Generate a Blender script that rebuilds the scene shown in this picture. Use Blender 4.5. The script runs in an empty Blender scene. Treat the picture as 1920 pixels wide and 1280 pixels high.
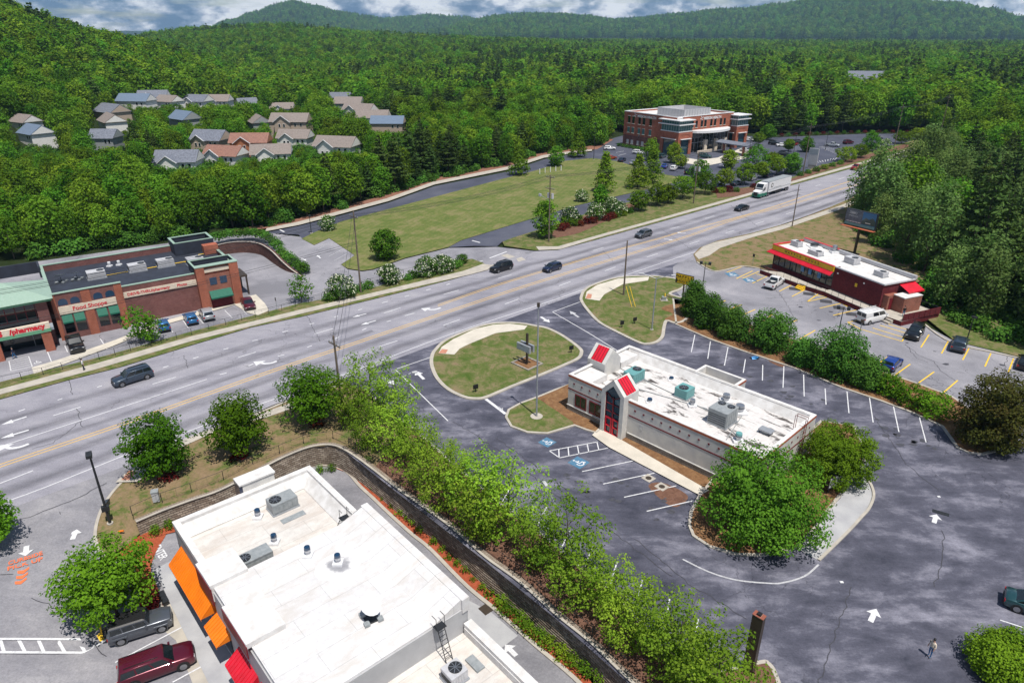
import bpy, math, random
import numpy as np
from mathutils import Vector, Matrix, geometry, noise
sc = bpy.context.scene
R = math.radians
# ------------------------------------------------------------------ camera, world, sun, exposure
CH = 42.0
PIT = math.atan(580/1280)
cam = bpy.data.cameras.new('camera'); camo = bpy.data.objects.new('camera', cam)
sc.collection.objects.link(camo); sc.camera = camo
camo.location = (0, 0, CH); camo.rotation_euler = (math.pi/2-PIT, 0, 0)
cam.sensor_width = 36; cam.lens = 24; cam.clip_start = .5; cam.clip_end = 30000
SUN_EL, SUN_AZ = R(68), math.atan2(.50, -.86)      # azimuth of the sun measured from +Y towards +X
sund = Vector((math.cos(SUN_EL)*math.sin(SUN_AZ), math.cos(SUN_EL)*math.cos(SUN_AZ), math.sin(SUN_EL)))
w = bpy.data.worlds.new('World'); sc.world = w; w.use_nodes = True
nt = w.node_tree; nt.nodes.clear()
def N(nt, t, **k):
    n = nt.nodes.new(t)
    for a, b in k.items():
        if a.startswith('i_'): n.inputs[a[2:].replace('_', ' ')].default_value = b
        else: setattr(n, a, b)
    return n
sky = N(nt, 'ShaderNodeTexSky', sky_type='NISHITA', sun_disc=False, sun_elevation=SUN_EL, sun_rotation=SUN_AZ, altitude=600)
bg = N(nt, 'ShaderNodeBackground'); bg.inputs[1].default_value = .092
nt.links.new(sky.outputs[0], bg.inputs[0])
tc = N(nt, 'ShaderNodeTexCoord')
mp = N(nt, 'ShaderNodeMapping'); mp.inputs['Scale'].default_value = (3.2, 3.2, 22); mp.inputs['Location'].default_value = (.7, .2, .4)
nt.links.new(tc.outputs['Generated'], mp.inputs[0])
n1 = N(nt, 'ShaderNodeTexNoise'); n1.inputs['Scale'].default_value = 1.35; n1.inputs['Detail'].default_value = 9; n1.inputs['Roughness'].default_value = .58
nt.links.new(mp.outputs[0], n1.inputs['Vector'])
mp2 = N(nt, 'ShaderNodeMapping'); mp2.inputs['Scale'].default_value = (8, 8, 17); mp2.inputs['Location'].default_value = (3.1, 7.7, .2)
nt.links.new(tc.outputs['Generated'], mp2.inputs[0])
n2 = N(nt, 'ShaderNodeTexNoise'); n2.inputs['Scale'].default_value = 1.6; n2.inputs['Detail'].default_value = 10; n2.inputs['Roughness'].default_value = .6
nt.links.new(mp2.outputs[0], n2.inputs['Vector'])
cr = N(nt, 'ShaderNodeValToRGB')          # cloud colour: slate bases to white heads
el = cr.color_ramp.elements
el[0].position = .42; el[0].color = (.12, .19, .32, 1)
el[1].position = .56; el[1].color = (.95, .96, 1.0, 1)
e = el.new(.475); e.color = (.30, .37, .50, 1)
e = el.new(.52); e.color = (.66, .69, .78, 1)
nt.links.new(n2.outputs[0], cr.inputs[0])
cb = N(nt, 'ShaderNodeBackground'); cb.inputs[1].default_value = 1.05
nt.links.new(cr.outputs[0], cb.inputs[0])
cm = N(nt, 'ShaderNodeValToRGB'); cm.color_ramp.elements[0].position = .36; cm.color_ramp.elements[1].position = .46
nt.links.new(n1.outputs[0], cm.inputs[0])
sx = N(nt, 'ShaderNodeSeparateXYZ'); nt.links.new(tc.outputs['Generated'], sx.inputs[0])
mr = N(nt, 'ShaderNodeMapRange'); mr.inputs[1].default_value = .15; mr.inputs[2].default_value = .45; mr.inputs[3].default_value = 1; mr.inputs[4].default_value = .08
nt.links.new(sx.outputs[2], mr.inputs[0])
mu = N(nt, 'ShaderNodeMath', operation='MULTIPLY'); nt.links.new(cm.outputs[0], mu.inputs[0]); nt.links.new(mr.outputs[0], mu.inputs[1])
ms = N(nt, 'ShaderNodeMixShader'); nt.links.new(mu.outputs[0], ms.inputs[0]); nt.links.new(bg.outputs[0], ms.inputs[1]); nt.links.new(cb.outputs[0], ms.inputs[2])
wo = N(nt, 'ShaderNodeOutputWorld'); nt.links.new(ms.outputs[0], wo.inputs[0])
sl = bpy.data.lights.new('sun', 'SUN'); sl.energy = 5.0; sl.angle = R(.53); sl.color = (1, .955, .88)
so = bpy.data.objects.new('sun', sl); sc.collection.objects.link(so)
so.rotation_euler = (-sund).to_track_quat('-Z', 'Y').to_euler()
so.location = sund*300
sc.view_settings.view_transform = 'Standard'; sc.view_settings.look = 'None'
sc.view_settings.exposure = 0.06; sc.view_settings.gamma = 1
cy = sc.cycles
cy.max_bounces = 5; cy.diffuse_bounces = 2; cy.glossy_bounces = 2; cy.transmission_bounces = 3; cy.transparent_max_bounces = 6; cy.volume_bounces = 0
cy.use_denoising = True; cy.sample_clamp_indirect = 6; cy.caustics_reflective = False; cy.caustics_refractive = False
try: cy.use_adaptive_sampling = True; cy.adaptive_threshold = .015
except Exception: pass

# ------------------------------------------------------------------ helpers
C = sc.collection
cP, sP = math.cos(PIT), math.sin(PIT)
def G(px, py, z=0.0):
    dx = (px-960)/1280; dv = -(py-640)/1280
    d = (dx, cP+dv*sP, -sP+dv*cP)
    t = (z-CH)/d[2]
    return Vector((d[0]*t, d[1]*t, z))
def sstep(t): t = max(0, min(1, t)); return t*t*(3-2*t)
def hl(x, y):                       # surface height of the lower site at bottom left
    return -2.75*sstep(((x+42)*.85-(y-58)*.53)/18)
def GL(px, py, dz=0):
    z = 0
    for i in range(12):
        p = G(px, py, z+dz); z = hl(p.x, p.y)
    return Vector((p.x, p.y, z+dz))
def tag(o, label=None, cat=None, group=None, kind=None):
    if label: o['label'] = label
    if cat: o['category'] = cat
    if group: o['group'] = group
    if kind: o['kind'] = kind
    return o
def thing(name, label, cat, loc=(0, 0, 0), rz=0, group=None):
    o = bpy.data.objects.new(name, None); C.objects.link(o); o.location = loc; o.rotation_euler = (0, 0, rz)
    o.empty_display_size = .3
    return tag(o, label, cat, group)
def copy_tree(o, parent=None):
    c = o.copy(); C.objects.link(c)
    if parent is not None: c.parent = parent
    for ch in o.children: copy_tree(ch, c)
    return c
class MB:
    def __init__(s): s.v = []; s.f = []; s.m = []; s.uv = {}
    def add(s, vs, fs, mi=0):
        b = len(s.v); s.v += [tuple(v) for v in vs]
        for f in fs: s.f.append([b+i for i in f]); s.m.append(mi)
    def quad(s, a, b, c, d, mi=0): s.add([a, b, c, d], [(0, 1, 2, 3)], mi)
    def box(s, x0, y0, z0, x1, y1, z1, mi=0, M=None):
        if x0 > x1: x0, x1 = x1, x0
        if y0 > y1: y0, y1 = y1, y0
        if z0 > z1: z0, z1 = z1, z0
        vs = [Vector(p) for p in ((x0, y0, z0), (x1, y0, z0), (x1, y1, z0), (x0, y1, z0), (x0, y0, z1), (x1, y0, z1), (x1, y1, z1), (x0, y1, z1))]
        if M: vs = [M @ v for v in vs]
        s.add(vs, [(3, 2, 1, 0), (4, 5, 6, 7), (0, 1, 5, 4), (1, 2, 6, 5), (2, 3, 7, 6), (3, 0, 4, 7)], mi)
        return s
    def prism(s, pts, z0, z1, mi=0):
        n = len(pts); a = sum(pts[i][0]*pts[(i+1) % n][1]-pts[(i+1) % n][0]*pts[i][1] for i in range(n))
        if a < 0: pts = pts[::-1]
        vs = [(p[0], p[1], z0) for p in pts]+[(p[0], p[1], z1) for p in pts]
        s.add(vs, [tuple(range(n, 2*n)), tuple(range(n-1, -1, -1))]+[(i, (i+1) % n, n+(i+1) % n, n+i) for i in range(n)], mi)
        return s
    def cyl(s, p0, p1, r0, r1=None, n=10, mi=0, caps=True):
        r1 = r0 if r1 is None else r1
        p0, p1 = Vector(p0), Vector(p1); d = (p1-p0).normalized()
        a = d.orthogonal().normalized(); b = d.cross(a)
        vs = []
        for p, r in ((p0, r0), (p1, r1)):
            vs += [p+(a*math.cos(2*math.pi*i/n)+b*math.sin(2*math.pi*i/n))*r for i in range(n)]
        fs = [(i, (i+1) % n, n+(i+1) % n, n+i) for i in range(n)]
        if caps: fs += [tuple(range(n-1, -1, -1)), tuple(range(n, 2*n))]
        s.add(vs, fs, mi); return s
    def loft(s, rings, mi=0, caps=True, closed=True):
        n = len(rings[0]); vs = [p for r in rings for p in r]; fs = []
        for k in range(len(rings)-1):
            for i in range(n if closed else n-1):
                j = (i+1) % n; fs.append((k*n+i, k*n+j, (k+1)*n+j, (k+1)*n+i))
        if caps: fs += [tuple(range(n-1, -1, -1)), tuple(range((len(rings)-1)*n, len(rings)*n))]
        s.add(vs, fs, mi); return s
    def build(s, name, mats, parent=None, smooth=False, loc=None, bevel=0, uv=None):
        me = bpy.data.meshes.new(name); me.from_pydata(s.v, [], s.f)
        for m in (mats if isinstance(mats, (list, tuple)) else [mats]): me.materials.append(m)
        me.polygons.foreach_set('material_index', s.m)
        if smooth: me.polygons.foreach_set('use_smooth', [True]*len(me.polygons))
        if uv:
            l = me.uv_layers.new(name='UVMap')
            l.data.foreach_set('uv', [c for f in s.f for i in f for c in uv[i]])
        me.update()
        o = bpy.data.objects.new(name, me); C.objects.link(o)
        if parent is not None: o.parent = parent
        if loc: o.location = loc
        if bevel:
            b = o.modifiers.new('bevel', 'BEVEL'); b.width = bevel; b.segments = 2; b.limit_method = 'ANGLE'; b.angle_limit = R(40)
        return o
def smoothline(pts, closed=False, n=6):
    P = [Vector(p) for p in pts]; out = []; L = len(P)
    for i in range(L if closed else L-1):
        if closed: a, b, c, d = P[(i-1) % L], P[i], P[(i+1) % L], P[(i+2) % L]
        else: a, b, c, d = P[max(i-1, 0)], P[i], P[i+1], P[min(i+2, L-1)]
        for k in range(n):
            t = k/n
            out.append(.5*((2*b)+(c-a)*t+(2*a-5*b+4*c-d)*t*t+(3*b-a-3*c+d)*t**3))
    if not closed: out.append(P[-1])
    return out
def sheet(name, pts, z, m, kind='structure', parent=None, low=False, smooth=True, zf=None):
    """a ground surface from outline corners, pixel positions projected to the ground"""
    if smooth: pts = [(p.x, p.y) for p in smoothline([(a, b, 0) for a, b in pts], True, 5)]
    W = [GL(a, b, z) if low else G(a, b, 0)+Vector((0, 0, z)) for a, b in pts]
    if low: W = densify(W)
    return flat(name, W, m, kind, parent, low, z)
def densify(W, s=3.0):
    out = []
    for i in range(len(W)):
        a, b = W[i], W[(i+1) % len(W)]; k = max(1, int((b-a).length/s))
        out += [a.lerp(b, j/k) for j in range(k)]
    return out
def flat(name, W, m, kind='structure', parent=None, low=False, z=0):
    mb = MB()
    if low:        # triangulate with interior points so that it follows the slope
        from mathutils.geometry import delaunay_2d_cdt
        n = len(W); pts = [Vector((p.x, p.y)) for p in W]
        x0, x1 = min(p.x for p in pts), max(p.x for p in pts); y0, y1 = min(p.y for p in pts), max(p.y for p in pts)
        X = x0+1
        while X < x1:
            Y = y0+1
            while Y < y1:
                pts.append(Vector((X, Y))); Y += 2.5
            X += 2.5
        vv, ee, ff, *_ = delaunay_2d_cdt(pts, [], [list(range(n))], 2, 1e-4)
        mb.add([(p.x, p.y, hl(p.x, p.y)+z) for p in vv], [tuple(f) for f in ff])
    else:
        tri = geometry.tessellate_polygon([[Vector((p.x, p.y, 0)) for p in W]])
        mb.add(W, tri)
    o = mb.build(name, m, parent)
    me = o.data
    if me.polygons and sum(p.normal.z*p.area for p in me.polygons) < 0: me.flip_normals()
    if kind and parent is None: o['kind'] = kind
    return o
def ribbon(mb, W, wd, z, mi=0, h=0):
    """flat or raised strip centred on the line W (world points)"""
    W = [Vector((p.x, p.y, p.z)) for p in W]; L = []; Rr = []
    for i, p in enumerate(W):
        d = (W[min(i+1, len(W)-1)]-W[max(i-1, 0)]); d.z = 0; d.normalize()
        n = Vector((-d.y, d.x, 0))*wd/2
        L.append(p+n+Vector((0, 0, z))); Rr.append(p-n+Vector((0, 0, z)))
    for i in range(len(W)-1):
        if h:
            u = Vector((0, 0, h))
            mb.add([Rr[i], Rr[i+1], L[i+1], L[i], Rr[i]+u, Rr[i+1]+u, L[i+1]+u, L[i]+u], [(4, 5, 6, 7), (0, 1, 5, 4), (2, 3, 7, 6), (1, 2, 6, 5), (3, 0, 4, 7)], mi)
        else: mb.quad(Rr[i], Rr[i+1], L[i+1], L[i], mi)
def wline(pts, low=False, smooth=True, closed=False):
    if smooth and len(pts) > 2: pts = [(p.x, p.y) for p in smoothline([(a, b, 0) for a, b in pts], closed, 5)]
    W = [GL(a, b) if low else G(a, b) for a, b in pts]
    if closed: W.append(W[0])
    return W
def curb(pts, low=False, closed=False, smooth=True, wd=.28, h=.15, name='kerb', m=None, smooth_=None):
    mb = MB(); ribbon(mb, wline(pts, low, smooth, closed), wd, -.02, 0, h+.02)
    o = mb.build(name, m or MT['concrete']); o['kind'] = 'structure'; return o

# ------------------------------------------------------------------ materials
MT = {}
def ramp(nt, fac, stops):
    r = N(nt, 'ShaderNodeValToRGB'); e = r.color_ramp.elements
    e[0].position, e[0].color = stops[0][0], (*stops[0][1], 1); e[1].position, e[1].color = stops[-1][0], (*stops[-1][1], 1)
    for p, c in stops[1:-1]: q = e.new(p); q.color = (*c, 1)
    nt.links.new(fac, r.inputs[0]); return r.outputs[0]
def noi(nt, vec, s, d=5, r=.55, dist=0):
    n = N(nt, 'ShaderNodeTexNoise'); n.inputs['Scale'].default_value = s; n.inputs['Detail'].default_value = d; n.inputs['Roughness'].default_value = r; n.inputs['Distortion'].default_value = dist
    nt.links.new(vec, n.inputs['Vector']); return n.outputs[0]
def mixc(nt, f, a, b, mode='MIX'):
    m = N(nt, 'ShaderNodeMix', data_type='RGBA', blend_type=mode)
    for i, v in ((0, f), (6, a), (7, b)):
        if isinstance(v, (int, float)): m.inputs[i].default_value = v
        elif isinstance(v, tuple): m.inputs[i].default_value = (*v, 1)
        else: nt.links.new(v, m.inputs[i])
    return m.outputs[2]
def newmat(name):
    m = bpy.data.materials.new(name); m.use_nodes = True; nt = m.node_tree
    b = nt.nodes['Principled BSDF']; MT[name] = m; return m, nt, b
def mapv(nt, vec, sc_=(1, 1, 1), rot=0):
    m = N(nt, 'ShaderNodeMapping'); m.inputs['Scale'].default_value = sc_; m.inputs['Rotation'].default_value = (0, 0, rot)
    nt.links.new(vec, m.inputs[0]); return m.outputs[0]
def wpos(nt): return N(nt, 'ShaderNodeNewGeometry').outputs['Position']
def opos(nt): return N(nt, 'ShaderNodeTexCoord').outputs['Object']
def bump(nt, b, h, st=.3, d=.05):
    n = N(nt, 'ShaderNodeBump'); n.inputs['Strength'].default_value = st; n.inputs['Distance'].default_value = d
    nt.links.new(h, n.inputs['Height']); nt.links.new(n.outputs[0], b.inputs['Normal'])
def simple(name, c, rough=.6, metal=0, c2=None, s=3, obj=True, bs=0, spec=.5):
    m, nt, b = newmat(name)
    b.inputs['Roughness'].default_value = rough; b.inputs['Metallic'].default_value = metal; b.inputs['Specular IOR Level'].default_value = spec
    if c2 is None: c2 = tuple(x*.85 for x in c)
    v = opos(nt) if obj else wpos(nt)
    f = noi(nt, v, s)
    nt.links.new(ramp(nt, f, [(.35, c2), (.65, c)]), b.inputs['Base Color'])
    if bs: bump(nt, b, noi(nt, v, s*8), bs)
    return m
def asphalt(name, dark, mid, light, blotch=.05, cracks=.35, streak=None, crs=.22):
    m, nt, b = newmat(name); v = wpos(nt); b.inputs['Roughness'].default_value = .85; b.inputs['Specular IOR Level'].default_value = .25
    big = noi(nt, mapv(nt, v, (1, 1, 1)), blotch, 10, .68, .35)
    if streak is not None:
        st = noi(nt, mapv(nt, v, (.8, 2.0, 1), streak), .24, 10, .70, .25)
        ad = N(nt, 'ShaderNodeMath', operation='ADD'); nt.links.new(big, ad.inputs[0]); nt.links.new(st, ad.inputs[1])
        ml = N(nt, 'ShaderNodeMath', operation='MULTIPLY'); nt.links.new(ad.outputs[0], ml.inputs[0]); ml.inputs[1].default_value = .5; big = ml.outputs[0]
    col = ramp(nt, big, [(.38, dark), (.5, mid), (.62, light)])
    fine = noi(nt, v, 6, 3, .8)
    col = mixc(nt, .55, col, ramp(nt, fine, [(.3, (.35,)*3), (.7, (.68,)*3)]), 'OVERLAY')
    if cracks:
        vo = N(nt, 'ShaderNodeTexVoronoi', feature='DISTANCE_TO_EDGE'); vo.inputs['Scale'].default_value = crs
        wv = N(nt, 'ShaderNodeVectorMath', operation='ADD'); nn = N(nt, 'ShaderNodeTexNoise'); nn.inputs['Scale'].default_value = .8; nt.links.new(v, nn.inputs['Vector'])
        sc2 = N(nt, 'ShaderNodeVectorMath', operation='SCALE'); sc2.inputs['Scale'].default_value = 2.2; nt.links.new(nn.outputs['Color'], sc2.inputs[0])
        nt.links.new(v, wv.inputs[0]); nt.links.new(sc2.outputs[0], wv.inputs[1]); nt.links.new(wv.outputs[0], vo.inputs['Vector'])
        lt = ramp(nt, vo.outputs[0], [(.0, (1, 1, 1)), (.012, (0, 0, 0))])
        msk = ramp(nt, noi(nt, v, .07, 3), [(.50, (0, 0, 0)), (.60, (1, 1, 1))])
        f = N(nt, 'ShaderNodeMath', operation='MULTIPLY'); nt.links.new(lt, f.inputs[0]); nt.links.new(msk, f.inputs[1])
        f2 = N(nt, 'ShaderNodeMath', operation='MULTIPLY'); nt.links.new(f.outputs[0], f2.inputs[0]); f2.inputs[1].default_value = cracks
        col = mixc(nt, f2.outputs[0], col, tuple(x*.3 for x in dark))
    nt.links.new(col, b.inputs['Base Color']); bump(nt, b, fine, .25, .02)
    return m
asphalt('lot_asphalt', (.038, .040, .058), (.082, .083, .112), (.225, .222, .27), .14, .5, R(40))
asphalt('road_asphalt', (.21, .205, .238), (.275, .268, .302), (.33, .32, .348), .05, .6, R(-46), .12)
asphalt('pale_asphalt', (.18, .178, .20), (.245, .24, .265), (.315, .305, .33), .08, .9, None)
asphalt('new_asphalt', (.055, .06, .085), (.07, .075, .105), (.095, .1, .13), .05, 0, None)
asphalt('low_asphalt', (.165, .163, .182), (.225, .22, .24), (.30, .29, .305), .14, .3, R(70))
def ground(name, stops, s1=.55, s2=3.5, stripes=None):
    m, nt, b = newmat(name); v = wpos(nt); b.inputs['Roughness'].default_value = .95; b.inputs['Specular IOR Level'].default_value = .1
    a = noi(nt, v, s1, 11, .74, .5); c = noi(nt, v, s2, 5, .8)
    if stripes is not None:
        wv = N(nt, 'ShaderNodeTexWave'); wv.inputs['Scale'].default_value = .22; wv.inputs['Distortion'].default_value = 1.5; nt.links.new(mapv(nt, v, (1, 1, 1), stripes), wv.inputs['Vector'])
        x = N(nt, 'ShaderNodeMath', operation='MULTIPLY_ADD'); x.inputs[1].default_value = .045; nt.links.new(wv.outputs['Fac'], x.inputs[0]); nt.links.new(a, x.inputs[2]); a = x.outputs[0]
    col = ramp(nt, a, stops)
    col = mixc(nt, .6, col, ramp(nt, c, [(.3, (.33,)*3), (.7, (.68,)*3)]), 'OVERLAY')
    nt.links.new(col, b.inputs['Base Color']); bump(nt, b, c, .5, .08); return m
GR1, GR2, GR3, DIRT = (.058, .102, .018), (.10, .125, .035), (.175, .155, .075), (.225, .155, .10)
ground('grass', [(.34, GR1), (.47, GR2), (.57, GR3), (.68, DIRT)])
ground('lawn', [(.3, (.07, .115, .026)), (.5, (.122, .148, .042)), (.64, (.195, .18, .08)), (.76, (.25, .185, .11))], .22, 1.8, R(20))
ground('worn_grass', [(.3, GR1), (.42, GR2), (.5, (.2, .15, .08)), (.7, (.25, .17, .11))])
ground('mulch', [(.3, (.10, .05, .035)), (.7, (.21, .115, .08))], 1.5, 6)
ground('faded_mulch', [(.3, (.17, .075, .05)), (.7, (.30, .16, .115))], 1.5, 6)
ground('red_mulch', [(.3, (.22, .045, .02)), (.7, (.42, .11, .055))], 1.5, 7)
ground('pine_straw', [(.3, (.12, .06, .03)), (.55, (.22, .12, .06)), (.7, (.3, .2, .1))], 1.2, 6)
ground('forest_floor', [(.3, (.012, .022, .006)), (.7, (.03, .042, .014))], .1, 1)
simple('concrete', (.46, .42, .36), .85, c2=(.36, .33, .29), s=.8, obj=False, bs=.1)
simple('pale_concrete', (.60, .55, .47), .85, c2=(.50, .46, .39), s=.6, obj=False, bs=.1)
simple('grey_concrete', (.42, .42, .43), .85, c2=(.33, .33, .35), s=.5, obj=False, bs=.1)
def paint(name, c, wear=.42):
    m, nt, b = newmat(name); b.inputs['Roughness'].default_value = .7; v = wpos(nt)
    f = noi(nt, v, 4.5, 8, .8)
    nt.links.new(ramp(nt, f, [(wear-.14, tuple(.4*x+.13 for x in c)), (wear, c)]), b.inputs['Base Color']); return m
paint('white_paint', (.66, .66, .68), .50); paint('yellow_paint', (.72, .44, .08)); paint('lot_yellow', (.78, .50, .03)); paint('blue_paint', (.05, .17, .29), .52); paint('orange_paint', (.75, .16, .05)); paint('worn_white', (.5, .5, .53), .55)
simple('stain', (.05, .05, .06), .9, obj=False)
simple('white_wall', (.62, .60, .56), .8, c2=(.50, .49, .48), s=.9, bs=.05)
simple('grey_wall', (.42, .42, .43), .8, c2=(.36, .36, .37), s=.7)
simple('white_roof', (.70, .69, .68), .7, c2=(.56, .54, .52), s=1.3)
simple('red_metal', (.66, .014, .035), .35, c2=(.52, .012, .025), s=1)
simple('dark_red', (.16, .012, .02), .5); simple('orange_metal', (.86, .21, .01), .4, s=1)
simple('hvac_grey', (.30, .32, .33), .5, c2=(.22, .24, .25)); simple('hvac_teal', (.13, .33, .33), .5); simple('hvac_pale', (.5, .5, .52), .5)
simple('steel', (.45, .47, .5), .35, .8); simple('dark_metal', (.02, .022, .025), .5); simple('galvanised', (.38, .40, .43), .5, .4)
simple('wood', (.17, .13, .10), .9, c2=(.10, .08, .06), s=4); simple('bark', (.10, .075, .055), .95, c2=(.05, .04, .03), s=6)
simple('black', (.008, .008, .01), .6); simple('cream', (.70, .60, .48), .8); simple('green_metal', (.30, .41, .34), .5, c2=(.26, .37, .30))
simple('bright_green', (.13, .34, .20), .5); simple('green_awning', (.006, .12, .075), .7); simple('yellow_panel', (.78, .50, .01), .5); simple('white_plain', (.75, .75, .76), .5)
simple('grey_panel', (.30, .34, .38), .6); simple('orange_paving', (.45, .12, .05), .8, c2=(.32, .08, .04)); simple('brown_metal', (.055, .04, .03), .5); simple('terracotta', (.5, .22, .14), .8, obj=False)
simple('slate_roof', (.19, .205, .25), .9, c2=(.11, .12, .15), s=2); simple('brown_roof', (.255, .215, .195), .9, c2=(.19, .16, .145), s=2); simple('red_roof', (.29, .15, .11), .9, c2=(.2, .10, .08), s=2)
simple('blue_roof', (.14, .19, .27), .9, s=2); simple('house_white', (.80, .78, .75), .8); simple('house_tan', (.48, .38, .30), .8); simple('house_orange', (.42, .17, .08), .8); simple('house_grey', (.33, .35, .35), .8)
simple('skin', (.45, .27, .2), .6)
def glassm(name, c, rough=.08):
    m, nt, b = newmat(name); b.inputs['Base Color'].default_value = (*c, 1); b.inputs['Roughness'].default_value = rough; b.inputs['Specular IOR Level'].default_value = .9; return m
glassm('glass', (.010, .016, .02)); glassm('teal_glass', (.008, .05, .07)); glassm('blue_glass', (.01, .04, .09), .15); glassm('pale_glass', (.08, .17, .18), .1)
def brick(name, a, c, mortar, s=1.0, uv=False, bw=.5, bh=.25, bs=.3):
    m, nt, b = newmat(name); b.inputs['Roughness'].default_value = .9; b.inputs['Specular IOR Level'].default_value = .15
    if uv: vec = N(nt, 'ShaderNodeTexCoord').outputs['UV']
    else:
        t = N(nt, 'ShaderNodeTexCoord'); g = N(nt, 'ShaderNodeSeparateXYZ'); nt.links.new(t.outputs['Normal'], g.inputs[0])
        p = N(nt, 'ShaderNodeSeparateXYZ'); nt.links.new(t.outputs['Object'], p.inputs[0])
        ab = N(nt, 'ShaderNodeMath', operation='ABSOLUTE'); nt.links.new(g.outputs[0], ab.inputs[0])
        gt = N(nt, 'ShaderNodeMath', operation='GREATER_THAN'); nt.links.new(ab.outputs[0], gt.inputs[0]); gt.inputs[1].default_value = .7
        mx = N(nt, 'ShaderNodeMix'); nt.links.new(gt.outputs[0], mx.inputs[0]); nt.links.new(p.outputs[0], mx.inputs[2]); nt.links.new(p.outputs[1], mx.inputs[3])
        cb_ = N(nt, 'ShaderNodeCombineXYZ'); nt.links.new(mx.outputs[0], cb_.inputs[0]); nt.links.new(p.outputs[2], cb_.inputs[1]); vec = cb_.outputs[0]
    br = N(nt, 'ShaderNodeTexBrick'); br.inputs['Scale'].default_value = s; br.inputs['Brick Width'].default_value = bw; br.inputs['Row Height'].default_value = bh
    br.inputs['Color1'].default_value = (*a, 1); br.inputs['Color2'].default_value = (*c, 1); br.inputs['Mortar'].default_value = (*mortar, 1); br.inputs['Mortar Size'].default_value = .018; br.inputs['Bias'].default_value = .1
    nt.links.new(vec, br.inputs['Vector'])
    vb = noi(nt, vec, .6, 5); col = mixc(nt, .5, br.outputs['Color'], ramp(nt, vb, [(.3, (.34,)*3), (.7, (.66,)*3)]), 'OVERLAY')
    nt.links.new(col, b.inputs['Base Color']); bump(nt, b, br.outputs['Fac'], -bs, .05); return m
brick('brick_red', (.30, .105, .07), (.24, .08, .055), (.30, .22, .18), 1.6)
brick('brick_bright', (.36, .11, .065), (.29, .085, .05), (.36, .2, .15), 1.6)
brick('brick_brown', (.20, .085, .075), (.155, .06, .055), (.2, .13, .12), 1.6)
brick('brick_maroon', (.15, .022, .028), (.10, .014, .020), (.11, .05, .05), 1.8)
brick('stone_block', (.40, .34, .28), (.20, .155, .12), (.035, .03, .028), 1.0, True, .5, .24, .8)
brick('segment_block', (.16, .085, .07), (.11, .055, .048), (.045, .025, .025), 1.0, True, .45, .25, .8)
brick('grey_stone', (.36, .33, .29), (.24, .22, .19), (.12, .11, .1), 1.0, False, .6, .22, .4)
# flat membrane roof with dirt and ponding marks
def dirty_roof(name, c, dirt, lo=.56, hi=.66):
    m, nt, b = newmat(name); v = opos(nt); b.inputs['Roughness'].default_value = .75
    f = noi(nt, mapv(nt, v, (.5, 1.3, 1)), .55, 8, .68, .4); g = noi(nt, v, .25, 3)
    f1 = ramp(nt, f, [(lo, (0, 0, 0)), (hi, (1, 1, 1))]); col = mixc(nt, f1, ramp(nt, noi(nt, v, 2, 6, .7), [(.35, tuple(x*.86 for x in c)), (.6, c)]), dirt)
    wv = N(nt, 'ShaderNodeTexBrick'); wv.inputs['Scale'].default_value = 1; wv.inputs['Brick Width'].default_value = 6.1; wv.inputs['Row Height'].default_value = 1.9; wv.inputs['Mortar Size'].default_value = .022; wv.inputs['Color1'].default_value = (1, 1, 1, 1); wv.inputs['Color2'].default_value = (.93, .93, .94, 1); wv.inputs['Mortar'].default_value = (.72, .72, .73, 1); nt.links.new(v, wv.inputs['Vector'])
    col = mixc(nt, 1.0, col, wv.outputs['Color'], 'MULTIPLY')
    nt.links.new(col, b.inputs['Base Color']); return m
dirty_roof('stained_roof', (.66, .63, .61), (.075, .065, .06), .53, .60)
dirty_roof('clean_roof', (.68, .67, .67), (.56, .53, .50), .46, .66)
dirty_roof('cream_roof', (.65, .62, .58), (.52, .46, .41), .45, .66)
simple('black_roof', (.028, .035, .055), .75, c2=(.018, .022, .035), s=.8)
def carpaint(name, c, metal=.35):
    m, nt, b = newmat(name); b.inputs['Base Color'].default_value = (*c, 1); b.inputs['Roughness'].default_value = .28; b.inputs['Metallic'].default_value = metal
    b.inputs['Coat Weight'].default_value = .7; b.inputs['Coat Roughness'].default_value = .06; return m
for n_, c_ in dict(navy=(.012, .022, .06), slate=(.04, .06, .09), blue=(.015, .06, .30), silver=(.42, .44, .47), white=(.72, .72, .72), black_car=(.008, .009, .012), maroon=(.10, .006, .02), red=(.38, .02, .02), teal=(.02, .07, .08), grey=(.09, .10, .12), orange_car=(.42, .07, .02), bluecar=(.02, .14, .34)).items(): carpaint('paint_'+n_, c_, .35 if n_ != 'white' else 0)
simple('tyre', (.012, .012, .013), .85); simple('rim', (.35, .36, .38), .3, .8); simple('trim', (.012, .012, .014), .5)
m_, n_, b_ = newmat('lamp_clear'); b_.inputs['Base Color'].default_value = (.6, .6, .62, 1); b_.inputs['Roughness'].default_value = .1
m_, n_, b_ = newmat('lamp_red'); b_.inputs['Base Color'].default_value = (.35, .01, .01, 1); b_.inputs['Roughness'].default_value = .15
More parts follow.
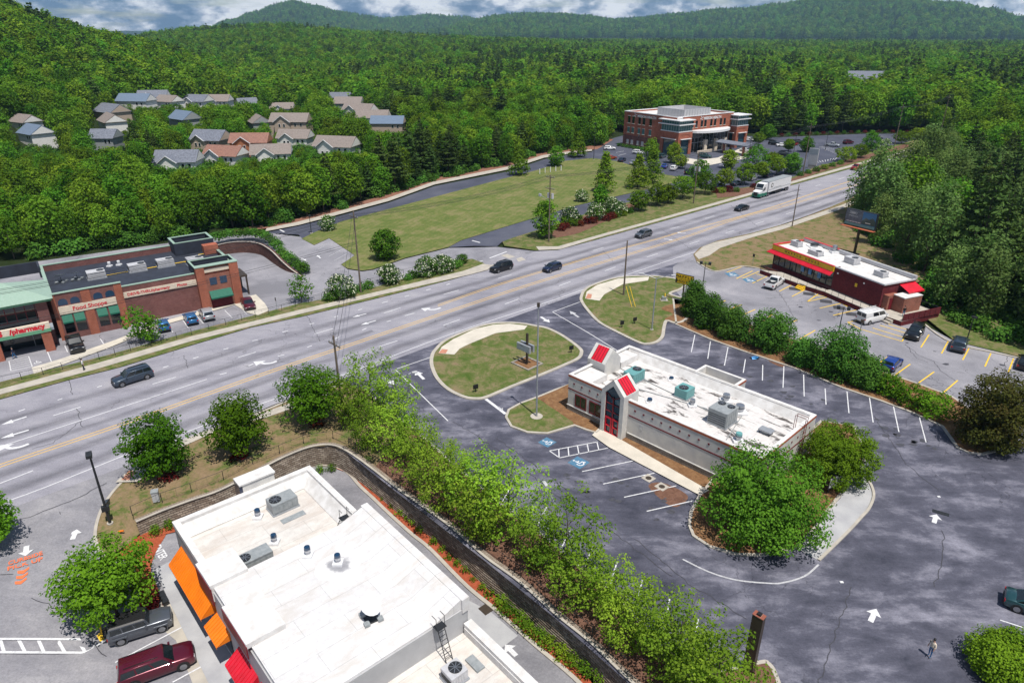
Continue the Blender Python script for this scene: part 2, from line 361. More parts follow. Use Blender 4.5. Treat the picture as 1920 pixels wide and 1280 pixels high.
def leafmat(name, c, c2, tr=.3, hue=.03, flower=None):
    m = bpy.data.materials.new(name); m.use_nodes = True; nt = m.node_tree; nt.nodes.clear(); MT[name] = m
    at = N(nt, 'ShaderNodeAttribute', attribute_name='tone'); oi = N(nt, 'ShaderNodeObjectInfo')
    col = ramp(nt, at.outputs['Fac'], [(0, c2), (1, c)])
    hs = N(nt, 'ShaderNodeHueSaturation')
    r1 = N(nt, 'ShaderNodeMapRange'); r1.inputs[3].default_value = .5-hue; r1.inputs[4].default_value = .5+hue*.7; nt.links.new(oi.outputs['Random'], r1.inputs[0]); nt.links.new(r1.outputs[0], hs.inputs['Hue'])
    wn = N(nt, 'ShaderNodeTexWhiteNoise', noise_dimensions='1D'); nt.links.new(oi.outputs['Random'], wn.inputs['W'])
    r2 = N(nt, 'ShaderNodeMapRange'); r2.inputs[3].default_value = .62; r2.inputs[4].default_value = 1.35; nt.links.new(wn.outputs['Value'], r2.inputs[0]); nt.links.new(r2.outputs[0], hs.inputs['Value'])
    nt.links.new(col, hs.inputs['Color']); out = hs.outputs[0]
    if flower:
        ff = ramp(nt, at.outputs['Fac'], [(.78, (0, 0, 0)), (.80, (1, 1, 1))]); out = mixc(nt, ff, out, flower)
    d = N(nt, 'ShaderNodeBsdfDiffuse'); t = N(nt, 'ShaderNodeBsdfTranslucent'); mx = N(nt, 'ShaderNodeMixShader'); mx.inputs[0].default_value = tr
    nt.links.new(out, d.inputs[0]); nt.links.new(out, t.inputs[0]); nt.links.new(d.outputs[0], mx.inputs[1]); nt.links.new(t.outputs[0], mx.inputs[2])
    o = N(nt, 'ShaderNodeOutputMaterial'); nt.links.new(mx.outputs[0], o.inputs[0]); return m
leafmat('leaf_wood', (.17, .315, .026), (.055, .145, .012), .35, .03)
leafmat('leaf_pine', (.085, .145, .035), (.04, .08, .02), .2, .025)
leafmat('leaf_street', (.13, .29, .018), (.05, .14, .01), .38, .015)
leafmat('leaf_birch', (.30, .47, .045), (.13, .26, .022), .42, .015)
leafmat('leaf_deep', (.12, .28, .026), (.045, .14, .014), .33, .01)
leafmat('leaf_olive', (.20, .33, .022), (.10, .19, .014), .35, .0)
leafmat('leaf_copper', (.12, .15, .03), (.085, .065, .022), .28, .0)
leafmat('leaf_silver', (.20, .30, .09), (.07, .15, .03), .35, .02)
leafmat('leaf_hedge', (.10, .23, .032), (.04, .115, .018), .28, .01)
leafmat('leaf_lime', (.17, .28, .02), (.07, .14, .012), .35, .02)
leafmat('leaf_red', (.13, .022, .015), (.05, .012, .01), .25, .02)
leafmat('leaf_flower', (.09, .19, .03), (.03, .08, .012), .3, .01, (.72, .74, .55))

def streakmat():
    m = bpy.data.materials.new('tyre_streak'); m.use_nodes = True; nt = m.node_tree; MT['tyre_streak'] = m; b = nt.nodes['Principled BSDF']; b.inputs['Base Color'].default_value = (.10, .10, .12, 1); b.inputs['Roughness'].default_value = .8
    uv = N(nt, 'ShaderNodeTexCoord').outputs['UV']; sp = N(nt, 'ShaderNodeSeparateXYZ'); nt.links.new(uv, sp.inputs[0])
    pr = ramp(nt, sp.outputs[0], [(0, (0, 0, 0)), (.25, (.6,)*3), (.5, (1,)*3), (.75, (.6,)*3), (1, (0, 0, 0))])
    nz = ramp(nt, noi(nt, mapv(nt, uv, (.8, .045, 1)), 1.6, 8, .6), [(.32, (.10,)*3), (.72, (.95,)*3)])
    q = N(nt, 'ShaderNodeMath', operation='MULTIPLY'); nt.links.new(pr, q.inputs[0]); nt.links.new(nz, q.inputs[1]); q2 = N(nt, 'ShaderNodeMath', operation='MULTIPLY'); q2.inputs[1].default_value = .62; nt.links.new(q.outputs[0], q2.inputs[0]); nt.links.new(q2.outputs[0], b.inputs['Alpha'])
streakmat()
# ------------------------------------------------------------------ terrain, hills
def crest(D, pts, tree):
    out = []
    for px, py in pts:
        dx = (px-960)/1280; dv = -(py-640)/1280
        d = (dx, cP+dv*sP, -sP+dv*cP); hh = math.hypot(d[0], d[1])
        out.append((math.atan2(d[0], d[1]), max(0, CH+D*d[2]/hh-tree)))
    return out
RIDGES = [
 (640, 400, 260, crest(640, [(-700,-160),(-300,-90),(-100,-42),(0,-2),(60,18),(110,38),(150,50),(200,62),(240,70),(300,84),(380,110),(460,200),(600,300)], 13)),
 (1500, 900, 500, crest(1500, [(100,92),(180,82),(240,76),(290,66),(360,57),(430,51),(520,49),(600,55),(700,64),(800,70),(950,76),(1100,86),(1200,110),(1300,200)], 15)),
 (5600, 1500, 1200, crest(5600, [(330,80),(380,60),(430,42),(480,27),(520,13),(550,7),(590,15),(640,26),(690,33),(720,37),(760,33),(800,29),(870,32),(910,39),(960,50),(1020,64)], 20)),
 (4700, 1500, 1000, crest(4700, [(780,72),(820,58),(880,43),(930,33),(980,28),(1040,28),(1100,31),(1150,39),(1190,36),(1280,27),(1350,20),(1400,19),(1450,12),(1520,4),(1600,2),(1700,5),(1780,11),(1850,21),(1920,38),(2000,50),(2150,62),(2400,70)], 20)),
 (9000, 1800, 1500, crest(9000, [(-700,60),(150,60),(240,58),(300,60),(420,62),(900,62),(1700,60),(1850,40),(1900,35),(1980,33),(2100,38),(2500,50)], 0)),
]
def lerp_tab(tab, a):
    if a <= tab[0][0]: return tab[0][1]
    for i in range(len(tab)-1):
        if a <= tab[i+1][0]:
            t = (a-tab[i][0])/(tab[i+1][0]-tab[i][0]); t = t*t*(3-2*t)
            return tab[i][1]*(1-t)+tab[i+1][1]*t
    return tab[-1][1]
def terr(x, y):
    r = math.hypot(x, y)
    if r < 250: return -.35
    a = math.atan2(x, y); z = -.35
    for D, wf, wb, tab in RIDGES:
        if abs(a) > 1.6: break
        D2 = D*(1+.05*math.sin(a*9+D))
        if r < D2-wf or r > D2+wb*1.5: continue
        hc = lerp_tab(tab, a)
        if hc <= 0: continue
        if r <= D2: b = sstep((r-(D2-wf))/wf)
        else: b = 1-.85*sstep((r-D2)/(wb*1.5))
        sp = noise.noise(Vector((x/(wf*.22), y/(wf*.22), D*.1)))
        nz = 1+.30*sp*(1-b)*4*b*.6
        z = max(z, hc*b*nz)
    if r > 560: z += 2.5*sstep((r-560)/400)*noise.noise(Vector((x/160, y/160, 3)))
    return z
az = [-math.pi+R(10)*i for i in range(13)]+[R(-52+.75*i) for i in range(140)]+[R(60+10*i) for i in range(13)]
az = sorted(set(a for a in az if a <= math.pi)); 
if az[-1] < math.pi-1e-3: az.append(math.pi)
rad = [8*i for i in range(1, 32)]+[250*1.045**i for i in range(88)]
rad = [r for r in rad if r < 11500]
SITE = [(-75, 20), (-53, 52), (-44, 58), (-36, 59), (-28, 64), (-18, 68), (-9, 62), (6, 48), (19, 34), (34, 18), (24, -10), (-80, -10)]
def inpoly(x, y, P):
    c = False; j = len(P)-1
    for i in range(len(P)):
        xi, yi = P[i][0], P[i][1]; xj, yj = P[j][0], P[j][1]
        if (yi > y) != (yj > y) and x < (xj-xi)*(y-yi)/(yj-yi)+xi: c = not c
        j = i
    return c
mb = MB(); vs = [(0, 0, -5)]
for r in rad:
    for a in az:
        x, y = r*math.sin(a), r*math.cos(a); z = terr(x, y)
        if r < 130 and inpoly(x, y, SITE): z = -5
        vs.append((x, y, z))
n = len(az); fs = []
for k in range(len(rad)-1):
    for i in range(n-1): fs.append((1+k*n+i, 1+(k+1)*n+i, 1+(k+1)*n+i+1, 1+k*n+i+1))
for i in range(n-1): fs.append((0, 1+i, 2+i))
mb.add(vs, fs)
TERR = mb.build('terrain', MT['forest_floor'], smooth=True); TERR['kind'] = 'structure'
if sum(p.normal.z for p in TERR.data.polygons) < 0: TERR.data.flip_normals()

# ------------------------------------------------------------------ paved surfaces (each sheet a little above the one below)
sheet('parking_lot', [(-900,1130),(0,965),(250,870),(402,806),(500,768),(640,712),(841,637),(955,598),(1095,548),(1290,488),(1500,420),(1700,430),(2300,760),(2600,1500)], 0, MT['lot_asphalt'], smooth=False) if False else None
LOT = [(640,700),(841,625),(955,590),(1095,540),(1290,485),(1420,640),(1800,700),(2400,860),(2600,1700),(1180,1700),(1230,1330),(1174,1276),(1043,1160),(909,1051),(751,928),(690,880),(640,840)]
sheet('parking_lot', LOT, 0, MT['lot_asphalt'], smooth=False)
sheet('restaurant_lot', [(1262,500),(1300,472),(1345,470),(1430,490),(1600,560),(1700,590),(1790,640),(1925,673),(2200,760),(2300,900),(1888,828),(1850,800),(1782,746),(1719,723),(1636,694),(1508,647),(1397,609),(1287,568),(1262,540)], .006, MT['pale_asphalt'], smooth=False)
FARC = [(-500,905),(-100,777),(0,749),(125,714),(225,689),(360,647.5),(470,614.5),(566,594),(716,557.5),(841,526),(912,507),(960,492),(1003,471),(1046,469),(1110,452),(1174,434),(1240,416),(1407,369),(1482,348.5),(1592,317.5),(1714,284),(1850,246)]
NEARC = [(1950,262),(1760,316),(1640,358),(1586,377),(1515,404),(1440,430),(1380,447),(1310,474),(1280,490),(1095,547),(955,597),(841,636),(640,711),(545,746),(500,764),(402,806),(300,843),(240,872),(150,905),(0,960),(-500,1130)]
sheet('road', FARC+NEARC, .012, MT['road_asphalt'], smooth=False)
sheet('side_street', [(-300,780),(-300,500),(0,500),(385,446),(440,438),(497,436),(563,444),(568,448),(589,460),(617,447),(665,479),(639,496),(652,505),(679,509),(700,506),(760,485),(841,465),(932,463),(960,466),(1003,471),(960,492),(915,506),(890,500),(860,496),(700,548),(560,586),(360,634),(0,730)], .006, MT['pale_asphalt'], smooth=False)
sheet('access_road', [(841,464),(888,461),(932,462),(942,453),(960,447),(1020,428),(1080,407),(1150,387),(1230,366),(1290,353),(1290,343),(1264,343),(1185,362),(1080,386),(966,420),(865,451)], .014, MT['new_asphalt'], smooth=False)
sheet('access_road', [(497,436.5),(525,438),(560,440),(566,447),(590,436),(640,416),(791,376),(942,336),(1009,319),(1060,302),(1110,296),(1110,285),(1063,291),(1020,299),(952,322),(815,349),(729,380),(625,408),(560,424)], .008, MT['new_asphalt'], smooth=False)
sheet('clinic_lot', [(1100,298),(1110,284),(1140,262),(1165,255),(1400,255),(1451,258),(1511,255.5),(1624,251),(1689,251),(1720,262),(1633,283),(1569,304),(1535,311),(1490,331),(1440,346),(1380,354),(1340,354),(1290,354),(1262,344),(1290,335),(1230,325),(1160,303)], .010, MT['new_asphalt'], smooth=False)
sheet('footpath', [(497,434),(560,422),(625,405),(729,377),(815,346),(952,318),(1020,296),(1063,289),(1110,283),(1110,280),(1060,285),(1018,291),(950,313),(812,341),(725,372),(620,400),(558,416),(500,428)], .02, MT['concrete'], smooth=False)
sheet('mulch_strip', [(430,436),(500,428),(558,416),(620,400),(725,372),(812,341),(950,313),(1018,291),(1060,285),(1120,280),(1150,262),(1140,258),(1050,278),(1000,290),(940,308),(800,337),(700,372),(600,398),(540,415),(440,430)], .012, MT['faded_mulch'], smooth=False)
sheet('grass_verge', [(-300,800),(0,717),(200,667),(360,622),(560,570),(640,556),(700,540),(760,522),(830,500),(862,488),(885,486),(905,493),(914,500),(912,507),(841,526),(716,557.5),(566,594),(470,614.5),(360,647.5),(225,689),(125,714),(0,749),(-300,840)], .10, MT['grass'], smooth=False)
sheet('pavement', [(-300,818),(0,731),(175,684),(360,631.5),(560,582.5),(720,545),(869,509),(905,496),(926,498),(914,507),(885,515),(720,552.5),(560,590.5),(360,640.5),(175,695),(0,741),(-300,830)], .135, MT['concrete'], smooth=False)
sheet('meadow', [(566,448),(590,436),(640,416),(791,376),(942,336),(1009,319),(1060,302),(1110,297),(1160,303),(1230,325),(1290,335),(1264,343),(1185,362),(1080,386),(966,420),(865,451),(841,464),(760,484),(700,505),(679,508),(652,504),(640,497),(665,479),(617,447),(589,460)], .09, MT['lawn'], smooth=False)
sheet('grass_verge', [(942,454),(960,447),(1020,428),(1080,407),(1150,387),(1230,366),(1290,353),(1340,354),(1380,354),(1440,346),(1490,331),(1535,311),(1569,304),(1633,283),(1720,262),(1760,248),(1850,225),(1850,244),(1714,284),(1592,317.5),(1482,348.5),(1407,369),(1240,416),(1174,434),(1110,452),(1046,469),(1003,470),(969,465),(946,462)], .10, MT['grass'], smooth=False)
sheet('mulch_bed', [(1040,432),(1080,411),(1150,391),(1180,383),(1205,382),(1180,398),(1130,418),(1085,438),(1040,446)], .13, MT['mulch'])
sheet('mulch_bed', [(1340,356),(1400,353),(1440,348),(1490,334),(1535,314),(1600,298),(1700,270),(1705,276),(1600,306),(1530,326),(1480,345),(1430,358),(1390,368),(1345,372)], .13, MT['mulch'], smooth=False)
sheet('pavement', [(1046,463),(1110,445),(1240,409),(1407,362),(1482,341.5),(1592,311),(1720,276),(1722,280),(1592,315),(1482,346),(1407,366.5),(1240,413.5),(1110,450),(1052,468),(1010,470),(1005,463)], .135, MT['concrete'], smooth=False)
sheet('grass_bank', [(1300,477),(1312,465),(1345,452),(1408,438),(1480,418),(1540,396),(1600,370),(1700,330),(1800,330),(1800,560),(1740,600),(1640,560),(1560,520),(1465,506),(1441,508),(1424,504),(1391,500),(1340,509),(1307,493)], .10, MT['worn_grass'], smooth=False)
sheet('pavement', [(1302,478),(1318,463),(1341,455),(1408,440),(1465,424),(1570,388),(1640,362),(1642,367),(1572,395),(1467,431),(1410,446),(1350,466),(1330,480),(1310,487)], .13, MT['concrete'], smooth=False)
sheet('grass_bank', [(1640,560),(1740,600),(1790,640),(1925,673),(2200,760),(2400,700),(2000,560),(1800,500)], .10, MT['grass'], smooth=False)
# lots' raised islands
def island(pts, m, name='grass_island', wd=.3, kerb=True, z=.12, smooth=True):
    sheet(name, pts, z, m, smooth=smooth)
    if kerb: curb(pts, closed=True, smooth=smooth, wd=wd)
IS1 = [(810,669),(810,687),(820,710),(840,730),(868,744),(890,748),(912,745),(960,725),(1020,701),(1060,684),(1083,673),(1090,663),(1086,653),(1056,631),(1028,617),(1000,611),(976,607),(942,606),(902,612),(841,636),(818,655)]
island(IS1, MT['grass'], wd=.5)
sheet('pavement', [(822,664),(852,666),(862,655),(880,646),(929,626),(983,619),(989,612),(956,608),(925,610),(890,618),(850,637),(828,652)], .14, MT['pale_concrete'], smooth=False)
IS2 = [(1091,554),(1096,545),(1112,535),(1159,521),(1216,518),(1244,520),(1268,524),(1284,534),(1275,543),(1256,552),(1290,563),(1300,575),(1285,600),(1266,606),(1250,602),(1245,614),(1242,631),(1232,641),(1216,645),(1199,643),(1159,624),(1124,605),(1101,581),(1090,564)]
island(IS2, MT['grass'], wd=.5)
sheet('pavement', [(1097,561),(1124,565),(1133,553),(1168,534),(1215,527),(1217,520),(1160,523),(1120,535),(1100,548)], .14, MT['pale_concrete'], smooth=False)
sheet('dirt_patch', [(1246,600),(1262,590),(1240,580),(1260,572),(1300,575),(1285,602)], .135, MT['pine_straw'])
IS3 = [(949,783),(954,769),(976,757),(1009,745),(1043,731),(1067,721),(1100,760),(1132,800),(1118,812),(1098,806),(1077,798),(1050,806),(1026,813),(989,811),(959,800)]
island(IS3, MT['pine_straw'], 'planting_bed', wd=.3, smooth=False)
sheet('grass_island', [(950,783),(955,770),(977,758),(1004,748),(1030,763),(1060,783),(1075,796),(1050,805),(1026,812),(989,810),(960,799)], .135, MT['grass'])
sheet('planting_bed', [(1155,815),(1175,800),(1345,890),(1326,925),(1160,828)], .10, MT['pine_straw'], smooth=False)
sheet('footpath', [(1110,817),(1126,800),(1160,823),(1329,921),(1312,930),(1142,840)], .14, MT['pale_concrete'], smooth=False)
IS4 = [(1312,930),(1296,960),(1292,984),(1300,1005),(1330,1025),(1381,1040),(1431,1041),(1465,1033),(1495,1025),(1522,998),(1549,961),(1582,920),(1586,894),(1612,880),(1625,850),(1600,800),(1540,790),(1440,880),(1341,895)]
island(IS4, MT['pine_straw'], 'planting_bed', smooth=False)
SLAB = [(1492,1026),(1535,1051),(1566,1021),(1596,991),(1615,970),(1629,954),(1638,931),(1633,910),(1619,888),(1592,884),(1590,905),(1576,934),(1549,961),(1522,998)]
sheet('drive_lane', SLAB, .03, MT['grey_concrete'], smooth=False)
curb([(1535,1051),(1566,1021),(1596,991),(1615,970),(1629,954),(1638,931),(1633,910),(1619,888)], wd=.25)
HS = [(1262,560),(1287,566),(1397,606),(1508,644),(1636,691),(1719,720),(1782,743),(1850,790),(1892,826),(1880,842),(1842,852),(1815,849),(1795,840),(1785,825),(1767,800),(1715,776),(1651,752),(1580,728),(1488,690),(1391,658),(1330,636),(1268,609)]
island(HS, MT['pine_straw'], 'planting_bed', smooth=False)
curb([(1307,492),(1340,509),(1391,500),(1424,504)], wd=.3); curb([(1730,606),(1790,645),(1925,676),(2150,745)], wd=.3)
# left bank of grass above the retaining wall
WALL = [(255,978),(305,957),(360,937),(412,919),(477,886),(525,860),(580,838),(622,834),(655,848),(700,880),(751,920),(841,984),(909,1043),(976,1092),(1043,1152),(1110,1206),(1174,1268),(1260,1345),(1340,1420)]
CB = [(196,1046),(181,1018),(180,992),(190,958),(207,930),(226,908),(255,880),(290,858),(320,842)]
bank = [Vector((p.x, p.y, 0)) for p in smoothline([(a, b, 0) for a, b in CB], False, 4)]
W = [GL(p.x, p.y, .1) for p in bank]
W = W+[G(*p, .1) for p in [(360,826),(402,809),(500,769),(545,751),(600,735),(650,718),(690,735),(725,770),(760,800)]]
W = W+[G(*p, .1) for p in WALL[:10][::-1]]+[GL(262,1000,.1), GL(240,1020,.1)]
flat('grass_bank', W, MT['worn_grass'])
curb(CB, low=True)
curb([(320,842),(360,826),(402,809),(500,769),(545,751),(600,735),(650,718)], wd=.3)
sheet('pavement', [(217,906),(262,905),(285,872),(345,838),(380,822),(432,800),(500,784),(560,763),(620,742),(612,735),(550,755),(497,774),(420,797),(350,823),(300,848),(255,872),(232,892)], .16, MT['concrete'], smooth=False)
sheet('kerb_ramp', [(228,902),(243,902),(256,886),(243,884)], .18, MT['terracotta'], smooth=False)
sheet('kerb_ramp', [(822,664),(836,664),(840,657),(829,656)], .16, MT['terracotta'], smooth=False)
sheet('kerb_ramp', [(1098,561),(1108,561),(1110,553),(1102,552)], .16, MT['terracotta'], smooth=False)
# strip under the row of trees
sheet('planting_strip', [(655,846),(700,880),(751,920),(841,984),(909,1043),(976,1092),(1043,1152),(1110,1206),(1174,1268),(1260,1345),(1300,1345),(1250,1230),(1188,1154),(1142,1106),(1093,1068),(1010,1000),(937,945),(860,880),(790,818),(725,765),(680,728),(655,760),(640,810)], .09, MT['mulch'], smooth=False)
curb([(690,738),(725,765),(790,818),(860,880),(937,945),(1010,1000),(1093,1068),(1142,1106),(1188,1154),(1250,1230)], wd=.3)
island([(1425,1243),(1440,1245),(1452,1262),(1460,1300),(1420,1320),(1340,1330),(1300,1260),(1340,1262)], MT['mulch'], 'planting_bed')
# lower site
LOW = [(-500,1110),(0,925),(150,872),(250,838),(268,868),(226,908),(207,930),(190,958),(180,992),(181,1018),(196,1046),(215,1050),(262,1003),(305,992),(360,974),(412,955),(477,930),(540,895),(600,868),(650,872),(700,905),(764,967),(841,1038),(929,1119),(993,1179),(1077,1246),(1160,1330),(1260,1450),(300,2300),(-1500,2300)]
sheet('lower_lot', LOW, .0, MT['low_asphalt'], low=True, smooth=False)
sheet('footpath', [(290,1067),(327,1047),(420,1180),(560,1400),(640,1560),(560,1560),(396,1290),(339,1172)], .10, MT['grey_concrete'], low=True, smooth=False)
sheet('footpath', [(300,1120),(322,1120),(345,1172),(402,1290),(500,1460),(460,1470),(365,1290),(330,1200),(306,1180)], .04, MT['concrete'], low=True, smooth=False)
sheet('mulch_bed', [(215,1047),(262,1003),(305,992),(312,1000),(292,1035),(283,1070),(298,1110),(292,1160),(268,1162),(262,1105),(246,1052)], .05, MT['red_mulch'], low=True)
sheet('mulch_bed', [(262,999),(305,990),(360,972),(412,953),(430,948),(412,968),(345,992),(318,999),(280,1008)], .11, MT['red_mulch'], low=True, smooth=False)
BED = [(590,872),(620,874),(650,885),(675,912),(700,935),(727,961),(770,1000),(808,1031),(875,1099),(932,1146),(999,1206),(1077,1272),(1130,1330),(1160,1330),(1077,1244),(993,1177),(929,1117),(841,1036),(764,965),(700,903),(650,870),(600,866)]
sheet('mulch_bed', BED, .10, MT['red_mulch'], low=True, smooth=False)
curb(BED[:13], low=True, wd=.35, h=.13)
sheet('concrete_pad', [(873,1122),(920,1146),(971,1191),(932,1220),(860,1160)], .02, MT['grey_concrete'], low=True, smooth=False)

# ------------------------------------------------------------------ painted markings
marks = {k: MB() for k in ('white_paint', 'yellow_paint', 'lot_yellow', 'blue_paint', 'orange_paint', 'worn_white', 'stain')}
def ln(pts, m='white_paint', wd=.13, z=.024, low=False, smooth=True): ribbon(marks[m], wline(pts, low, smooth), wd, z)
def segs(L, m='white_paint', wd=.13, z=.024, low=False, T=None):
    for a, b, c, d in L:
        if T: a, b, c, d = T(a, b)+T(c, d)
        ln([(a, b), (c, d)], m, wd, z, low)
def arrow(t, h, wd=.45, hw=1.2, m='white_paint', z=.026, low=False, L=None):
    f = (lambda p: GL(*p)) if low else (lambda p: G(*p))
    a, b = f(t), f(h); d = (b-a); L0 = d.length; d.normalize(); n = Vector((-d.y, d.x, 0)); k = a+d*(L0*.55); u = Vector((0, 0, z))
    mk = marks[m]
    mk.quad(a-n*wd/2+u, k-n*wd/2+u, k+n*wd/2+u, a+n*wd/2+u)
    mk.add([k-n*hw/2+u, b+u, k+n*hw/2+u], [(0, 1, 2)])
def tarrow(t, h, side=1, z=.026, k=1.0):
    a, b = G(*t), G(*h); d = b-a; L = d.length; d.normalize(); n = Vector((-d.y, d.x, 0))*side*k; u = Vector((0, 0, z)); mk = marks['white_paint']
    P = [a, a+d*L*.35+n*.25, a+d*L*.6+n*.9, a+d*L*.62+n*1.5]
    P = smoothline(P, False, 4); ribbon(mk, P, .42*k, z)
    e = P[-1]; mk.add([e-d*.8*k+n*.0+u, e+n*1.3+d*.2*k+u, e+d*1.0*k+u], [(0, 1, 2)] if side < 0 else [(2, 1, 0)])
YN = [(-400,1010),(0,873),(250,788),(480,706),(640,652),(800,598),(925,556),(1050,516),(1280,448.5),(1381,410.5),(1491,381),(1592,350.5),(1700,319),(1850,276)]
YN[8] = (1280, 446)
for off in (-2, 2):
    k = lambda p: (p[0]+off*.5, p[1]+off*(.25+.75*max(0, (p[1]-300)/500)))
    ln([k(p) for p in YN], 'yellow_paint', .14)
YF = [(821,573),(900,545),(976,521),(1055,498),(1130,476),(1240,446),(1280,434),(1412,399.5),(1500,371),(1587,342),(1700,308),(1850,264)]
for off in (-1.3, 1.3):
    ln([(p[0], p[1]+off*max(.3, (p[1]-300)/250)) for p in YF], 'yellow_paint', .12)
ln([(-300,932),(0,837),(210,769),(388,711)]); 
ln([(-400,1073),(0,944),(167,880),(250,847),(402,790),(492,756),(640,704),(841,628),(1013,571),(1120,534),(1280,480),(1310,471)])
segs([(0,906,62,882),(226,824,252,815),(400,758,432,748),(560,701,590,691),(710,650,745,639),(831,610,862,599),(947,570,972,561),(1048,536,1070,528),(1134,508,1154,500.6),(1213,482,1233,476),(1293,457.5,1311,452),(1361,437,1377,432),(1417,420,1433,415),(1474,401.5,1489,397),(1527,384,1540,380.5),(1574,369,1585,366),
      (100,779,151,763),(286,720,330,707),(447,670,480,660),(590,626,625,616),(720,587,751,577),(832,552,860,544),(934,522,959,515),(1026,494,1046,489),(1112,470,1132,464),(1190,448,1207,443),(1257,429,1274,425),(1322,410,1339,405),(1385,391,1400,387),(1475,364,1491,360),(1529,349,1540,346),(1572,336.6,1583,333)], wd=.15)
segs([(35,771,47,767),(108,750,117,747),(182,726,191,723),(248,707,257,704),(306,689,316,686),(362,672,372,669),(419,655,428,653),(473,639,483,637),(529,623,540,620),(580,608,589,606),(626,595,634,592.6),(671,581.5,679,579.5),(716,568,727,565),(759,556,767,554),(799,544,808,542),(837,534,844,531.5),
      (412,702,425,699),(466,686,475,682),(521,668,533,665),(576,651,585,648),(628,635,636,632),(679,619,687,615.5),(725,603,733,601),(759,592,777,587)], wd=.18)
arrow((50,781),(2,796.5),.28,1.0); arrow((54,806),(1,822),.28,1.0); arrow((687,588),(661,595),.25,.8); arrow((705,601),(676,609.5),.28,.9)
tarrow((54,832),(14,852),-1); tarrow((519,677),(497,689),-1); tarrow((826,577),(812,586),-1); tarrow((1286,437),(1278,439),-1,k=.6); tarrow((1245,449),(1252,447),-1,k=.6)
# restaurant lot
segs([(741,692.5,840,789),(741,692.5,811,668.5),(1036,585,1100,622),(1100,622,1165,662),(1036,585,1089,565.5)])
segs([(911,748,948,776)], wd=.4)
arrow((1014,594),(1031,605),.45,1.2); arrow((1085,595),(1068,583),.4,1.1,'worn_white'); arrow((795,711),(778,695),.4,1.2); arrow((722,709),(739,721),.45,1.2)
arrow((933,763),(943,769),.3,.8,'worn_white'); arrow((1126,662),(1117,655),.3,.9,'worn_white')
arrow((1632,1165),(1643,1141),.4,1.1); arrow((1751,980),(1756,964),.4,1.1)
z6 = lambda x, y: (1280+x/2.977, 420+y/2.977); zR = lambda x, y: (1020+x/3.4286, 600+y/3.4286); zW = lambda x, y: (1420+x/5.333, 430+y/5.333)
segs([(68,618,48,715),(155,655,140,752),(253,687,233,790),(350,755,338,830),(447,787,445,873),(565,793,560,913),(675,840,678,962),(795,918,800,1008),(917,935,928,1055),(1042,965,1063,1107),(1175,1010,1207,1160),(1317,1063,1358,1217)], 'white_paint', .12, T=z6)
segs([(245,973,570,905),(380,1053,710,983),(515,1138,850,1065),(660,1228,960,1160),(35,840,100,885),(100,885,410,822),(35,840,345,782),(95,830,97,882),(155,820,160,873),(215,808,225,862),(277,795,288,848),(340,783,352,832)], 'white_paint', .12, T=zR)
segs([(956,915,937,951),(1069,993,1052,1028),(1112,1022,1093,1073),(1157,1053,1142,1102),(1204,1087,1188,1154),(1256,1120,1243,1190),(1309,1160,1300,1218),(1025,950,1008,985)], 'white_paint', .11)
segs([(1893,1124,1925,1135),(1875,1162,1925,1178),(1850,1201,1925,1224)], 'white_paint', .11)
ln([(1280,1048),(1330,1072),(1381,1087),(1441,1093),(1468,1092),(1508,1080),(1535,1058)], 'worn_white', .16)
# yellow bays of the pale lot
segs([(540,375,620,335),(610,405,695,360),(695,433,765,385),(695,433,820,405),(730,400,810,403),(765,470,895,440),(840,510,975,478),(1005,590,1225,655),(1060,580,1240,635),(1100,565,1250,610),(1130,555,1260,590),(920,548,1000,590),(920,548,975,540),(1225,655,1260,590),(1330,688,1375,617),(1445,722,1483,652),(1563,758,1600,690),(1687,795,1720,722),(1817,828,1847,750),
      (1065,797,1150,738),(1183,845,1270,782),(1315,888,1403,825),(1453,943,1535,872),(640,650,740,593),(540,580,640,535),(440,550,500,505),(305,520,405,477),(250,480,330,450),(5,415,100,377),(150,465,240,427),
      (245,270,350,232),(300,305,390,262),(330,305,425,265),(390,330,475,290),(620,345,670,362),(690,368,745,388),(810,410,855,430),(890,445,935,470),(410,278,450,290)], 'lot_yellow', .17, T=z6)
def patch(p, w_, h_, m, ang=R(46), z=.02):
    c = G(*p); a = Vector((math.cos(ang), math.sin(ang), 0)); b = Vector((-a.y, a.x, 0)); u = Vector((0, 0, z))
    marks[m].quad(c-a*w_/2-b*h_/2+u, c+a*w_/2-b*h_/2+u, c+a*w_/2+b*h_/2+u, c-a*w_/2+b*h_/2+u)
def access(p, s=1.5, ang=R(46), bgm='blue_paint'):
    if bgm: patch(p, s, s, bgm, ang, .024)
    c = G(*p); mk = marks['white_paint']; a = Vector((math.cos(ang), math.sin(ang), 0)); b = Vector((-a.y, a.x, 0)); z = Vector((0, 0, .03)); q = s*.42
    ring = [c+(a*math.cos(t)+b*math.sin(t))*q*.55-b*q*.3+z*0 for t in [R(150+i*22) for i in range(11)]]
    ribbon(mk, ring, s*.08, .03)
    ribbon(mk, [c+b*q*.55-a*q*.1, c-b*q*.25-a*q*.1, c-b*q*.25+a*q*.5, c-b*q*.75+a*q*.75], s*.09, .031)
    ribbon(mk, [c+b*q*.2-a*q*.1, c+b*q*.2+a*q*.35], s*.08, .032); 
    mk.add([c+b*q*.85-a*q*.1+(a*math.cos(t)+b*math.sin(t))*s*.07+z for t in [R(i*45) for i in range(8)]], [tuple(range(8))])
access((1026,829), 1.5); access((1085,867), 1.7)
access(z6(275,282), 2.1, R(10)); access(z6(372,313), 2.1, R(10))
access((70,679), 1.5, R(36), None)
for p in [(625,362),(705,390),(800,432),(875,468),(945,503)]: patch(z6(*p), 1.9, 1.6, 'terr' if False else 'stain', R(-20), .012)
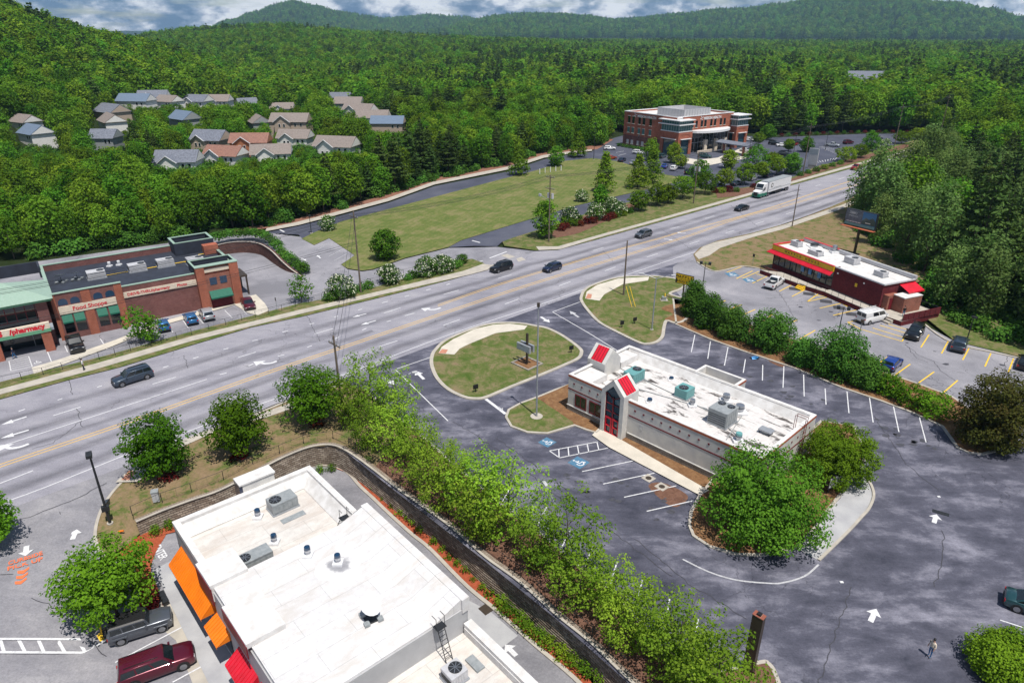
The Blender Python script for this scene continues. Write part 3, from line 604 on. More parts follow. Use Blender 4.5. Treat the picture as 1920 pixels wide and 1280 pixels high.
# pharmacy lot
zP = lambda x, y: (x/2.977, 420+y/2.977)
segs([(930,555,965,605),(1020,535,1052,580),(1100,515,1135,555),(1255,482,1297,525),(1337,462,1378,502),(265,713,288,770),(362,680,378,715),(560,640,598,700),(50,765,62,820),(62,820,180,795),(180,795,160,738),(160,738,50,765)], 'white_paint', .12, T=zP)
segs([(52+i*0,765+i*11,163+i*4,738+i*11) for i in range(1,5)], 'white_paint', .10, T=zP)
z7 = lambda x, y: (360+x/5.333, 430+y/5.333)
segs([(1370,270,1495,205),(1425,312,1555,240),(1260,200,1320,170)], 'worn_white', .12, T=z7)
arrow(z7(1095,290), z7(1138,315), .3, 1); arrow(z7(1285,290), z7(1250,258), .3, .8)
sheet('footpath', [(60,690),(120,672),(212,640),(300,605),(372,585),(440,563),(480,553),(497,570),(505,583),(484,592),(466,588),(440,572),(372,592),(300,612),(212,650),(120,684),(64,702)], .12, MT['pale_concrete'], smooth=False)
# cracks, oil spots and patches in the asphalt
ck = MB(); rc = random.Random(3)
def crack(pts, wd=.05, low=False, z=.022):
    L = wline(pts, low, False); out = []
    for a, c in zip(L, L[1:]):
        k = max(1, int((c-a).length/.5)); d = (c-a).normalized(); n = Vector((-d.y, d.x, 0))
        out += [a.lerp(c, i/k)+n*rc.uniform(-.16, .16) for i in range(k)]
    out.append(L[-1]); ribbon(ck, out, wd, z)
for pts in ([(1700,648),(1727,668),(1747,675),(1767,698),(1794,716)],[(1702,650),(1718,672),(1740,680)],[(1888,668),(1884,690),(1893,708)],[(1560,560),(1575,575),(1570,595)],[(1430,520),(1470,560),(1490,600)],[(1596,1100),(1572,1175),(1549,1238),(1535,1285)],[(1768,995),(1768,1050),(1760,1075),(1752,1100)],[(1280,935),(1330,960)],[(930,820),(1040,900),(1150,1000),(1260,1080)],[(850,790),(960,860),(1080,960)],[(1640,780),(1700,870),(1760,920)],[(1190,1010),(1300,1100),(1400,1160)]):
    crack(pts, .06)
for pts in ([(128,712),(136,740)],[(146,765),(150,780),(155,800)],[(150,790),(100,830),(60,842)],[(1150,490),(1130,470)],[(345,666),(352,690)],[(560,560),(600,640)],[(1240,430),(1300,470)],[(1370,385),(1420,425)]): crack(pts, .07)
for pts in ([(30,978),(130,940),(200,905)],[(0,1078),(25,1076)],[(60,1120),(130,1150),(200,1230)],[(110,960),(160,1100)]): crack(pts, .06, True)
o = ck.build('asphalt_crack', MT['stain']); o['kind'] = 'structure'; fixn = [p.index for p in o.data.polygons if p.normal.z < 0]
os_ = MB()
for i in range(80):
    if i < 40: x, y = [(1335+i*0+rc.uniform(0, 440), 0)][0]; y = 650+(x-1335)*.40+rc.uniform(10, 45)
    elif i < 60: x = rc.uniform(1045, 1290); y = 850+(x-1045)*.38+rc.uniform(0, 60)
    else: x = rc.uniform(1480, 1900); y = 560+(x-1480)*.25+rc.uniform(0, 50)
    c = G(x, y, .016); r_ = rc.uniform(.12, .45); ph_ = rc.uniform(0, 6)
    os_.add([c+Vector((r_*math.cos(a)*(1+.25*math.sin(3*a+ph_)), r_*.8*math.sin(a)*(1+.2*math.cos(2*a+ph_)), 0)) for a in [R(k*30) for k in range(12)]], [tuple(range(12))])
o = os_.build('oil_spot', simple('oil', (.045, .045, .055), .6, c2=(.07, .07, .085), s=3, obj=False)); o['kind'] = 'structure'
for pp in ([(939,479),(950,476),(966,481),(955,485)],[(968,485),(978,482),(986,487),(972,491)]): sheet('asphalt_patch', pp, .022, MT['concrete'], smooth=False)
for pp in ([(1216,912),(1244,905),(1290,930),(1262,950)],[(1440,675),(1466,688),(1478,678),(1455,668)]): sheet('asphalt_patch', pp, .008, MT['mulch'], smooth=True)
# clinic lot bays
for i in range(9): segs([(830+i*22,300+i*9,905+i*26,290+i*9)], 'white_paint', .2, T=lambda x, y: (1380+x/5.333, 220+y/5.333))
for i in range(8): segs([(830+i*22,455-i*4,800+i*30,440-i*5)], 'white_paint', .2, T=lambda x, y: (1380+x/5.333, 220+y/5.333))
for i in range(7): segs([(1350+i*38,372+i*14,1320+i*38,380+i*14)], 'white_paint', .25, T=lambda x, y: (1080+x/5.333, 230+y/5.333))
segs([(1155,385,1190,430),(400,300,480,285),(420,330,500,312)], 'white_paint', .2, T=lambda x, y: (1080+x/5.333, 230+y/5.333))
segs([(525,431,533,435),(885,451,900,455)], 'white_paint', .4)
segs([(918,484,950,472)], 'white_paint', .35); segs([(888,494,905,489)], 'white_paint', .3)
# lower site
segs([(216.5,1242,343,1175),(348,1217,362,1210.6),(324,1279,381,1248)], 'white_paint', .13, .06, True)
segs([(-60,1197,158,1198),(158,1198,189,1185),(-60,1222,156,1223),(156,1223,208,1194),(72,1199,83,1223),(108,1199,122,1223),(146,1199,160,1222),(167,1193,175,1212),(35,1198,47,1222),(0,1197,8,1222)], 'white_paint', .22, .03, True)
arrow((136,1011),(144,992),.45,1.2,low=True); arrow((50,1023),(48,1042),.45,1.2,low=True); arrow((968,1229),(947,1208),.4,1.2,low=True)
def poly(pts, m, z=.03, low=False):
    W = [(GL if low else G)(*p)+Vector((0, 0, z)) for p in pts]; marks[m].add(W[::-1], [tuple(range(len(W)))])
poly([(181,1191),(199,1186),(204,1193),(188,1203)], 'lot_yellow', .05, True)
for i in range(3): 
    y = 1070+i*10; x = 33-i*2.5
    poly([(x,y),(x+11,y-1),(x+22,y-8),(x+22,y-4),(x+11,y+5),(x,y+5)], 'orange_paint', .03, True)
def yat(P_, x):
    for a, b in zip(P_, P_[1:]):
        if a[0] <= x <= b[0]: return a[1]+(b[1]-a[1])*(x-a[0])/(b[0]-a[0])
    return P_[-1][1] if x > P_[-1][0] else P_[0][1]
EDGE = [(-400,1073),(0,944),(167,880),(250,847),(402,790),(492,756),(640,704),(841,628),(1013,571),(1120,534),(1280,480),(1439,432),(1586,379),(1760,318)]
FC2 = [p for p in FARC if p[0] != 960]
sk = MB(); SU = []
for base, fr_, xa, xb, wd_ in ((EDGE, .25, -300, 1700, 2.6), (EDGE, .76, -300, 1700, 2.4), ('far', .40, -300, 1500, 2.4), ('far', .66, -300, 1500, 2.4), ('far', .16, -300, 700, 1.6)):
    L = []
    for i in range(61):
        x = xa+(xb-xa)*i/60; y0 = yat(YN, x); y1 = yat(EDGE, x) if base is EDGE else yat(FC2, x)
        y = (y1+(y0-y1)*fr_) if base is EDGE else y0+(y1-y0)*fr_
        L.append(G(x, y))
    ribbon(sk, L, wd_, .018); cl_ = 0
    for i in range(60): c2_ = cl_+(L[i+1]-L[i]).length; SU += [(0, cl_), (0, c2_), (1, c2_), (1, cl_)]; cl_ = c2_
o = sk.build('tyre_wear', MT['tyre_streak'], uv=SU); o['kind'] = 'structure'
SURF = {'white_paint': 'white_marking', 'yellow_paint': 'yellow_marking', 'lot_yellow': 'yellow_bay_marking', 'blue_paint': 'blue_marking', 'orange_paint': 'orange_marking', 'worn_white': 'worn_marking', 'stain': 'dark_stain'}
for k, b in marks.items():
    if b.v:
        o = b.build(SURF[k], MT[k]); o['kind'] = 'structure'
        me = o.data; bmz = [p.index for p in me.polygons if p.normal.z < 0]
        if bmz:
            import bmesh
            q = bmesh.new(); q.from_mesh(me); q.faces.ensure_lookup_table(); bmesh.ops.reverse_faces(q, faces=[q.faces[i] for i in bmz]); q.to_mesh(me); q.free()
def textmesh(s, size, m, name='lettering', depth=.0, bold=0, parent=None, M=None, align='CENTER', kind=None, sx=1.0):
    cu = bpy.data.curves.new('t', 'FONT'); cu.body = s; cu.size = size; cu.extrude = depth; cu.align_x = align; cu.align_y = 'CENTER'; cu.offset = bold; cu.resolution_u = 3
    to = bpy.data.objects.new('t', cu); C.objects.link(to)
    dg = bpy.context.evaluated_depsgraph_get(); me = bpy.data.meshes.new_from_object(to.evaluated_get(dg)); bpy.data.objects.remove(to)
    me.transform(Matrix.Diagonal((sx, 1, 1, 1)))
    me.materials.clear(); me.materials.append(m); o = bpy.data.objects.new(name, me); C.objects.link(o)
    if parent is not None: o.parent = parent
    if M is not None: o.matrix_local = M
    if kind: o['kind'] = kind
    return o
def frameM(o, x, up):
    x = Vector(x).normalized(); up = Vector(up); n = x.cross(up).normalized(); up = n.cross(x)
    return Matrix(((x.x, up.x, n.x, o[0]), (x.y, up.y, n.y, o[1]), (x.z, up.z, n.z, o[2]), (0, 0, 0, 1)))
def groundtext(s, a, b, size, m, name, sx=1.0, kind='structure'):
    p, q = GL(*a), GL(*b); x = q-p; mid = (p+q)/2+Vector((0, 0, .035)); n = Vector((-x.y, x.x, 0))
    return textmesh(s, size, m, name, M=frameM(mid, x, n), kind=kind, bold=size*.02, sx=sx)
groundtext('ENTER', (291,1021), (309,1050), 1.0, MT['white_paint'], 'enter_marking', .62)
groundtext('CURBSIDE', (27,1053), (69,1040), .8, MT['orange_paint'], 'orange_lettering', .7)
groundtext('PICK UP', (23,1064), (71,1050), .8, MT['orange_paint'], 'orange_lettering', .9)
# ------------------------------------------------------------------ buildings
def bx(name, x0, y0, z0, x1, y1, z1, m, par, bevel=0): return MB().box(x0, y0, z0, x1, y1, z1).build(name, MT[m] if isinstance(m, str) else m, par, bevel=bevel)
def at(loc, rz, lx, ly, lz=0):
    c, s = math.cos(rz), math.sin(rz); return Vector((loc[0]+lx*c-ly*s, loc[1]+lx*s+ly*c, loc[2]+lz))
def parapet(mb, x0, y0, x1, y1, z0, z1, t=.3, sides='fblr', mi=0):
    if 'f' in sides: mb.box(x0, y0, z0, x1, y0+t, z1, mi)
    if 'b' in sides: mb.box(x0, y1-t, z0, x1, y1, z1, mi)
    if 'l' in sides: mb.box(x0, y0+t, z0, x0+t, y1-t, z1, mi)
    if 'r' in sides: mb.box(x1-t, y0+t, z0, x1, y1-t, z1, mi)
def rooftop_unit(loc, rz, L, Wd, H, m, label, nf=1, group='air conditioning units on the roofs', fan_end=1):
    t = thing('rooftop_unit', label, 'air conditioner', loc, rz, group)
    b = MB(); b.box(-L/2-.08, -Wd/2-.08, 0, L/2+.08, Wd/2+.08, .14); b.build('base_frame', MT['galvanised'], t)
    b = MB(); b.box(-L/2, -Wd/2, .14, L/2, Wd/2, H); b.box(-L/2+.02, -Wd/2-.02, H-.12, L/2-.02, Wd/2+.02, H+.02)
    for i in range(5): b.box(-L/2+.15+i*(L-.3)/5, -Wd/2-.035, .3, -L/2+.08+(i+1)*(L-.3)/5, -Wd/2-.01, H-.25)
    b.build('cabinet', MT[m], t, bevel=.02)
    for i in range(nf):
        y = 0 if nf == 1 else (-.25+.5*i)*Wd; x = fan_end*(L/2-min(Wd/nf*.5, .55)-.05); r = min(Wd/nf*.38, .55)
        f = MB(); f.cyl((x, y, H), (x, y, H+.08), r, r, 18); f.build('fan_housing', MT['dark_metal'], t)
        f = MB()
        for k in range(4):
            a = k*math.pi/4; f.box(-r, -.02, H+.09, r, .02, H+.11, M=Matrix.Translation((x, y, 0)) @ Matrix.Rotation(a, 4, 'Z'))
        f.build('fan_guard', MT['steel'], t)
    v = MB(); s = -fan_end
    for k in range(5): v.box(s*(L/2)-.01 if s > 0 else -L/2-.03, -Wd/2+.1, .35+k*(H-.6)/5, s*(L/2)+.03 if s > 0 else -L/2+.01, Wd/2-.1, .40+k*(H-.6)/5)
    v.build('grille', MT['dark_metal'], t)
    return t
def roof_vent(loc, r, h, label, m='steel', cap='blue_glass', group='metal vents on the roofs'):
    t = thing('roof_vent', label, 'vent', loc, 0, group)
    b = MB(); b.box(-r*1.5, -r*1.5, 0, r*1.5, r*1.5, h*.25); b.build('base', MT['white_plain'], t)
    b = MB(); b.cyl((0, 0, h*.25), (0, 0, h*.8), r*.75, r*.75, 14); b.cyl((0, 0, h*.55), (0, 0, h*.66), r*1.02, r*1.02, 14); b.build('stack', MT[m], t)
    b = MB(); b.cyl((0, 0, h*.8), (0, 0, h), r, r*.9, 14); b.build('cap', MT['hvac_grey'] if cap is None else MT[cap], t)
    return t
def dish(loc, rz, r, label):
    t = thing('satellite_dish', label, 'satellite dish', loc, rz)
    b = MB(); b.box(-.5, -.5, 0, .5, .5, .06); b.cyl((0, 0, 0), (0, 0, .8), .05); b.build('mount', MT['dark_metal'], t)
    for sx_, sy_ in ((-1, -1), (-1, 1), (1, -1), (1, 1)): bx('ballast_block', sx_*.5-.2, sy_*.5-.2, .06, sx_*.5+.2, sy_*.5+.2, .26, 'hvac_grey', t)
    b = MB(); rings = []
    for k in range(5):
        q = r*k/4+.01; rings.append([(q*math.cos(a), q*math.sin(a), .12*(k/4)**2*r*2) for a in [R(i*22.5) for i in range(16)]])
    b.loft(rings, caps=False); o = b.build('reflector', MT['white_plain'], t, smooth=True); o.location = (0, 0, 1.05); o.rotation_euler = (R(-22), R(-15), 0)
    return t

# --- vacant restaurant in the middle
RL, RZ = (6.78, 72.54, 0), R(-45.93)
rb = thing('vacant_restaurant', 'vacant white flat-roofed restaurant with two red-panelled gables and a stained roof', 'restaurant', RL, RZ)
LX, DY, TP, DK = 24.7, 11.8, 4.9, 3.8
b = MB(); b.box(0, 0, .75, LX, .3, TP-.06); b.box(0, DY-.3, 0, LX, DY, TP-.06); b.box(0, .3, .75, .3, DY-.3, TP-.06); b.box(LX-.3, .3, 0, LX, DY-.3, TP-.06)
b.box(10, DY, 0, 10.3, 13.9, TP-.06); b.box(15.1, DY, 0, 15.4, 13.9, TP-.06); b.box(10.3, 13.6, 0, 15.1, 13.9, TP-.06)
b.build('wall', MT['white_wall'], rb)
b = MB(); b.box(-.06, -.06, 0, LX+.02, .24, .75); b.box(-.06, .24, 0, .24, DY-.3, .75); b.build('stone_base', MT['grey_stone'], rb)
b = MB(); b.box(-.1, -.1, .75, 5.6, .0, .83); b.box(9, -.1, .75, LX, .0, .83); b.build('ledge', MT['white_wall'], rb)
b = MB(); b.box(-.04, -.04, TP-.3, LX+.04, -.003, TP-.08); b.box(-.04, -.003, TP-.3, -.003, DY, TP-.08); b.box(LX+.003, -.003, TP-.3, LX+.04, DY, TP-.08); b.box(9.96, DY+.04, TP-.3, 9.997, 13.94, TP-.08); b.box(15.403, DY+.04, TP-.3, 15.44, 13.94, TP-.08); b.box(9.997, 13.903, TP-.3, 15.403, 13.94, TP-.08); b.build('cornice', MT['orange_paving'], rb)
b = MB(); parapet(b, -.02, -.02, LX+.02, DY+.02, TP-.06, TP, .42, 'flr'); b.box(-.02, DY-.4, TP-.06, 10, DY+.02, TP); b.box(15.4, DY-.4, TP-.06, LX+.02, DY+.02, TP)
b.box(9.98, DY-.38, TP-.06, 10.3, 13.92, TP); b.box(15.1, DY-.38, TP-.06, 15.42, 13.92, TP); b.box(10.3, 13.6, TP-.06, 15.1, 13.92, TP)
# inner faces and cants
b.box(.38, DY-.5, DK, LX-.4, DY-.38, TP-.06); b.quad((.38, DY-1.1, DK), (LX-.4, DY-1.1, DK), (LX-.4, DY-.5, TP-.2), (.38, DY-.5, TP-.2))
b.build('parapet_cap', MT['white_roof'], rb)
bx('roof_deck', .3, .3, DK-.3, LX-.3, DY-.3, DK, 'stained_roof', rb)
bx('entrance_roof', .32, .32, DK, 3.0, 3.6, TP-.25, 'white_roof', rb); bx('entrance_roof', .32, 7.3, DK, 2.2, DY-1.1, TP-.25, 'white_roof', rb)
bx('annex_roof', 10.3, DY, DK-.6, 15.1, 13.6, DK-.25, 'stained_roof', rb)
b = MB(); b.box(-.03, -.03, 2.95, 5.6, 0, 3.1); b.box(9, -.03, 2.95, LX+.03, 0, 3.1); b.box(LX, 0, 2.95, LX+.03, DY, 3.1); b.box(-.03, 0, 2.95, 0, 4, 3.1); b.build('stripe', MT['dark_red'], rb)
b = MB()
for i in range(4): b.box(.8+i*1.2, -.04, 3.78, 1.0+i*1.2, 0, 3.98)
for i in range(13): b.box(9.7+i*1.15, -.04, 3.78, 9.9+i*1.15, 0, 3.98)
for i in range(8): b.box(LX, .9+i*1.35, 3.78, LX+.04, 1.1+i*1.35, 3.98)
b.build('square_inset', MT['dark_red'], rb)
for x0, x1 in ((1.15, 2.9), (3.35, 5.15)):
    f = MB(); f.box(x0, -.07, 1.0, x1, .02, 1.1); f.box(x0, -.07, 2.55, x1, .02, 2.65); f.box(x0, -.07, 1.1, x0+.1, .02, 2.55); f.box(x1-.1, -.07, 1.1, x1, .02, 2.55); f.box((x0+x1)/2-.05, -.07, 1.1, (x0+x1)/2+.05, .02, 2.55)
    wn_ = f.build('window', MT['dark_red'], rb); bx('pane', x0+.1, -.03, 1.1, x1-.1, .01, 2.55, 'glass', wn_)
def gable(par, M, glass=True):
    """entrance gable: front towards -y, width 3, depth 2.7"""
    t = bpy.data.objects.new('entrance_gable', None); C.objects.link(t); t.parent = par; t.matrix_local = M
    wdt, d, ze, za = 3.1, 2.7, 5.5, 7.1; m = wdt/2
    b = MB(); fr = [(0, 0), (0, ze), (m, za), (wdt, ze), (wdt, 0)]; inn = [(.5, .02), (.5, ze-.25), (m, za-.75), (wdt-.5, ze-.25), (wdt-.5, .02)]
    V = lambda p, y: (p[0], y, p[1])
    for i in range(4):
        b.quad(V(fr[i], 0), V(fr[i+1], 0), V(inn[i+1], 0), V(inn[i], 0)); b.quad(V(inn[i], 0), V(inn[i+1], 0), V(inn[i+1], .28), V(inn[i], .28))
    b.quad(V(fr[0], 0), V(fr[0], d), V(fr[1], d), V(fr[1], 0)); b.quad(V(fr[4], 0), V(fr[3], 0), V(fr[3], d), V(fr[4], d))
    b.quad(V(fr[1], 0), V(fr[1], d), V(fr[2], d), V(fr[2], 0)); b.quad(V(fr[2], 0), V(fr[2], d), V(fr[3], d), V(fr[3], 0))
    b.add([V(p, d) for p in fr], [(0, 1, 2, 3, 4)]); b.build('gable_wall', MT['white_wall'], t)
    b = MB(); sl_ = (Vector((wdt, 0, ze))-Vector((m, 0, za))); n = Vector((sl_.z, 0, -sl_.x)).normalized()*-1
    n = n if n.z > 0 else -n
    for side in (1, -1):
        A = Vector((m, 0, za)); B_ = Vector((m+side*m, 0, ze)); nn = Vector((n.x*side, 0, n.z))
        p0, p1 = A.lerp(B_, .06), A.lerp(B_, .97)
        for y0, y1 in ((.55, .92), (.96, 1.33), (1.37, 1.74), (1.78, 2.15)):
            q = [p0+Vector((0, y0, 0))+nn*.03, p0+Vector((0, y1, 0))+nn*.03, p1+Vector((0, y1, 0))+nn*.03, p1+Vector((0, y0, 0))+nn*.03]
            b.quad(*q); b.box(-.02, 0, -.02, .02, 1, .02) if 0 else None
        for y_ in (.53, .945, 1.355, 1.765, 2.17): b.cyl(p0+Vector((0, y_, 0))+nn*.05, p1+Vector((0, y_, 0))+nn*.05, .028, n=4, mi=1)
        b.quad(p0+Vector((0, .5, 0))+nn*.012, p0+Vector((0, 2.2, 0))+nn*.012, p1+Vector((0, 2.2, 0))+nn*.012, p1+Vector((0, .5, 0))+nn*.012, 1)
    b.build('red_roof_panel', [MT['red_metal'], MT['dark_red']], t)
    if glass:
        g = MB(); g.add([V(p, .26) for p in inn], [(4, 3, 2, 1, 0)]); gl = g.build('glazing', MT['teal_glass'], t)
        f = MB(); f.box(.5, .14, 0, .6, .24, ze-.3); f.box(wdt-.6, .14, 0, wdt-.5, .24, ze-.3); f.box(m-.07, .13, 0, m+.07, .24, 4.9)
        for z in (2.15, 2.9, 3.9): f.box(.6, .14, z, wdt-.6, .24, z+.08)
        f.cyl((m, .19, 4.6), (.55, .19, 5.2), .05, n=4); f.cyl((m, .19, 4.6), (wdt-.55, .19, 5.2), .05, n=4); f.build('glazing_frame', MT['dark_red'], t)
        for x0, x1 in ((.6, m-.07), (m+.07, wdt-.6)):
            f = MB(); f.box(x0, .10, .03, x0+.13, .24, 2.15); f.box(x1-.13, .10, .03, x1, .24, 2.15); f.box(x0+.13, .10, .03, x1-.13, .24, .2); f.box(x0+.13, .10, 2.0, x1-.13, .24, 2.15); f.box(x0+.13, .10, 1.0, x1-.13, .24, 1.12)
            f.build('door', MT['red_metal'], t)
    return t
gable(rb, Matrix.Translation((5.75, -.9, 0))); gable(rb, Matrix.Translation((-.5, 7.1, 0)) @ Matrix.Rotation(-math.pi/2, 4, 'Z'))
bx('wall_notice', 10.55, -.03, 1.9, 10.95, 0, 2.5, 'paint_silver', rb)
P = lambda x, y, z: at(RL, RZ, x, y, z)
rooftop_unit(P(5.2, 5.9, DK), RZ+R(90), 2.3, 1.5, 1.35, 'hvac_teal', 'teal rooftop unit just behind the front red gable of the vacant restaurant', 1)
rooftop_unit(P(11.6, 6.9, DK), RZ+R(-90), 1.7, 1.6, 1.2, 'hvac_teal', 'small square teal rooftop unit in the middle of the stained restaurant roof', 1)
rooftop_unit(P(17.6, 4.9, DK), RZ+R(90), 2.4, 2.2, 1.85, 'hvac_grey', 'largest blue grey rooftop unit with two fans on the stained restaurant roof', 2)
for x, y, s, l in ((15.6, 9.2, .42, 'round steel exhaust fan on the stained roof beside the back parapet'), (17.9, 8.1, .5, 'larger round steel exhaust fan between the big grey unit and the back parapet')): roof_vent(P(x, y, DK), s, 1.0, l, cap='steel')
roof_vent(P(13.5, 5.6, DK), .3, .9, 'thin steel vent stack with a white base in front of the small teal unit', cap='steel')
roof_vent(P(9.6, 3.0, DK), .3, .45, 'low blue capped vent near the front parapet of the stained roof')
roof_vent(P(20.8, 2.6, DK), .35, 1.1, 'teal trimmed vent stack at the front right of the stained roof', cap='hvac_teal')
roof_vent(P(8.2, 9.4, DK), .28, .35, 'low teal vent lying in the dirt streak near the back parapet')
t = thing('roof_hatch', 'pale metal hood with brackets near the right end of the stained roof', 'vent hood', P(22.0, 6.2, DK), RZ)
MB().box(-.7, -.45, .35, .7, .45, .5).build('hood', MT['galvanised'], t)
b = MB(); [b.box(x, y, 0, x+.08, y+.08, .36) for x in (-.6, .5) for y in (-.4, .3)]; b.build('bracket', MT['dark_metal'], t); bx('box', -.3, -.3, .12, .3, .3, .35, 'hvac_grey', t)
b = MB(); b.cyl((0, 0, 0), (0, 0, 3), .03, n=5) if 0 else None
t = thing('roof_ladder', 'thin rusty red access ladder fixed to the right end wall of the vacant restaurant', 'ladder', P(24.85, 8.6, 0), RZ)
b = MB(); [b.cyl((.12, y, 1.5), (.12, y, 5.9), .03, n=5) for y in (-.25, .25)]; b.build('rail', MT['dark_red'], t); b = MB(); [b.cyl((.12, -.25, 1.7+i*.35), (.12, .25, 1.7+i*.35), .02, n=5) for i in range(12)]; b.build('rung', MT['dark_red'], t)
b = MB(); b.cyl((.12, -.25, 5.9), (-1, -.25, 5.9), .03, n=5); b.cyl((.12, .25, 5.9), (-1, .25, 5.9), .03, n=5); [b.cyl((-1, y, 4.1), (-1, y, 5.9), .03, n=5) for y in (-.25, .25)]; b.build('guard_rail', MT['dark_red'], t)
b = MB(); b.cyl(P(.9, 7.4, DK+.05), P(18.5, 5.6, DK+.05), .05, n=5)
for (x0, y0, x1, y1) in ((6.5, 4.4, 15, 6.2), (15, 6.2, 20.5, 3.4), (18.4, 8.0, 20.0, 1.2)): b.cyl(P(x0, y0, DK+.06), P(x1, y1, DK+.06), .045, n=5)
tag(b.build('roof_pipe', MT['hvac_grey']), 'thin grey conduit pipes crossing the stained restaurant roof', 'pipe')

# --- diner with the yellow fascia
WL, WZ = (50.38, 126.62, 0), R(-67.19); PL = .8
wb = thing('diner', 'long low brick diner with yellow and red fascia and a white roof', 'diner', WL, WZ)
b = MB(); b.box(14.6, 0, PL, 24.6, .3, 4.9); b.box(24.3, .3, PL, 24.6, 6.9, 4.9); b.box(0, 7.1, 0, 24.6, 7.4, 4.9); b.box(0, .3, PL, .3, 7.1, 1.5); b.box(14.6, .3, PL, 14.9, 1, 4.9); b.build('wall', MT['brick_maroon'], wb)
bx('roof', .1, .1, 4.6, 24.5, 7.3, 4.8, 'white_roof', wb)
b = MB(); b.box(0, 7.0, 4.9, 24.7, 7.4, 5.5); b.box(24.5, .3, 4.8, 24.8, 7.0, 5.0); b.box(14.6, -.05, 4.8, 24.8, .3, 5.0); b.build('parapet', MT['hvac_pale'], wb)
b = MB(); b.box(-.35, -.35, 4.95, 14.6, .05, 5.08); b.box(-.35, .05, 4.95, .05, 7.4, 5.08); b.box(.05, 7.0, 5.5, 8.5, 7.45, 5.58); b.build('red_trim', MT['red_metal'], wb)
b = MB(); b.box(-.3, -.3, 4.05, 14.6, 0, 4.95); b.box(-.3, 0, 4.05, 0, 7.3, 4.95); fa = b.build('fascia', MT['yellow_panel'], wb)
b = MB(); b.add([(-.4, -.32, 4.05), (14.7, -.32, 4.05), (14.7, -1.0, 3.45), (-1.0, -1.0, 3.45)], [(0, 3, 2, 1)]); b.add([(-.4, -.32, 4.05), (-1.0, -1.0, 3.45), (-1.0, 7.3, 3.45), (-.4, 7.3, 4.05)], [(0, 3, 2, 1)])
b.box(-1.0, -1.0, 3.38, 14.7, -.97, 3.5); b.box(-1.0, -1, 3.38, -.97, 7.3, 3.5); b.build('awning', MT['red_metal'], wb)
gw = MB().box(.05, .12, PL+.45, 14.6, .2, 4.05).build('window', MT['glass'], wb)
b = MB(); [b.box(i*1.45, .04, PL+.4, i*1.45+.12, .14, 4.05) for i in range(11)]; b.box(.1, .05, PL+.4, 14.6, .13, PL+.52); b.build('window_frame', MT['dark_metal'], gw)
b = MB(); [b.box(x, .0, 1.9, x+.75, .04, 2.9) for x in (7.2, 9.0, 11.2)]; b.build('window_poster', MT['paint_bluecar'], gw)
bx('plinth', .05, .05, 0, 14.6, .35, PL+.45, 'brick_maroon', wb); bx('end_window', -.02, .4, PL+.45, .1, 7.0, 4.05, 'glass', wb)
ws = 'WAFFLE HOUSE'
for i, ch in enumerate(ws):
    if ch != ' ':
        x = 3.3+i*.72; bxp = MB().box(x-.28, -.35, 4.2, x+.28, -.3, 4.8).build('letter_panel', MT['yellow_panel'], fa)
        textmesh(ch, .62, MT['black'], 'letter', parent=fa, M=frameM((x, -.36, 4.5), (1, 0, 0), (0, 0, 1)), bold=.015)
bx('wall_sign', 19.3, -.06, 2.9, 19.75, 0, 3.5, 'yellow_panel', wb)
for x in (15.4, 20.9): bx('wall_light', x, -.15, 3.9, x+.2, 0, 4.1, 'white_plain', wb)
b = MB(); b.box(24.6, .5, PL, 25.6, 3, 3.2); b.box(25.6, 1.6, PL, 27.6, 5.6, 3.3); b.build('service_wing', MT['brick_red'], wb); bx('wing_roof', 25.55, 1.55, 3.3, 27.65, 5.65, 3.42, 'white_roof', wb)
bx('service_door', 25.6, .9, PL, 25.66, 1.5, 2.8, 'dark_red', wb)
b = MB(); b.add([(24.6, 3.6, 4.5), (24.6, 7.2, 4.5), (26.6, 7.2, 3.7), (26.6, 3.6, 3.7)], [(0, 3, 2, 1)]); b.box(26.57, 3.6, 3.5, 26.6, 7.2, 3.72); b.build('rear_awning', MT['red_metal'], wb)
P = lambda x, y, z: at(WL, WZ, x, y, z)
pf = thing('raised_walkway', 'raised concrete walkway on a dark brick wall along the front of the diner', 'walkway', WL, WZ)
pts = [(1.2, -3.9), (11, -2.9), (15.2, -1.9), (24.5, -2.1), (24.5, 0), (14.6, 0), (14.6, -.8), (4, -1.2)]
b = MB(); b.prism(pts, -.1, PL-.06); b.build('brick_wall', MT['brick_maroon'], pf); b = MB(); b.prism(pts, PL-.06, PL); b.prism([(24.5, -2.1), (30, -1.2), (29.8, 7.5), (24.62, 7.5)], PL-.06, PL); b.build('deck', MT['concrete'], pf)
b = MB(); b.prism([(24.5, -2.1), (30, -1.2), (29.8, 7.5), (24.6, 7.5)], -.1, PL-.06); b.build('brick_wall', MT['brick_maroon'], pf)
b = MB(); [b.box(10+.0, -3.7+i*.28, 0, 11.6, -3.42+i*.28, .2+i*.2) for i in range(4)]; b.build('steps', MT['lot_yellow'], pf)
b = MB()
L_ = [(1.2, -3.8), (5, -3.4), (9.8, -2.95)]; L2 = [(11.8, -2.75), (15.2, -1.85), (19.5, -1.95), (24.4, -2.0)]; L3 = [(24.5, -2.0), (26.8, -1.6)]; L4 = [(29.9, -1.1), (29.75, 7.4), (26, 7.4)]
for LL in (L_, L2, L3, L4):
    for (a, c) in zip(LL, LL[1:]):
        b.cyl((a[0], a[1], PL+.95), (c[0], c[1], PL+.95), .04, n=5); k = max(1, int(math.hypot(c[0]-a[0], c[1]-a[1])/1.4))
        for i in range(k+1): t_ = i/k; x, y = a[0]+(c[0]-a[0])*t_, a[1]+(c[1]-a[1])*t_; b.cyl((x, y, PL), (x, y, PL+.95), .03, n=5)
b.build('handrail', MT['dark_metal'], pf)
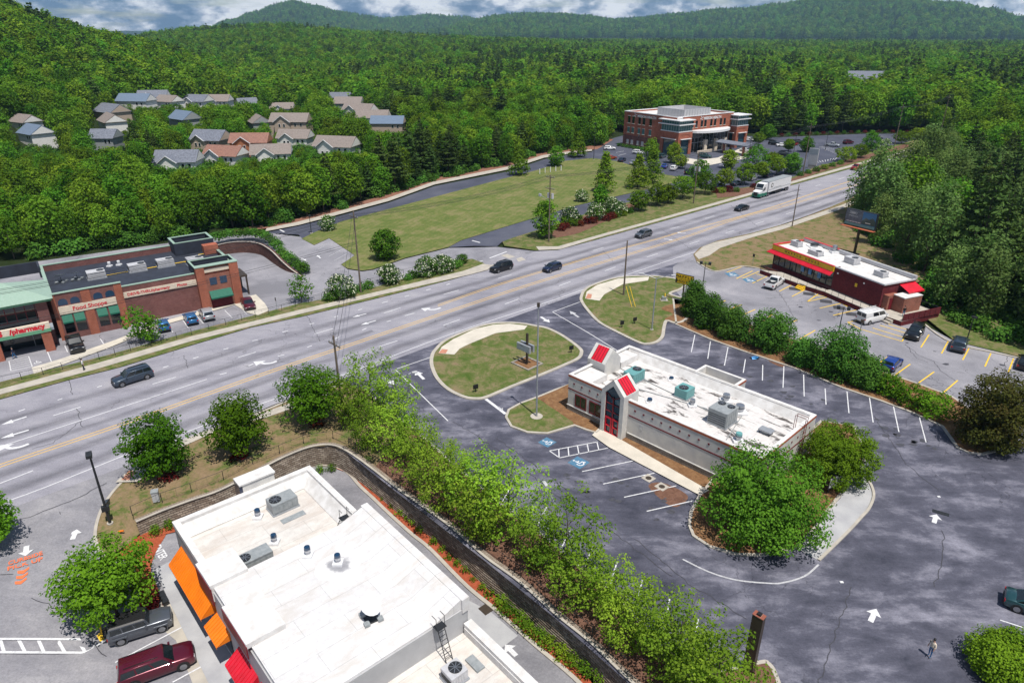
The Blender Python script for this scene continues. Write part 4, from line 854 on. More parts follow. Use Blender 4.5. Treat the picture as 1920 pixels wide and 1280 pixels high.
b = MB(); [b.box(29.9+i*0, -1+i*1.2, .8, 30.0, .1+i*1.2, 1.9) for i in range(7)]; b.build('board_fence', MT['brick_maroon'], pf)
b = MB(); b.box(27.2, -2.5, 0, 28.8, -1.9, .3); b.box(27.2, -1.95, 0, 28.8, -1.5, .6); b.build('steps', MT['concrete'], pf)
b = MB(); b.cyl((26.9, -2.3, 0), (26.9, -2.3, 1.4), .09, n=8); b.cyl((24.9, -2.4, 0), (24.9, -2.4, 1.5), .09, n=8); tag(b.build('handrail', MT['lot_yellow'], pf), 'yellow handrail post')
o = sheet('orange_paving', [], 0, MT['orange_paving']) if 0 else flat('orange_paving', [at(WL, WZ, x, y, .14) for x, y in ((-2.2, -.3), (0, -1.1), (7, -1.2), (6.6, -.1), (0, .0))], MT['orange_paving'])
rooftop_unit(P(1.9, 3.4, 4.8), WZ, 1.9, 1.2, 1.0, 'hvac_pale', 'pale rooftop unit nearest the road end of the diner roof')
rooftop_unit(P(7.6, 2.5, 4.8), WZ, 2.5, 1.4, .8, 'hvac_pale', 'long low grey unit above the fascia lettering on the diner roof')
rooftop_unit(P(13.9, 4.6, 4.8), WZ, 2.2, 1.6, 1.1, 'hvac_pale', 'pale rooftop unit in the middle of the diner roof beside the back parapet')
rooftop_unit(P(21.0, 3.4, 4.8), WZ, 1.9, 1.3, .9, 'hvac_pale', 'pale rooftop unit nearest the red rear awning of the diner')
roof_vent(P(3.6, 6.2, 4.8), .75, .6, 'wide dark round exhaust fan on the road end of the diner roof', cap='dark_metal'); roof_vent(P(8.0, 6.6, 4.8), .45, 1.4, 'tall bright steel exhaust stack against the back parapet of the diner', cap='steel')

# --- brick pharmacy
PHL, PHZ = (-67.17, 93.01, 0), R(36.32)
pb = thing('pharmacy', 'long brown brick pharmacy with a black flat roof and pale green entrance roof', 'pharmacy', PHL, PHZ)
D = 18.0
b = MB(); b.box(0, 0, 0, 9.2, .35, 7.2); b.box(9.2, .9, 0, 20.0, 1.25, 6.2); b.box(0, D-.35, 0, 20, D, 6.9); b.box(0, .35, 0, .35, D-.35, 7.0); b.box(26.2, .35, 0, 26.55, D-.35, 6.6); b.build('wall', MT['brick_brown'], pb)
b = MB()
for x0, x1 in ((3.8, 5.0), (8.2, 9.25), (-.05, .5)): b.box(x0, -.1, 0, x1, -.004, 7.0)
for x0, x1 in ((20.0, 21.3), (25.2, 26.6)): b.box(x0, -.2, 0, x1, .9, 7.35)
b.box(21.3, .25, 5.9, 25.2, .8, 7.1); b.box(24.2, 11.3, 6.0, 26.6, 12.9, 7.6); b.build('pilaster', MT['brick_bright'], pb)
bx('tower_wall', 21.3, .1, 0, 25.2, .5, 5.9, 'brick_red', pb)
bx('roof_deck', .35, 1.25, 5.7, 26.2, D-.35, 5.9, 'black_roof', pb); bx('roof_deck', .35, .35, 5.7, 9.2, 1.25, 5.9, 'black_roof', pb)
b = MB(); b.box(-.05, -.12, 7.2, 9.3, .4, 7.32); b.box(9.3, .85, 6.2, 20.0, 1.3, 6.32); b.box(19.9, -.25, 7.35, 26.7, .95, 7.47); b.box(-.05, D-.4, 6.9, 20, D+.05, 7.02); b.box(-.05, .4, 7.0, .4, D-.4, 7.12)
b.box(26.15, .95, 6.6, 26.6, 11.3, 6.72); b.box(26.15, 12.9, 6.6, 26.6, D, 6.72)
for q in ((19.9, 13.9, 20.3, 18.6), (26.2, 13.9, 26.6, 18.6), (20.3, 18.2, 26.2, 18.6), (20.3, 13.9, 26.2, 14.2)): b.box(q[0], q[1], 8.1, q[2], q[3], 8.22)
b.box(19.9, .95, 7.35, 20.2, 4.5, 7.47); b.box(26.3, .95, 7.35, 26.6, 4.5, 7.47); b.box(20.2, 4.2, 7.35, 26.3, 4.5, 7.47)
b.build('coping', MT['green_metal'], pb)
b = MB(); parapet(b, 19.92, 13.92, 26.58, 18.58, 5.9, 8.1, .25); parapet(b, 19.92, .96, 26.58, 4.48, 5.9, 7.35, .2, 'blr'); b.box(-9.5, 17.6, 5.9, 0, 17.9, 7.8); b.box(-.3, 14.5, 5.9, 0, 17.6, 7.8); b.build('roof_screen', MT['black_roof'], pb)
b = MB(); b.box(.6, -.14, 4.0, 8.15, -.01, 5.2); b.box(9.3, .76, 4.4, 20.0, .9, 5.3); b.box(21.3, .0, 6.3, 25.2, .22, 6.9); sg = b.build('sign_band', MT['cream'], pb)
textmesh('Food Shoppe', .85, MT['red_metal'], 'lettering', parent=sg, M=frameM((4.6, -.16, 4.6), (1, 0, 0), (0, 0, 1)), bold=.02)
textmesh('DRIVE-THRU/pharmacy', .62, MT['red_metal'], 'lettering', parent=sg, M=frameM((12.9, .74, 4.85), (1, 0, 0), (0, 0, 1)), bold=.02)
textmesh('Photo', .62, MT['red_metal'], 'lettering', parent=sg, M=frameM((17.8, .74, 4.85), (1, 0, 0), (0, 0, 1)), bold=.02)
for x in (.75, 2.3, 5.3, 6.9):
    n = 8; q = [(x, 5.35), (x+1.2, 5.35)]+[(x+.6+.6*math.cos(R(a)), 5.85+.5*math.sin(R(a))) for a in range(0, 181, 30)]
    g = MB(); g.add([(p[0], -.02, p[1]) for p in q]+[(p[0], .1, p[1]) for p in q], [tuple(range(len(q)))]); g.build('window', MT['blue_glass'], pb)
    g = MB(); g.box(x, -.03, 1.0, x+1.25, .05, 2.9); g.build('window', MT['glass'], pb)
    g = MB(); g.add([(x-.05, -.02, 3.9), (x+1.3, -.02, 3.9), (x+1.3, -.7, 2.9), (x-.05, -.7, 2.9)], [(0, 3, 2, 1)]); g.box(x-.05, -.7, 2.7, x+1.3, -.67, 2.92); g.build('awning', MT['green_awning'], pb)
for x in (21.9, 23.5): bx('window', x, .04, 4.1, x+1.1, .12, 5.3, 'blue_glass', pb)
g = MB(); g.add([(21.5, .08, 3.1), (25.0, .08, 3.1), (25.0, -.9, 2.1), (21.5, -.9, 2.1)], [(0, 3, 2, 1)]); g.box(21.5, -.9, 1.9, 25, -.87, 2.12); g.build('awning', MT['green_awning'], pb); bx('garage_door', 21.6, .03, 0, 24.9, .12, 2.6, 'brick_maroon', pb)
b = MB(); b.box(26.55, 3.5, 0, 27.3, 8.0, .25); b.box(26.55, 3.5, 3.3, 28.8, 8, 3.6); b.box(28.5, 3.6, 0, 28.75, 3.85, 3.3); b.box(28.5, 7.6, 0, 28.75, 7.85, 3.3); b.build('drive_up_canopy', MT['brown_metal'], pb)
# entrance
b = MB(); b.box(-10.6, -1.0, 0, -9.4, .2, 6.8); b.box(-2.0, -1.0, 0, -.6, .4, 6.8); b.box(-2.0, 3, 0, 0, 6.5, 6.8); b.build('entrance_wall', MT['brick_brown'], pb)
b = MB(); b.box(-8.6, -3.3, 0, -7.2, -2.2, 3.0); b.box(-2.3, -3.3, 0, -1.1, -2.2, 3.0); b.build('pillar', MT['brick_bright'], pb)
b = MB(); b.box(-14, -1.4, 6.8, .1, 8.2, 7.2); b.build('eave', MT['bright_green'], pb)
b = MB(); x0, x1, y0, y1, ze, za = -14.2, .3, -1.7, 8.4, 7.2, 9.2
b.add([(x0, y0, ze), (x1, y0, ze), (x1, y1, ze), (x0, y1, ze), (-9, 3.4, za), (-5.2, 3.4, za)], [(0, 1, 5, 4), (1, 2, 5), (2, 3, 4, 5), (3, 0, 4)]); gr = b.build('roof', MT['green_metal'], pb)
b = MB()
for i in range(28): x = x0+i*.53; f = min(1, (x-x0)/5.2, (x1-x)/5.5); b.cyl((x, y0, ze+.03), (x, y0+f*5.1, ze+f*2.0+.03), .03, n=4)
b.build('roof_seam', MT['green_metal'], gr)
b = MB(); b.box(-9, -3.4, 3.5, -1.0, -2.9, 4.4); sg2 = b.build('entrance_sign', MT['cream'], pb); bx('sign_base', -9, -3.4, 3.0, -1.0, -2.9, 3.5, 'bright_green', pb); bx('canopy', -9, -2.9, 3.0, -.6, 0, 3.4, 'grey_panel', pb)
textmesh('/pharmacy', 1.0, MT['red_metal'], 'lettering', parent=sg2, M=frameM((-3.7, -3.43, 3.95), (1, 0, 0), (0, 0, 1)), bold=.05); textmesh('S', 1.1, MT['red_metal'], 'lettering', parent=sg2, M=frameM((-6.9, -3.43, 3.95), (1, 0, 0), (0, 0, 1)), bold=.08)
bx('glazing', -9.4, .3, 0, -2, .5, 6.8, 'glass', pb)
b = MB(); [b.box(-9.4+i*1.2, .2, 4, -9.3+i*1.2, .32, 6.6) for i in range(7)]; b.box(-9.4, .2, 5.3, -2, .32, 5.4); b.box(-9.4, .2, 4, -2, .32, 4.1); b.build('glazing_frame', MT['dark_red'], pb)
P = lambda x, y, z: at(PHL, PHZ, x, y, z)
for i, (x, y) in enumerate(((7.0, 9.1), (13.0, 9.2), (17.3, 9.2), (21.6, 7.2))):
    rooftop_unit(P(x, y, 5.9), PHZ, 2.6, 1.9, 1.2, 'hvac_pale', ['first pale unit beside the two white dishes on the black roof', 'second pale unit from the dishes on the black roof', 'third pale unit from the dishes on the black roof', 'pale unit beside the front right tower of the pharmacy'][i])
dish(P(2.2, 10, 5.9), PHZ+R(-30), .75, 'larger white satellite dish on the black pharmacy roof'); dish(P(4.4, 10, 5.9), PHZ+R(-30), .5, 'smaller white satellite dish beside the first pale roof unit')
for x, y, l in ((9.6, 14.5, 'left'), (11.0, 14.3, 'right')): roof_vent(P(x, y, 5.9), .25, .8, l+' of the two small white vents at the back of the black roof', 'white_plain', 'white_plain')
for (x0, y0, x1, y1) in ((8.4, 9.3, 11.6, 9.4), (14.3, 9.4, 16.0, 9.4), (18.7, 9.5, 22.3, 9.6), (22.3, 9.6, 23.4, 12.4), (23.4, 12.4, 24.8, 12.4), (20.4, 9.5, 20.9, 7.2)): marks_y = MB().cyl(P(x0, y0, 5.98), P(x1, y1, 5.98), .07, n=5).build('roof_pipe', MT['lot_yellow']); tag(marks_y, 'yellow gas pipe run on the black pharmacy roof', 'pipe', 'yellow gas pipes on the pharmacy roof')

# --- clinic
HL, HZ, HH = (45, 286, 0), R(-55), 13.4
hb = thing('clinic', 'three-storey red brick clinic with glass corner bays and a curved white entrance canopy', 'clinic', HL, HZ)
b = MB(); b.box(0, 0, 4.4, 27.5, .4, HH-.25); b.box(27.5, 3.5, 7.6, 27.9, 32, HH-.25); b.box(0, .4, 0, .4, 32, HH-.25); b.box(0, 31.6, 0, 27.5, 32, HH-.25); b.build('wall', MT['brick_bright'], hb)
b = MB(); b.box(0, -.1, 0, 27.5, .35, 4.4); b.build('lower_wall', MT['brick_brown'], hb)
b = MB(); parapet(b, -.1, -.1, 28, 32.1, HH-.25, HH, .5); b.build('coping', MT['white_plain'], hb)
bx('roof_deck', .4, .4, 12.3, 27.5, 31.6, 12.6, 'white_roof', hb)
b = MB(); parapet(b, 12, 6, 25.5, 21, 12.6, 15.4, .2); b.build('roof_screen', MT['hvac_pale'], hb)
b = MB(); [b.box(12+i*1.5, 5.93, 12.7, 12.1+i*1.5, 6, 15.3) for i in range(9)]; [b.box(25.5, 6+i*1.5, 12.7, 25.57, 6.1+i*1.5, 15.3) for i in range(10)]; b.build('screen_rib', MT['galvanised'], hb)
def bay(x0, y0, x1, y1, zt):
    t = bpy.data.objects.new('corner_bay', None); C.objects.link(t); t.parent = hb
    bx('pier', x0, y0, 0, x0+1.6, y0+1.6, 7.3, 'brick_bright', t); bx('pier', x1-1.6, y0, 0, x1, y0+1.6, 7.3, 'brick_bright', t); bx('pier', x1-1.6, y1-1.6, 0, x1, y1, 7.3, 'brick_bright', t)
    b = MB(); b.box(x0, y0, 7.3, x1, y1, 8.3); b.box(x0+1.6, y0+.1, 5.6, x1-1.6, y0+.6, 7.3); b.box(x1-.6, y0+1.6, 5.6, x1-.1, y1-1.6, 7.3); b.build('spandrel', MT['brick_bright'], t)
    bx('glass_box', x0+.2, y0+.2, 8.3, x1-.2, y1-.2, zt-.5, 'pale_glass', t)
    b = MB(); [b.box(x0-.8, y0-.8, z, x1+.8, y1+.3, z+.3) for z in (zt-.5, zt-2.0)]; b.box(x0-.05, y0-.05, 8.2, x1+.05, y1, 8.5); b.box(x0+1, y0-.7, 5.6, x1-1, y0, 5.8); b.box(x1, y0+1, 5.6, x1+.7, y1-1, 5.8); b.build('sunshade', MT['white_plain'], t)
    bx('glazing', x0+1.6, y0+.3, 0, x1-1.6, y0+.5, 5.6, 'teal_glass', t); bx('glazing', x1-.5, y0+1.6, 0, x1-.3, y1-1.6, 5.6, 'teal_glass', t)
    b = MB(); [b.box(x0+.2+i*1.2, y0+.12, 8.5, x0+.3+i*1.2, y0+.2, zt-.5) for i in range(int((x1-x0)/1.2)+1)]; [b.box(x1-.2, y0+.2+i*1.2, 8.5, x1-.12, y0+.3+i*1.2, zt-.5) for i in range(int((y1-y0)/1.2))]; b.build('mullion', MT['galvanised'], t)
bay(21.5, -1.5, 30.6, 6, 12.7); bay(26, 31, 31, 38, 12.7)
for x in (2.2, 4.6, 8.0, 10.4, 14.0):
    for z, hgt, m in ((9.0, 2.6, 'glass'), (5.4, 2.0, 'pale_glass'), (1.2, 1.5, 'hvac_pale')):
        wf = bx('window', x, -.14 if z < 4 else -.05, z, x+1.3, .02 if z > 4 else -.08, z+hgt, m, hb); bx('sill', x-.15, -.25, z-.2, x+1.45, -.1 if z < 4 else -.004, z, 'concrete', wf); 
        if z > 4: bx('lintel', x-.1, -.12, z+hgt, x+1.4, -.004, z+hgt+.25, 'concrete', wf)
for i, y in enumerate((8, 10.2, 13.2, 15.2, 18.6, 20.8, 24.2, 26.4)):
    wf = bx('window', 27.85, y, 9.0, 27.95, y+1.2, 11.4, 'glass', hb); bx('sill', 27.9, y-.1, 8.8, 28.1, y+1.3, 9.0, 'concrete', wf)
bx('lobby_glazing', 27.5, 7.5, 0, 28.5, 29, 7.0, 'glass', hb)
b = MB(); [b.box(28.5, 7.5+i*2.15, 0, 28.6, 7.65+i*2.15, 7.0) for i in range(11)]; b.box(28.5, 7.5, 3.4, 28.62, 29, 3.6); b.build('mullion', MT['galvanised'], hb)
pts = [(27.9, 7.0)]+[(28.2+5.2*math.sin(R(a)), 18-10.8*math.cos(R(a))) for a in range(10, 171, 16)]+[(27.9, 29.2)]
b = MB(); b.prism(pts, 7.3, 8.1); b.build('entrance_canopy', MT['white_plain'], hb)
for y in (13, 19, 24): bx('stone_pier', 30.2, y, 0, 31.0, y+1.6, 4.6, 'cream', hb)
bx('stone_wall', 31.5, 8.5, 0, 31.8, 17, 1.0, 'cream', hb)
for x, yy in ((36, 17.5), (45, 17.5), (36, 21.5), (45, 21.5)): bx('canopy_pier', x, yy, 0, x+.7, yy+.7, 3.6, 'brick_red', hb)
b = MB(); b.loft([[(x, 16.6, 3.6), (x, 22.8, 3.6), (x, 22.8, 3.9), (x, 19.7, 4.6), (x, 16.6, 3.9)] for x in (33, 47.5)]); b.build('drop_off_canopy', MT['slate_roof'], hb)
def logo(M):
    b = MB()
    for k in range(4): a = R(20+90*k); b.add([(.15*math.cos(a+.6), .15*math.sin(a+.6), 0), (.85*math.cos(a+.25), .85*math.sin(a+.25), 0), (.95*math.cos(a-.1), .95*math.sin(a-.1), 0), (.2*math.cos(a-.5), .2*math.sin(a-.5), 0)], [(3, 2, 1, 0)])
    o = b.build('emblem', MT['white_plain'], hb); o.matrix_local = M
for (o3, xx) in (((12.4, -.07, 12.0), (1, 0, 0)), ((27.98, 19.6, 12.0), (0, 1, 0))):
    textmesh('MISSION HEALTH', 1.35, MT['white_plain'], 'lettering', parent=hb, M=frameM(o3, xx, (0, 0, 1)), bold=.05, sx=.95)
    q = Vector(o3)-Vector(xx)*6.2+Vector((0, 0, .2)); logo(frameM(q, xx, (0, 0, 1)))
b = MB()
sheet('forecourt', [(1262,292),(1310,300),(1345,296),(1390,278),(1405,283),(1400,297),(1350,306),(1320,312),(1280,305),(1258,300)], .04, MT['pale_concrete'], smooth=False)

# --- white-roofed restaurant with orange awnings, bottom left (lower site)
DL, DZ = (-29.31, 47.29, -2.7), R(41.24)
DL = (-29.31, 47.29, -2.7)
db = thing('corner_shop', 'large white-roofed shop building with orange and red metal awnings at lower left', 'shop', DL, DZ)
T1 = 6.2
bx('plinth', .05, -40, -.8, 13.1, -.1, .0, 'grey_wall', db)
b = MB(); b.box(0, -9.8, 0, .35, -.3, T1-.5); b.box(0, -.35, 0, 12.7, 0, T1-.5); b.box(12.35, -9.8, 0, 12.7, -.35, T1-.5); b.box(-.2, -24.2, 0, .2, -9.8, T1-.45); b.box(13.0, -24.2, 0, 13.4, -9.8, T1-.45); b.box(.2, -24.2, 0, 13.0, -23.9, T1-.2)
b.box(1.2, -40, 0, 1.6, -24.2, 4.6); b.box(13.2, -40, 0, 13.6, -24.2, 4.4); b.build('wall', MT['grey_wall'], db)
b = MB(); parapet(b, -.05, -9.8, 12.75, .05, T1-.5, T1, .4, 'blr'); b.box(.35, -.5, 5, 12.35, -.36, T1); b.box(.35, -9.8, 5.0, .5, -.5, T1); b.box(12.2, -9.8, 5.0, 12.34, -.5, T1)
b.quad((.5, -1.3, 4.9), (12.2, -1.3, 4.9), (12.2, -.5, 5.9), (.5, -.5, 5.9)); b.quad((11.3, -9.8, 4.9), (12.2, -9.8, 5.9), (12.2, -.5, 5.9), (11.3, -1.3, 4.9)); b.build('parapet', MT['white_roof'], db)
bx('roof_deck', .35, -9.8, 4.6, 12.35, -.35, 4.85, 'cream_roof', db)
b = MB(); b.box(-.1, -24.1, T1-.35, 10.6, -9.8, T1-.05); b.add([(10.6, -24.1, T1-.05), (12.9, -24.1, T1+.75), (12.9, -9.9, T1+.75), (10.6, -9.8, T1-.05)], [(0, 1, 2, 3)]); b.box(12.85, -24.3, T1-.45, 13.5, -9.7, T1+.8); b.add([(10.6, -24.12, T1-.35), (12.85, -24.12, T1-.35), (12.85, -24.12, T1+.75), (10.6, -24.12, T1-.05)], [(0, 1, 2, 3)])
b.add([(10.6, -9.79, T1-.35), (12.85, -9.79, T1-.35), (12.85, -9.79, T1+.75), (10.6, -9.79, T1-.05)], [(3, 2, 1, 0)]); b.build('upper_roof', MT['clean_roof'], db)
bx('lower_roof', 1.6, -40, 3.5, 13.2, -24.2, 3.75, 'cream_roof', db)
b = MB(); b.box(12.9, -40, 4.4, 13.6, -24.3, 4.75); b.box(1.1, -40, 4.6, 1.7, -24.3, 4.95); b.box(12.85, -40, 3.75, 13.2, -24.4, 4.4); b.build('parapet', MT['white_roof'], db)
b = MB(); b.box(-.35, -10.1, 4.85, 2.6, -6.9, T1+.25); b.box(-.45, -17.4, T1-.04, 2.4, -12.9, T1+.4); b.box(.2, -29, 3.76, 3.0, -24.3, 5.3); b.build('raised_cap', MT['white_roof'], db)
b = MB(); b.box(-.4, -10.15, 4.5, -.3, -6.85, T1-.05); b.box(-.5, -17.45, T1-.9, -.42, -12.85, T1+.2); b.build('cap_face', MT['dark_red'], db)
b = MB(); b.box(6.2, .0, 3.4, 9.2, 1.2, T1+.8); b.build('sign_box', MT['white_wall'], db); bx('sign_box_face', 5.9, .02, 4.6, 6.18, 1.35, T1+.75, 'paint_navy', db); bx('sign_box_cap', 5.9, -.1, T1+.8, 9.3, 1.4, T1+.95, 'white_roof', db)
def awn(y0, y1, m, zt=3.7, zb=2.5, out=2.0, x=0):
    b = MB(); b.add([(x-.02, y0, zt), (x-.02, y1, zt), (x-out, y1, zb), (x-out, y0, zb)], [(3, 2, 1, 0)]); b.add([(x-.02, y0, zt), (x-out, y0, zb), (x-.02, y0, zb)], [(0, 1, 2)]); b.add([(x-.02, y1, zt), (x-.02, y1, zb), (x-out, y1, zb)], [(0, 1, 2)])
    k = int(abs(y1-y0)/.33)
    for i in range(k+1): y = y0+(y1-y0)*i/k; b.cyl((x-.02, y, zt+.03), (x-out, y, zb+.03), .025, n=4)
    b.box(x-out-.03, min(y0, y1), zb-.15, x-out, max(y0, y1), zb+.02); return b.build('awning', MT[m], db)
awn(-9.2, -1.2, 'orange_metal', 4.3, 3.0, 1.3); awn(-12.4, -9.7, 'orange_metal', 3.5, 2.7, 1.3); awn(-17.8, -14.4, 'red_metal', 3.8, 2.8, 1.3, -.1); awn(-24, -18.4, 'red_metal', 3.8, 2.8, 1.3, -.1)
b = MB(); b.add([(13.45, -22.9, 3.2), (13.45, -20.6, 3.2), (14.4, -20.6, 2.7), (14.4, -22.9, 2.7)], [(0, 3, 2, 1)]); b.box(14.37, -22.9, 2.5, 14.4, -20.6, 2.72); b.build('awning', MT['orange_metal'], db)
for y0, y1 in ((-8.6, -6.2), (-5.6, -1.6), (-12.4, -10.0), (-17.4, -14.6), (-23, -19)): bx('window', -.3 if y0 < -9.8 else -.06, y0, .9, -.21 if y0 < -9.8 else -.004, y1, 2.7, 'glass', db)
P = lambda x, y, z: at(DL, DZ, x, y, z)
rooftop_unit(P(8.6, -2.7, 4.85), DZ, 2.4, 1.5, 1.15, 'hvac_grey', 'grey rooftop unit in the far corner of the lower white roof, dark mat beside it', fan_end=-1)
rooftop_unit(P(3.8, -8.0, 4.85), DZ, 2.7, 1.3, .9, 'hvac_grey', 'grey rooftop unit beside the step up to the larger white roof', fan_end=-1)
bx2 = MB().box(-1.1, -.35, 0, 1.1, .35, .03).build('roof_mat', MT['hvac_grey']); bx2.location = P(8.7, -4.6, 4.86); bx2.rotation_euler.z = DZ; tag(bx2, 'grey walkway mat lying beside the far grey rooftop unit', 'mat')
bx2 = MB().prism([(-.9, -.4), (.6, -.5), (1.0, .3), (-.3, .6)], 0, .04).build('roof_mat', MT['slate_roof']); bx2.location = P(7.8, -8.9, 4.86); bx2.rotation_euler.z = DZ; tag(bx2, 'dark slate coloured mat on the white roof between two vents', 'mat')
for x, y, z, l in ((6.3, -2.6, 4.85, 'round vent nearest the far grey rooftop unit'), (6.0, -6.8, 4.85, 'round vent in the middle of the lower white roof'), (6.9, -11.6, 6.15, 'round vent at the edge of the big white roof'), (8.3, -14.0, 6.15, 'round vent inside the sooty grey patch on the big white roof')):
    roof_vent(P(x, y, z), .26, .95, l, 'hvac_pale')
so_ = flat('soot_stain', [P(8.2+1.9*math.cos(R(a)), -14.2+1.5*math.sin(R(a)), 6.162) for a in range(0, 360, 15)], MT['clean_roof']); so_.name = 'soot_patch'
m_, n_, b_ = newmat('soot'); v_ = N(n_, 'ShaderNodeTexCoord').outputs['Generated']
v_ = wpos(n_); cc = N(n_, 'ShaderNodeVectorMath', operation='DISTANCE'); n_.links.new(v_, cc.inputs[0]); cc.inputs[1].default_value = P(8.2, -14.2, 6.162); nn_ = noi(n_, v_, 1.1, 6, .65)
ad_ = N(n_, 'ShaderNodeMath', operation='MULTIPLY_ADD'); n_.links.new(nn_, ad_.inputs[0]); ad_.inputs[1].default_value = 1.8; n_.links.new(cc.outputs['Value'], ad_.inputs[2])
dv_ = N(n_, 'ShaderNodeMath', operation='MULTIPLY'); dv_.inputs[1].default_value = .48; n_.links.new(ad_.outputs[0], dv_.inputs[0])
n_.links.new(ramp(n_, dv_.outputs[0], [(.0, (.13, .13, .15)), (.78, (.30, .30, .32)), (.98, (.68, .67, .67))]), b_.inputs['Base Color']); b_.inputs['Roughness'].default_value = .8
so_.data.materials[0] = m_; so_['kind'] = 'structure'; so_.parent = db; so_.matrix_parent_inverse = (Matrix.Translation(Vector(DL)) @ Matrix.Rotation(DZ, 4, 'Z')).inverted(); del so_['kind']
dish(P(7.4, -20.6, 6.15), DZ+R(170), .75, 'grey satellite dish on a ballast frame on the big white roof')
rooftop_unit(P(4.3, -25.8, 3.75), DZ, 1.0, 1.0, .95, 'hvac_grey', 'small square condenser nearest the grey stained step wall'); rooftop_unit(P(6.6, -26.9, 3.75), DZ, 1.0, .9, .7, 'hvac_pale', 'small pale fan box between the condenser and the ladder'); rooftop_unit(P(10.0, -27.0, 3.75), DZ, 1.4, 1.3, 1.0, 'hvac_pale', 'pale blue box unit at the foot of the black roof ladder')
def ladder(loc, rz, h, label):
    t = thing('roof_ladder', label, 'ladder', loc, rz); b = MB(); [b.cyl((x, 0, 0), (x, .9, h), .035, n=5) for x in (-.28, .28)]; [b.cyl((x, .9, h), (x, .9, h+.0), .035, n=5) for x in (-.28, .28)]; b.build('rail', MT['dark_metal'], t)
    b = MB(); n = int(h/.3); [b.cyl((-.28, .9*i/n, h*i/n), (.28, .9*i/n, h*i/n), .025, n=5) for i in range(1, n)]; b.box(-.4, .7, h-.06, .4, 1.3, h); b.build('rung', MT['dark_metal'], t)
    b = MB(); [b.cyl((x, .9, h), (x, .9, h+.9), .025, n=5) for x in (-.35, .35)]; [b.cyl((x, .9, h+.9), (x, 1.4, h+.9), .025, n=5) for x in (-.35, .35)]; b.build('guard_rail', MT['dark_metal'], t)
ladder(P(10.6, -25.6, 3.75), DZ, 2.6, 'black metal ladder rising from the lowest roof to the big white roof'); ladder(P(11.4, -8.3, 4.85), DZ+R(180), 1.4, 'short black ladder at the corner between the two white roofs')
for x, y in ((12.3, -27.0), (12.3, -31.5)): 
    q = MB().box(-.35, -.7, 0, .35, .7, .16).build('roof_hatch', MT['hvac_grey']); q.location = P(x-.5, y, 3.76); q.rotation_euler.z = DZ; tag(q, 'dark skylight hatch beside the low parapet, '+('nearest the ladder' if y > -30 else 'farther from the ladder'), 'skylight')

# --- retaining wall of stone blocks
def wallstrip(name, top, zbase, m, label, th=.5, lowf=True, coping=True):
    mb = MB(); us = 0; U = []; n = len(top)
    for i, p in enumerate(top):
        if i: us += (top[i]-top[i-1]).length
        d = top[min(i+1, n-1)]-top[max(i-1, 0)]; d.z = 0; d.normalize(); nr = Vector((d.y, -d.x, 0))
        zb = zbase(p); q = p+nr*(.18*(p.z-zb))
        K = 12; ch_ = .24
        rowv = [(p-nr*th, (us, p.z-zb+th)), (p, (us, 10))]
        for k in range(K):
            o0, o1 = .028*k, .028*(k+1); z0_, z1_ = p.z-k*ch_, p.z-(k+1)*ch_
            rowv += [(Vector((p.x, p.y, z1_))+nr*o0, (us, 10-(k+1)*ch_)), (Vector((p.x, p.y, z1_))+nr*o1, (us, 10-(k+1)*ch_-.05))] if True else []
        for v, uv in rowv: mb.v.append(tuple(v)); U.append(uv)
    mrow = 2+2*12
    for i in range(n-1):
        for k in range(mrow-1): a, b = mrow*i+k, mrow*(i+1)+k; mb.f.append((a, a+1, b+1, b)); mb.m.append(0)
    t = thing(name, label, 'wall', top[0]); o = mb.build('blockwork', MT[m], t, uv=U); o.matrix_parent_inverse = Matrix.Translation(top[0]).inverted()
    if coping:
        c = MB(); ribbon(c, top, .22, .0, 0, .07); o = c.build('coping', MT['concrete'], t); o.matrix_parent_inverse = Matrix.Translation(top[0]).inverted()
    return t
top = [G(p.x, p.y, .12) for p in smoothline([(a, b, 0) for a, b in WALL], False, 5)]
wallstrip('retaining_wall', top, lambda p: min(-.15, hl(p.x+1, p.y-1)), 'stone_block', 'long curved retaining wall of pale stone blocks below the row of trees')
# dark block wall around the pharmacy drive
z7 = lambda x, y: (360+x/5.333, 430+y/5.333)
tp = [G(*z7(*p), 2.3 if i < 7 else max(.1, 2.3-.75*(i-6))) for i, p in enumerate([(230,165),(330,140),(450,125),(560,125),(660,140),(720,165),(800,220),(900,320),(980,390),(1050,440),(1090,470)])]
tp = [Vector(p) for p in smoothline(tp, False, 4)]
wallstrip('block_wall', tp, lambda p: 0, 'segment_block', 'curved dark brown block wall behind the pharmacy driveway')
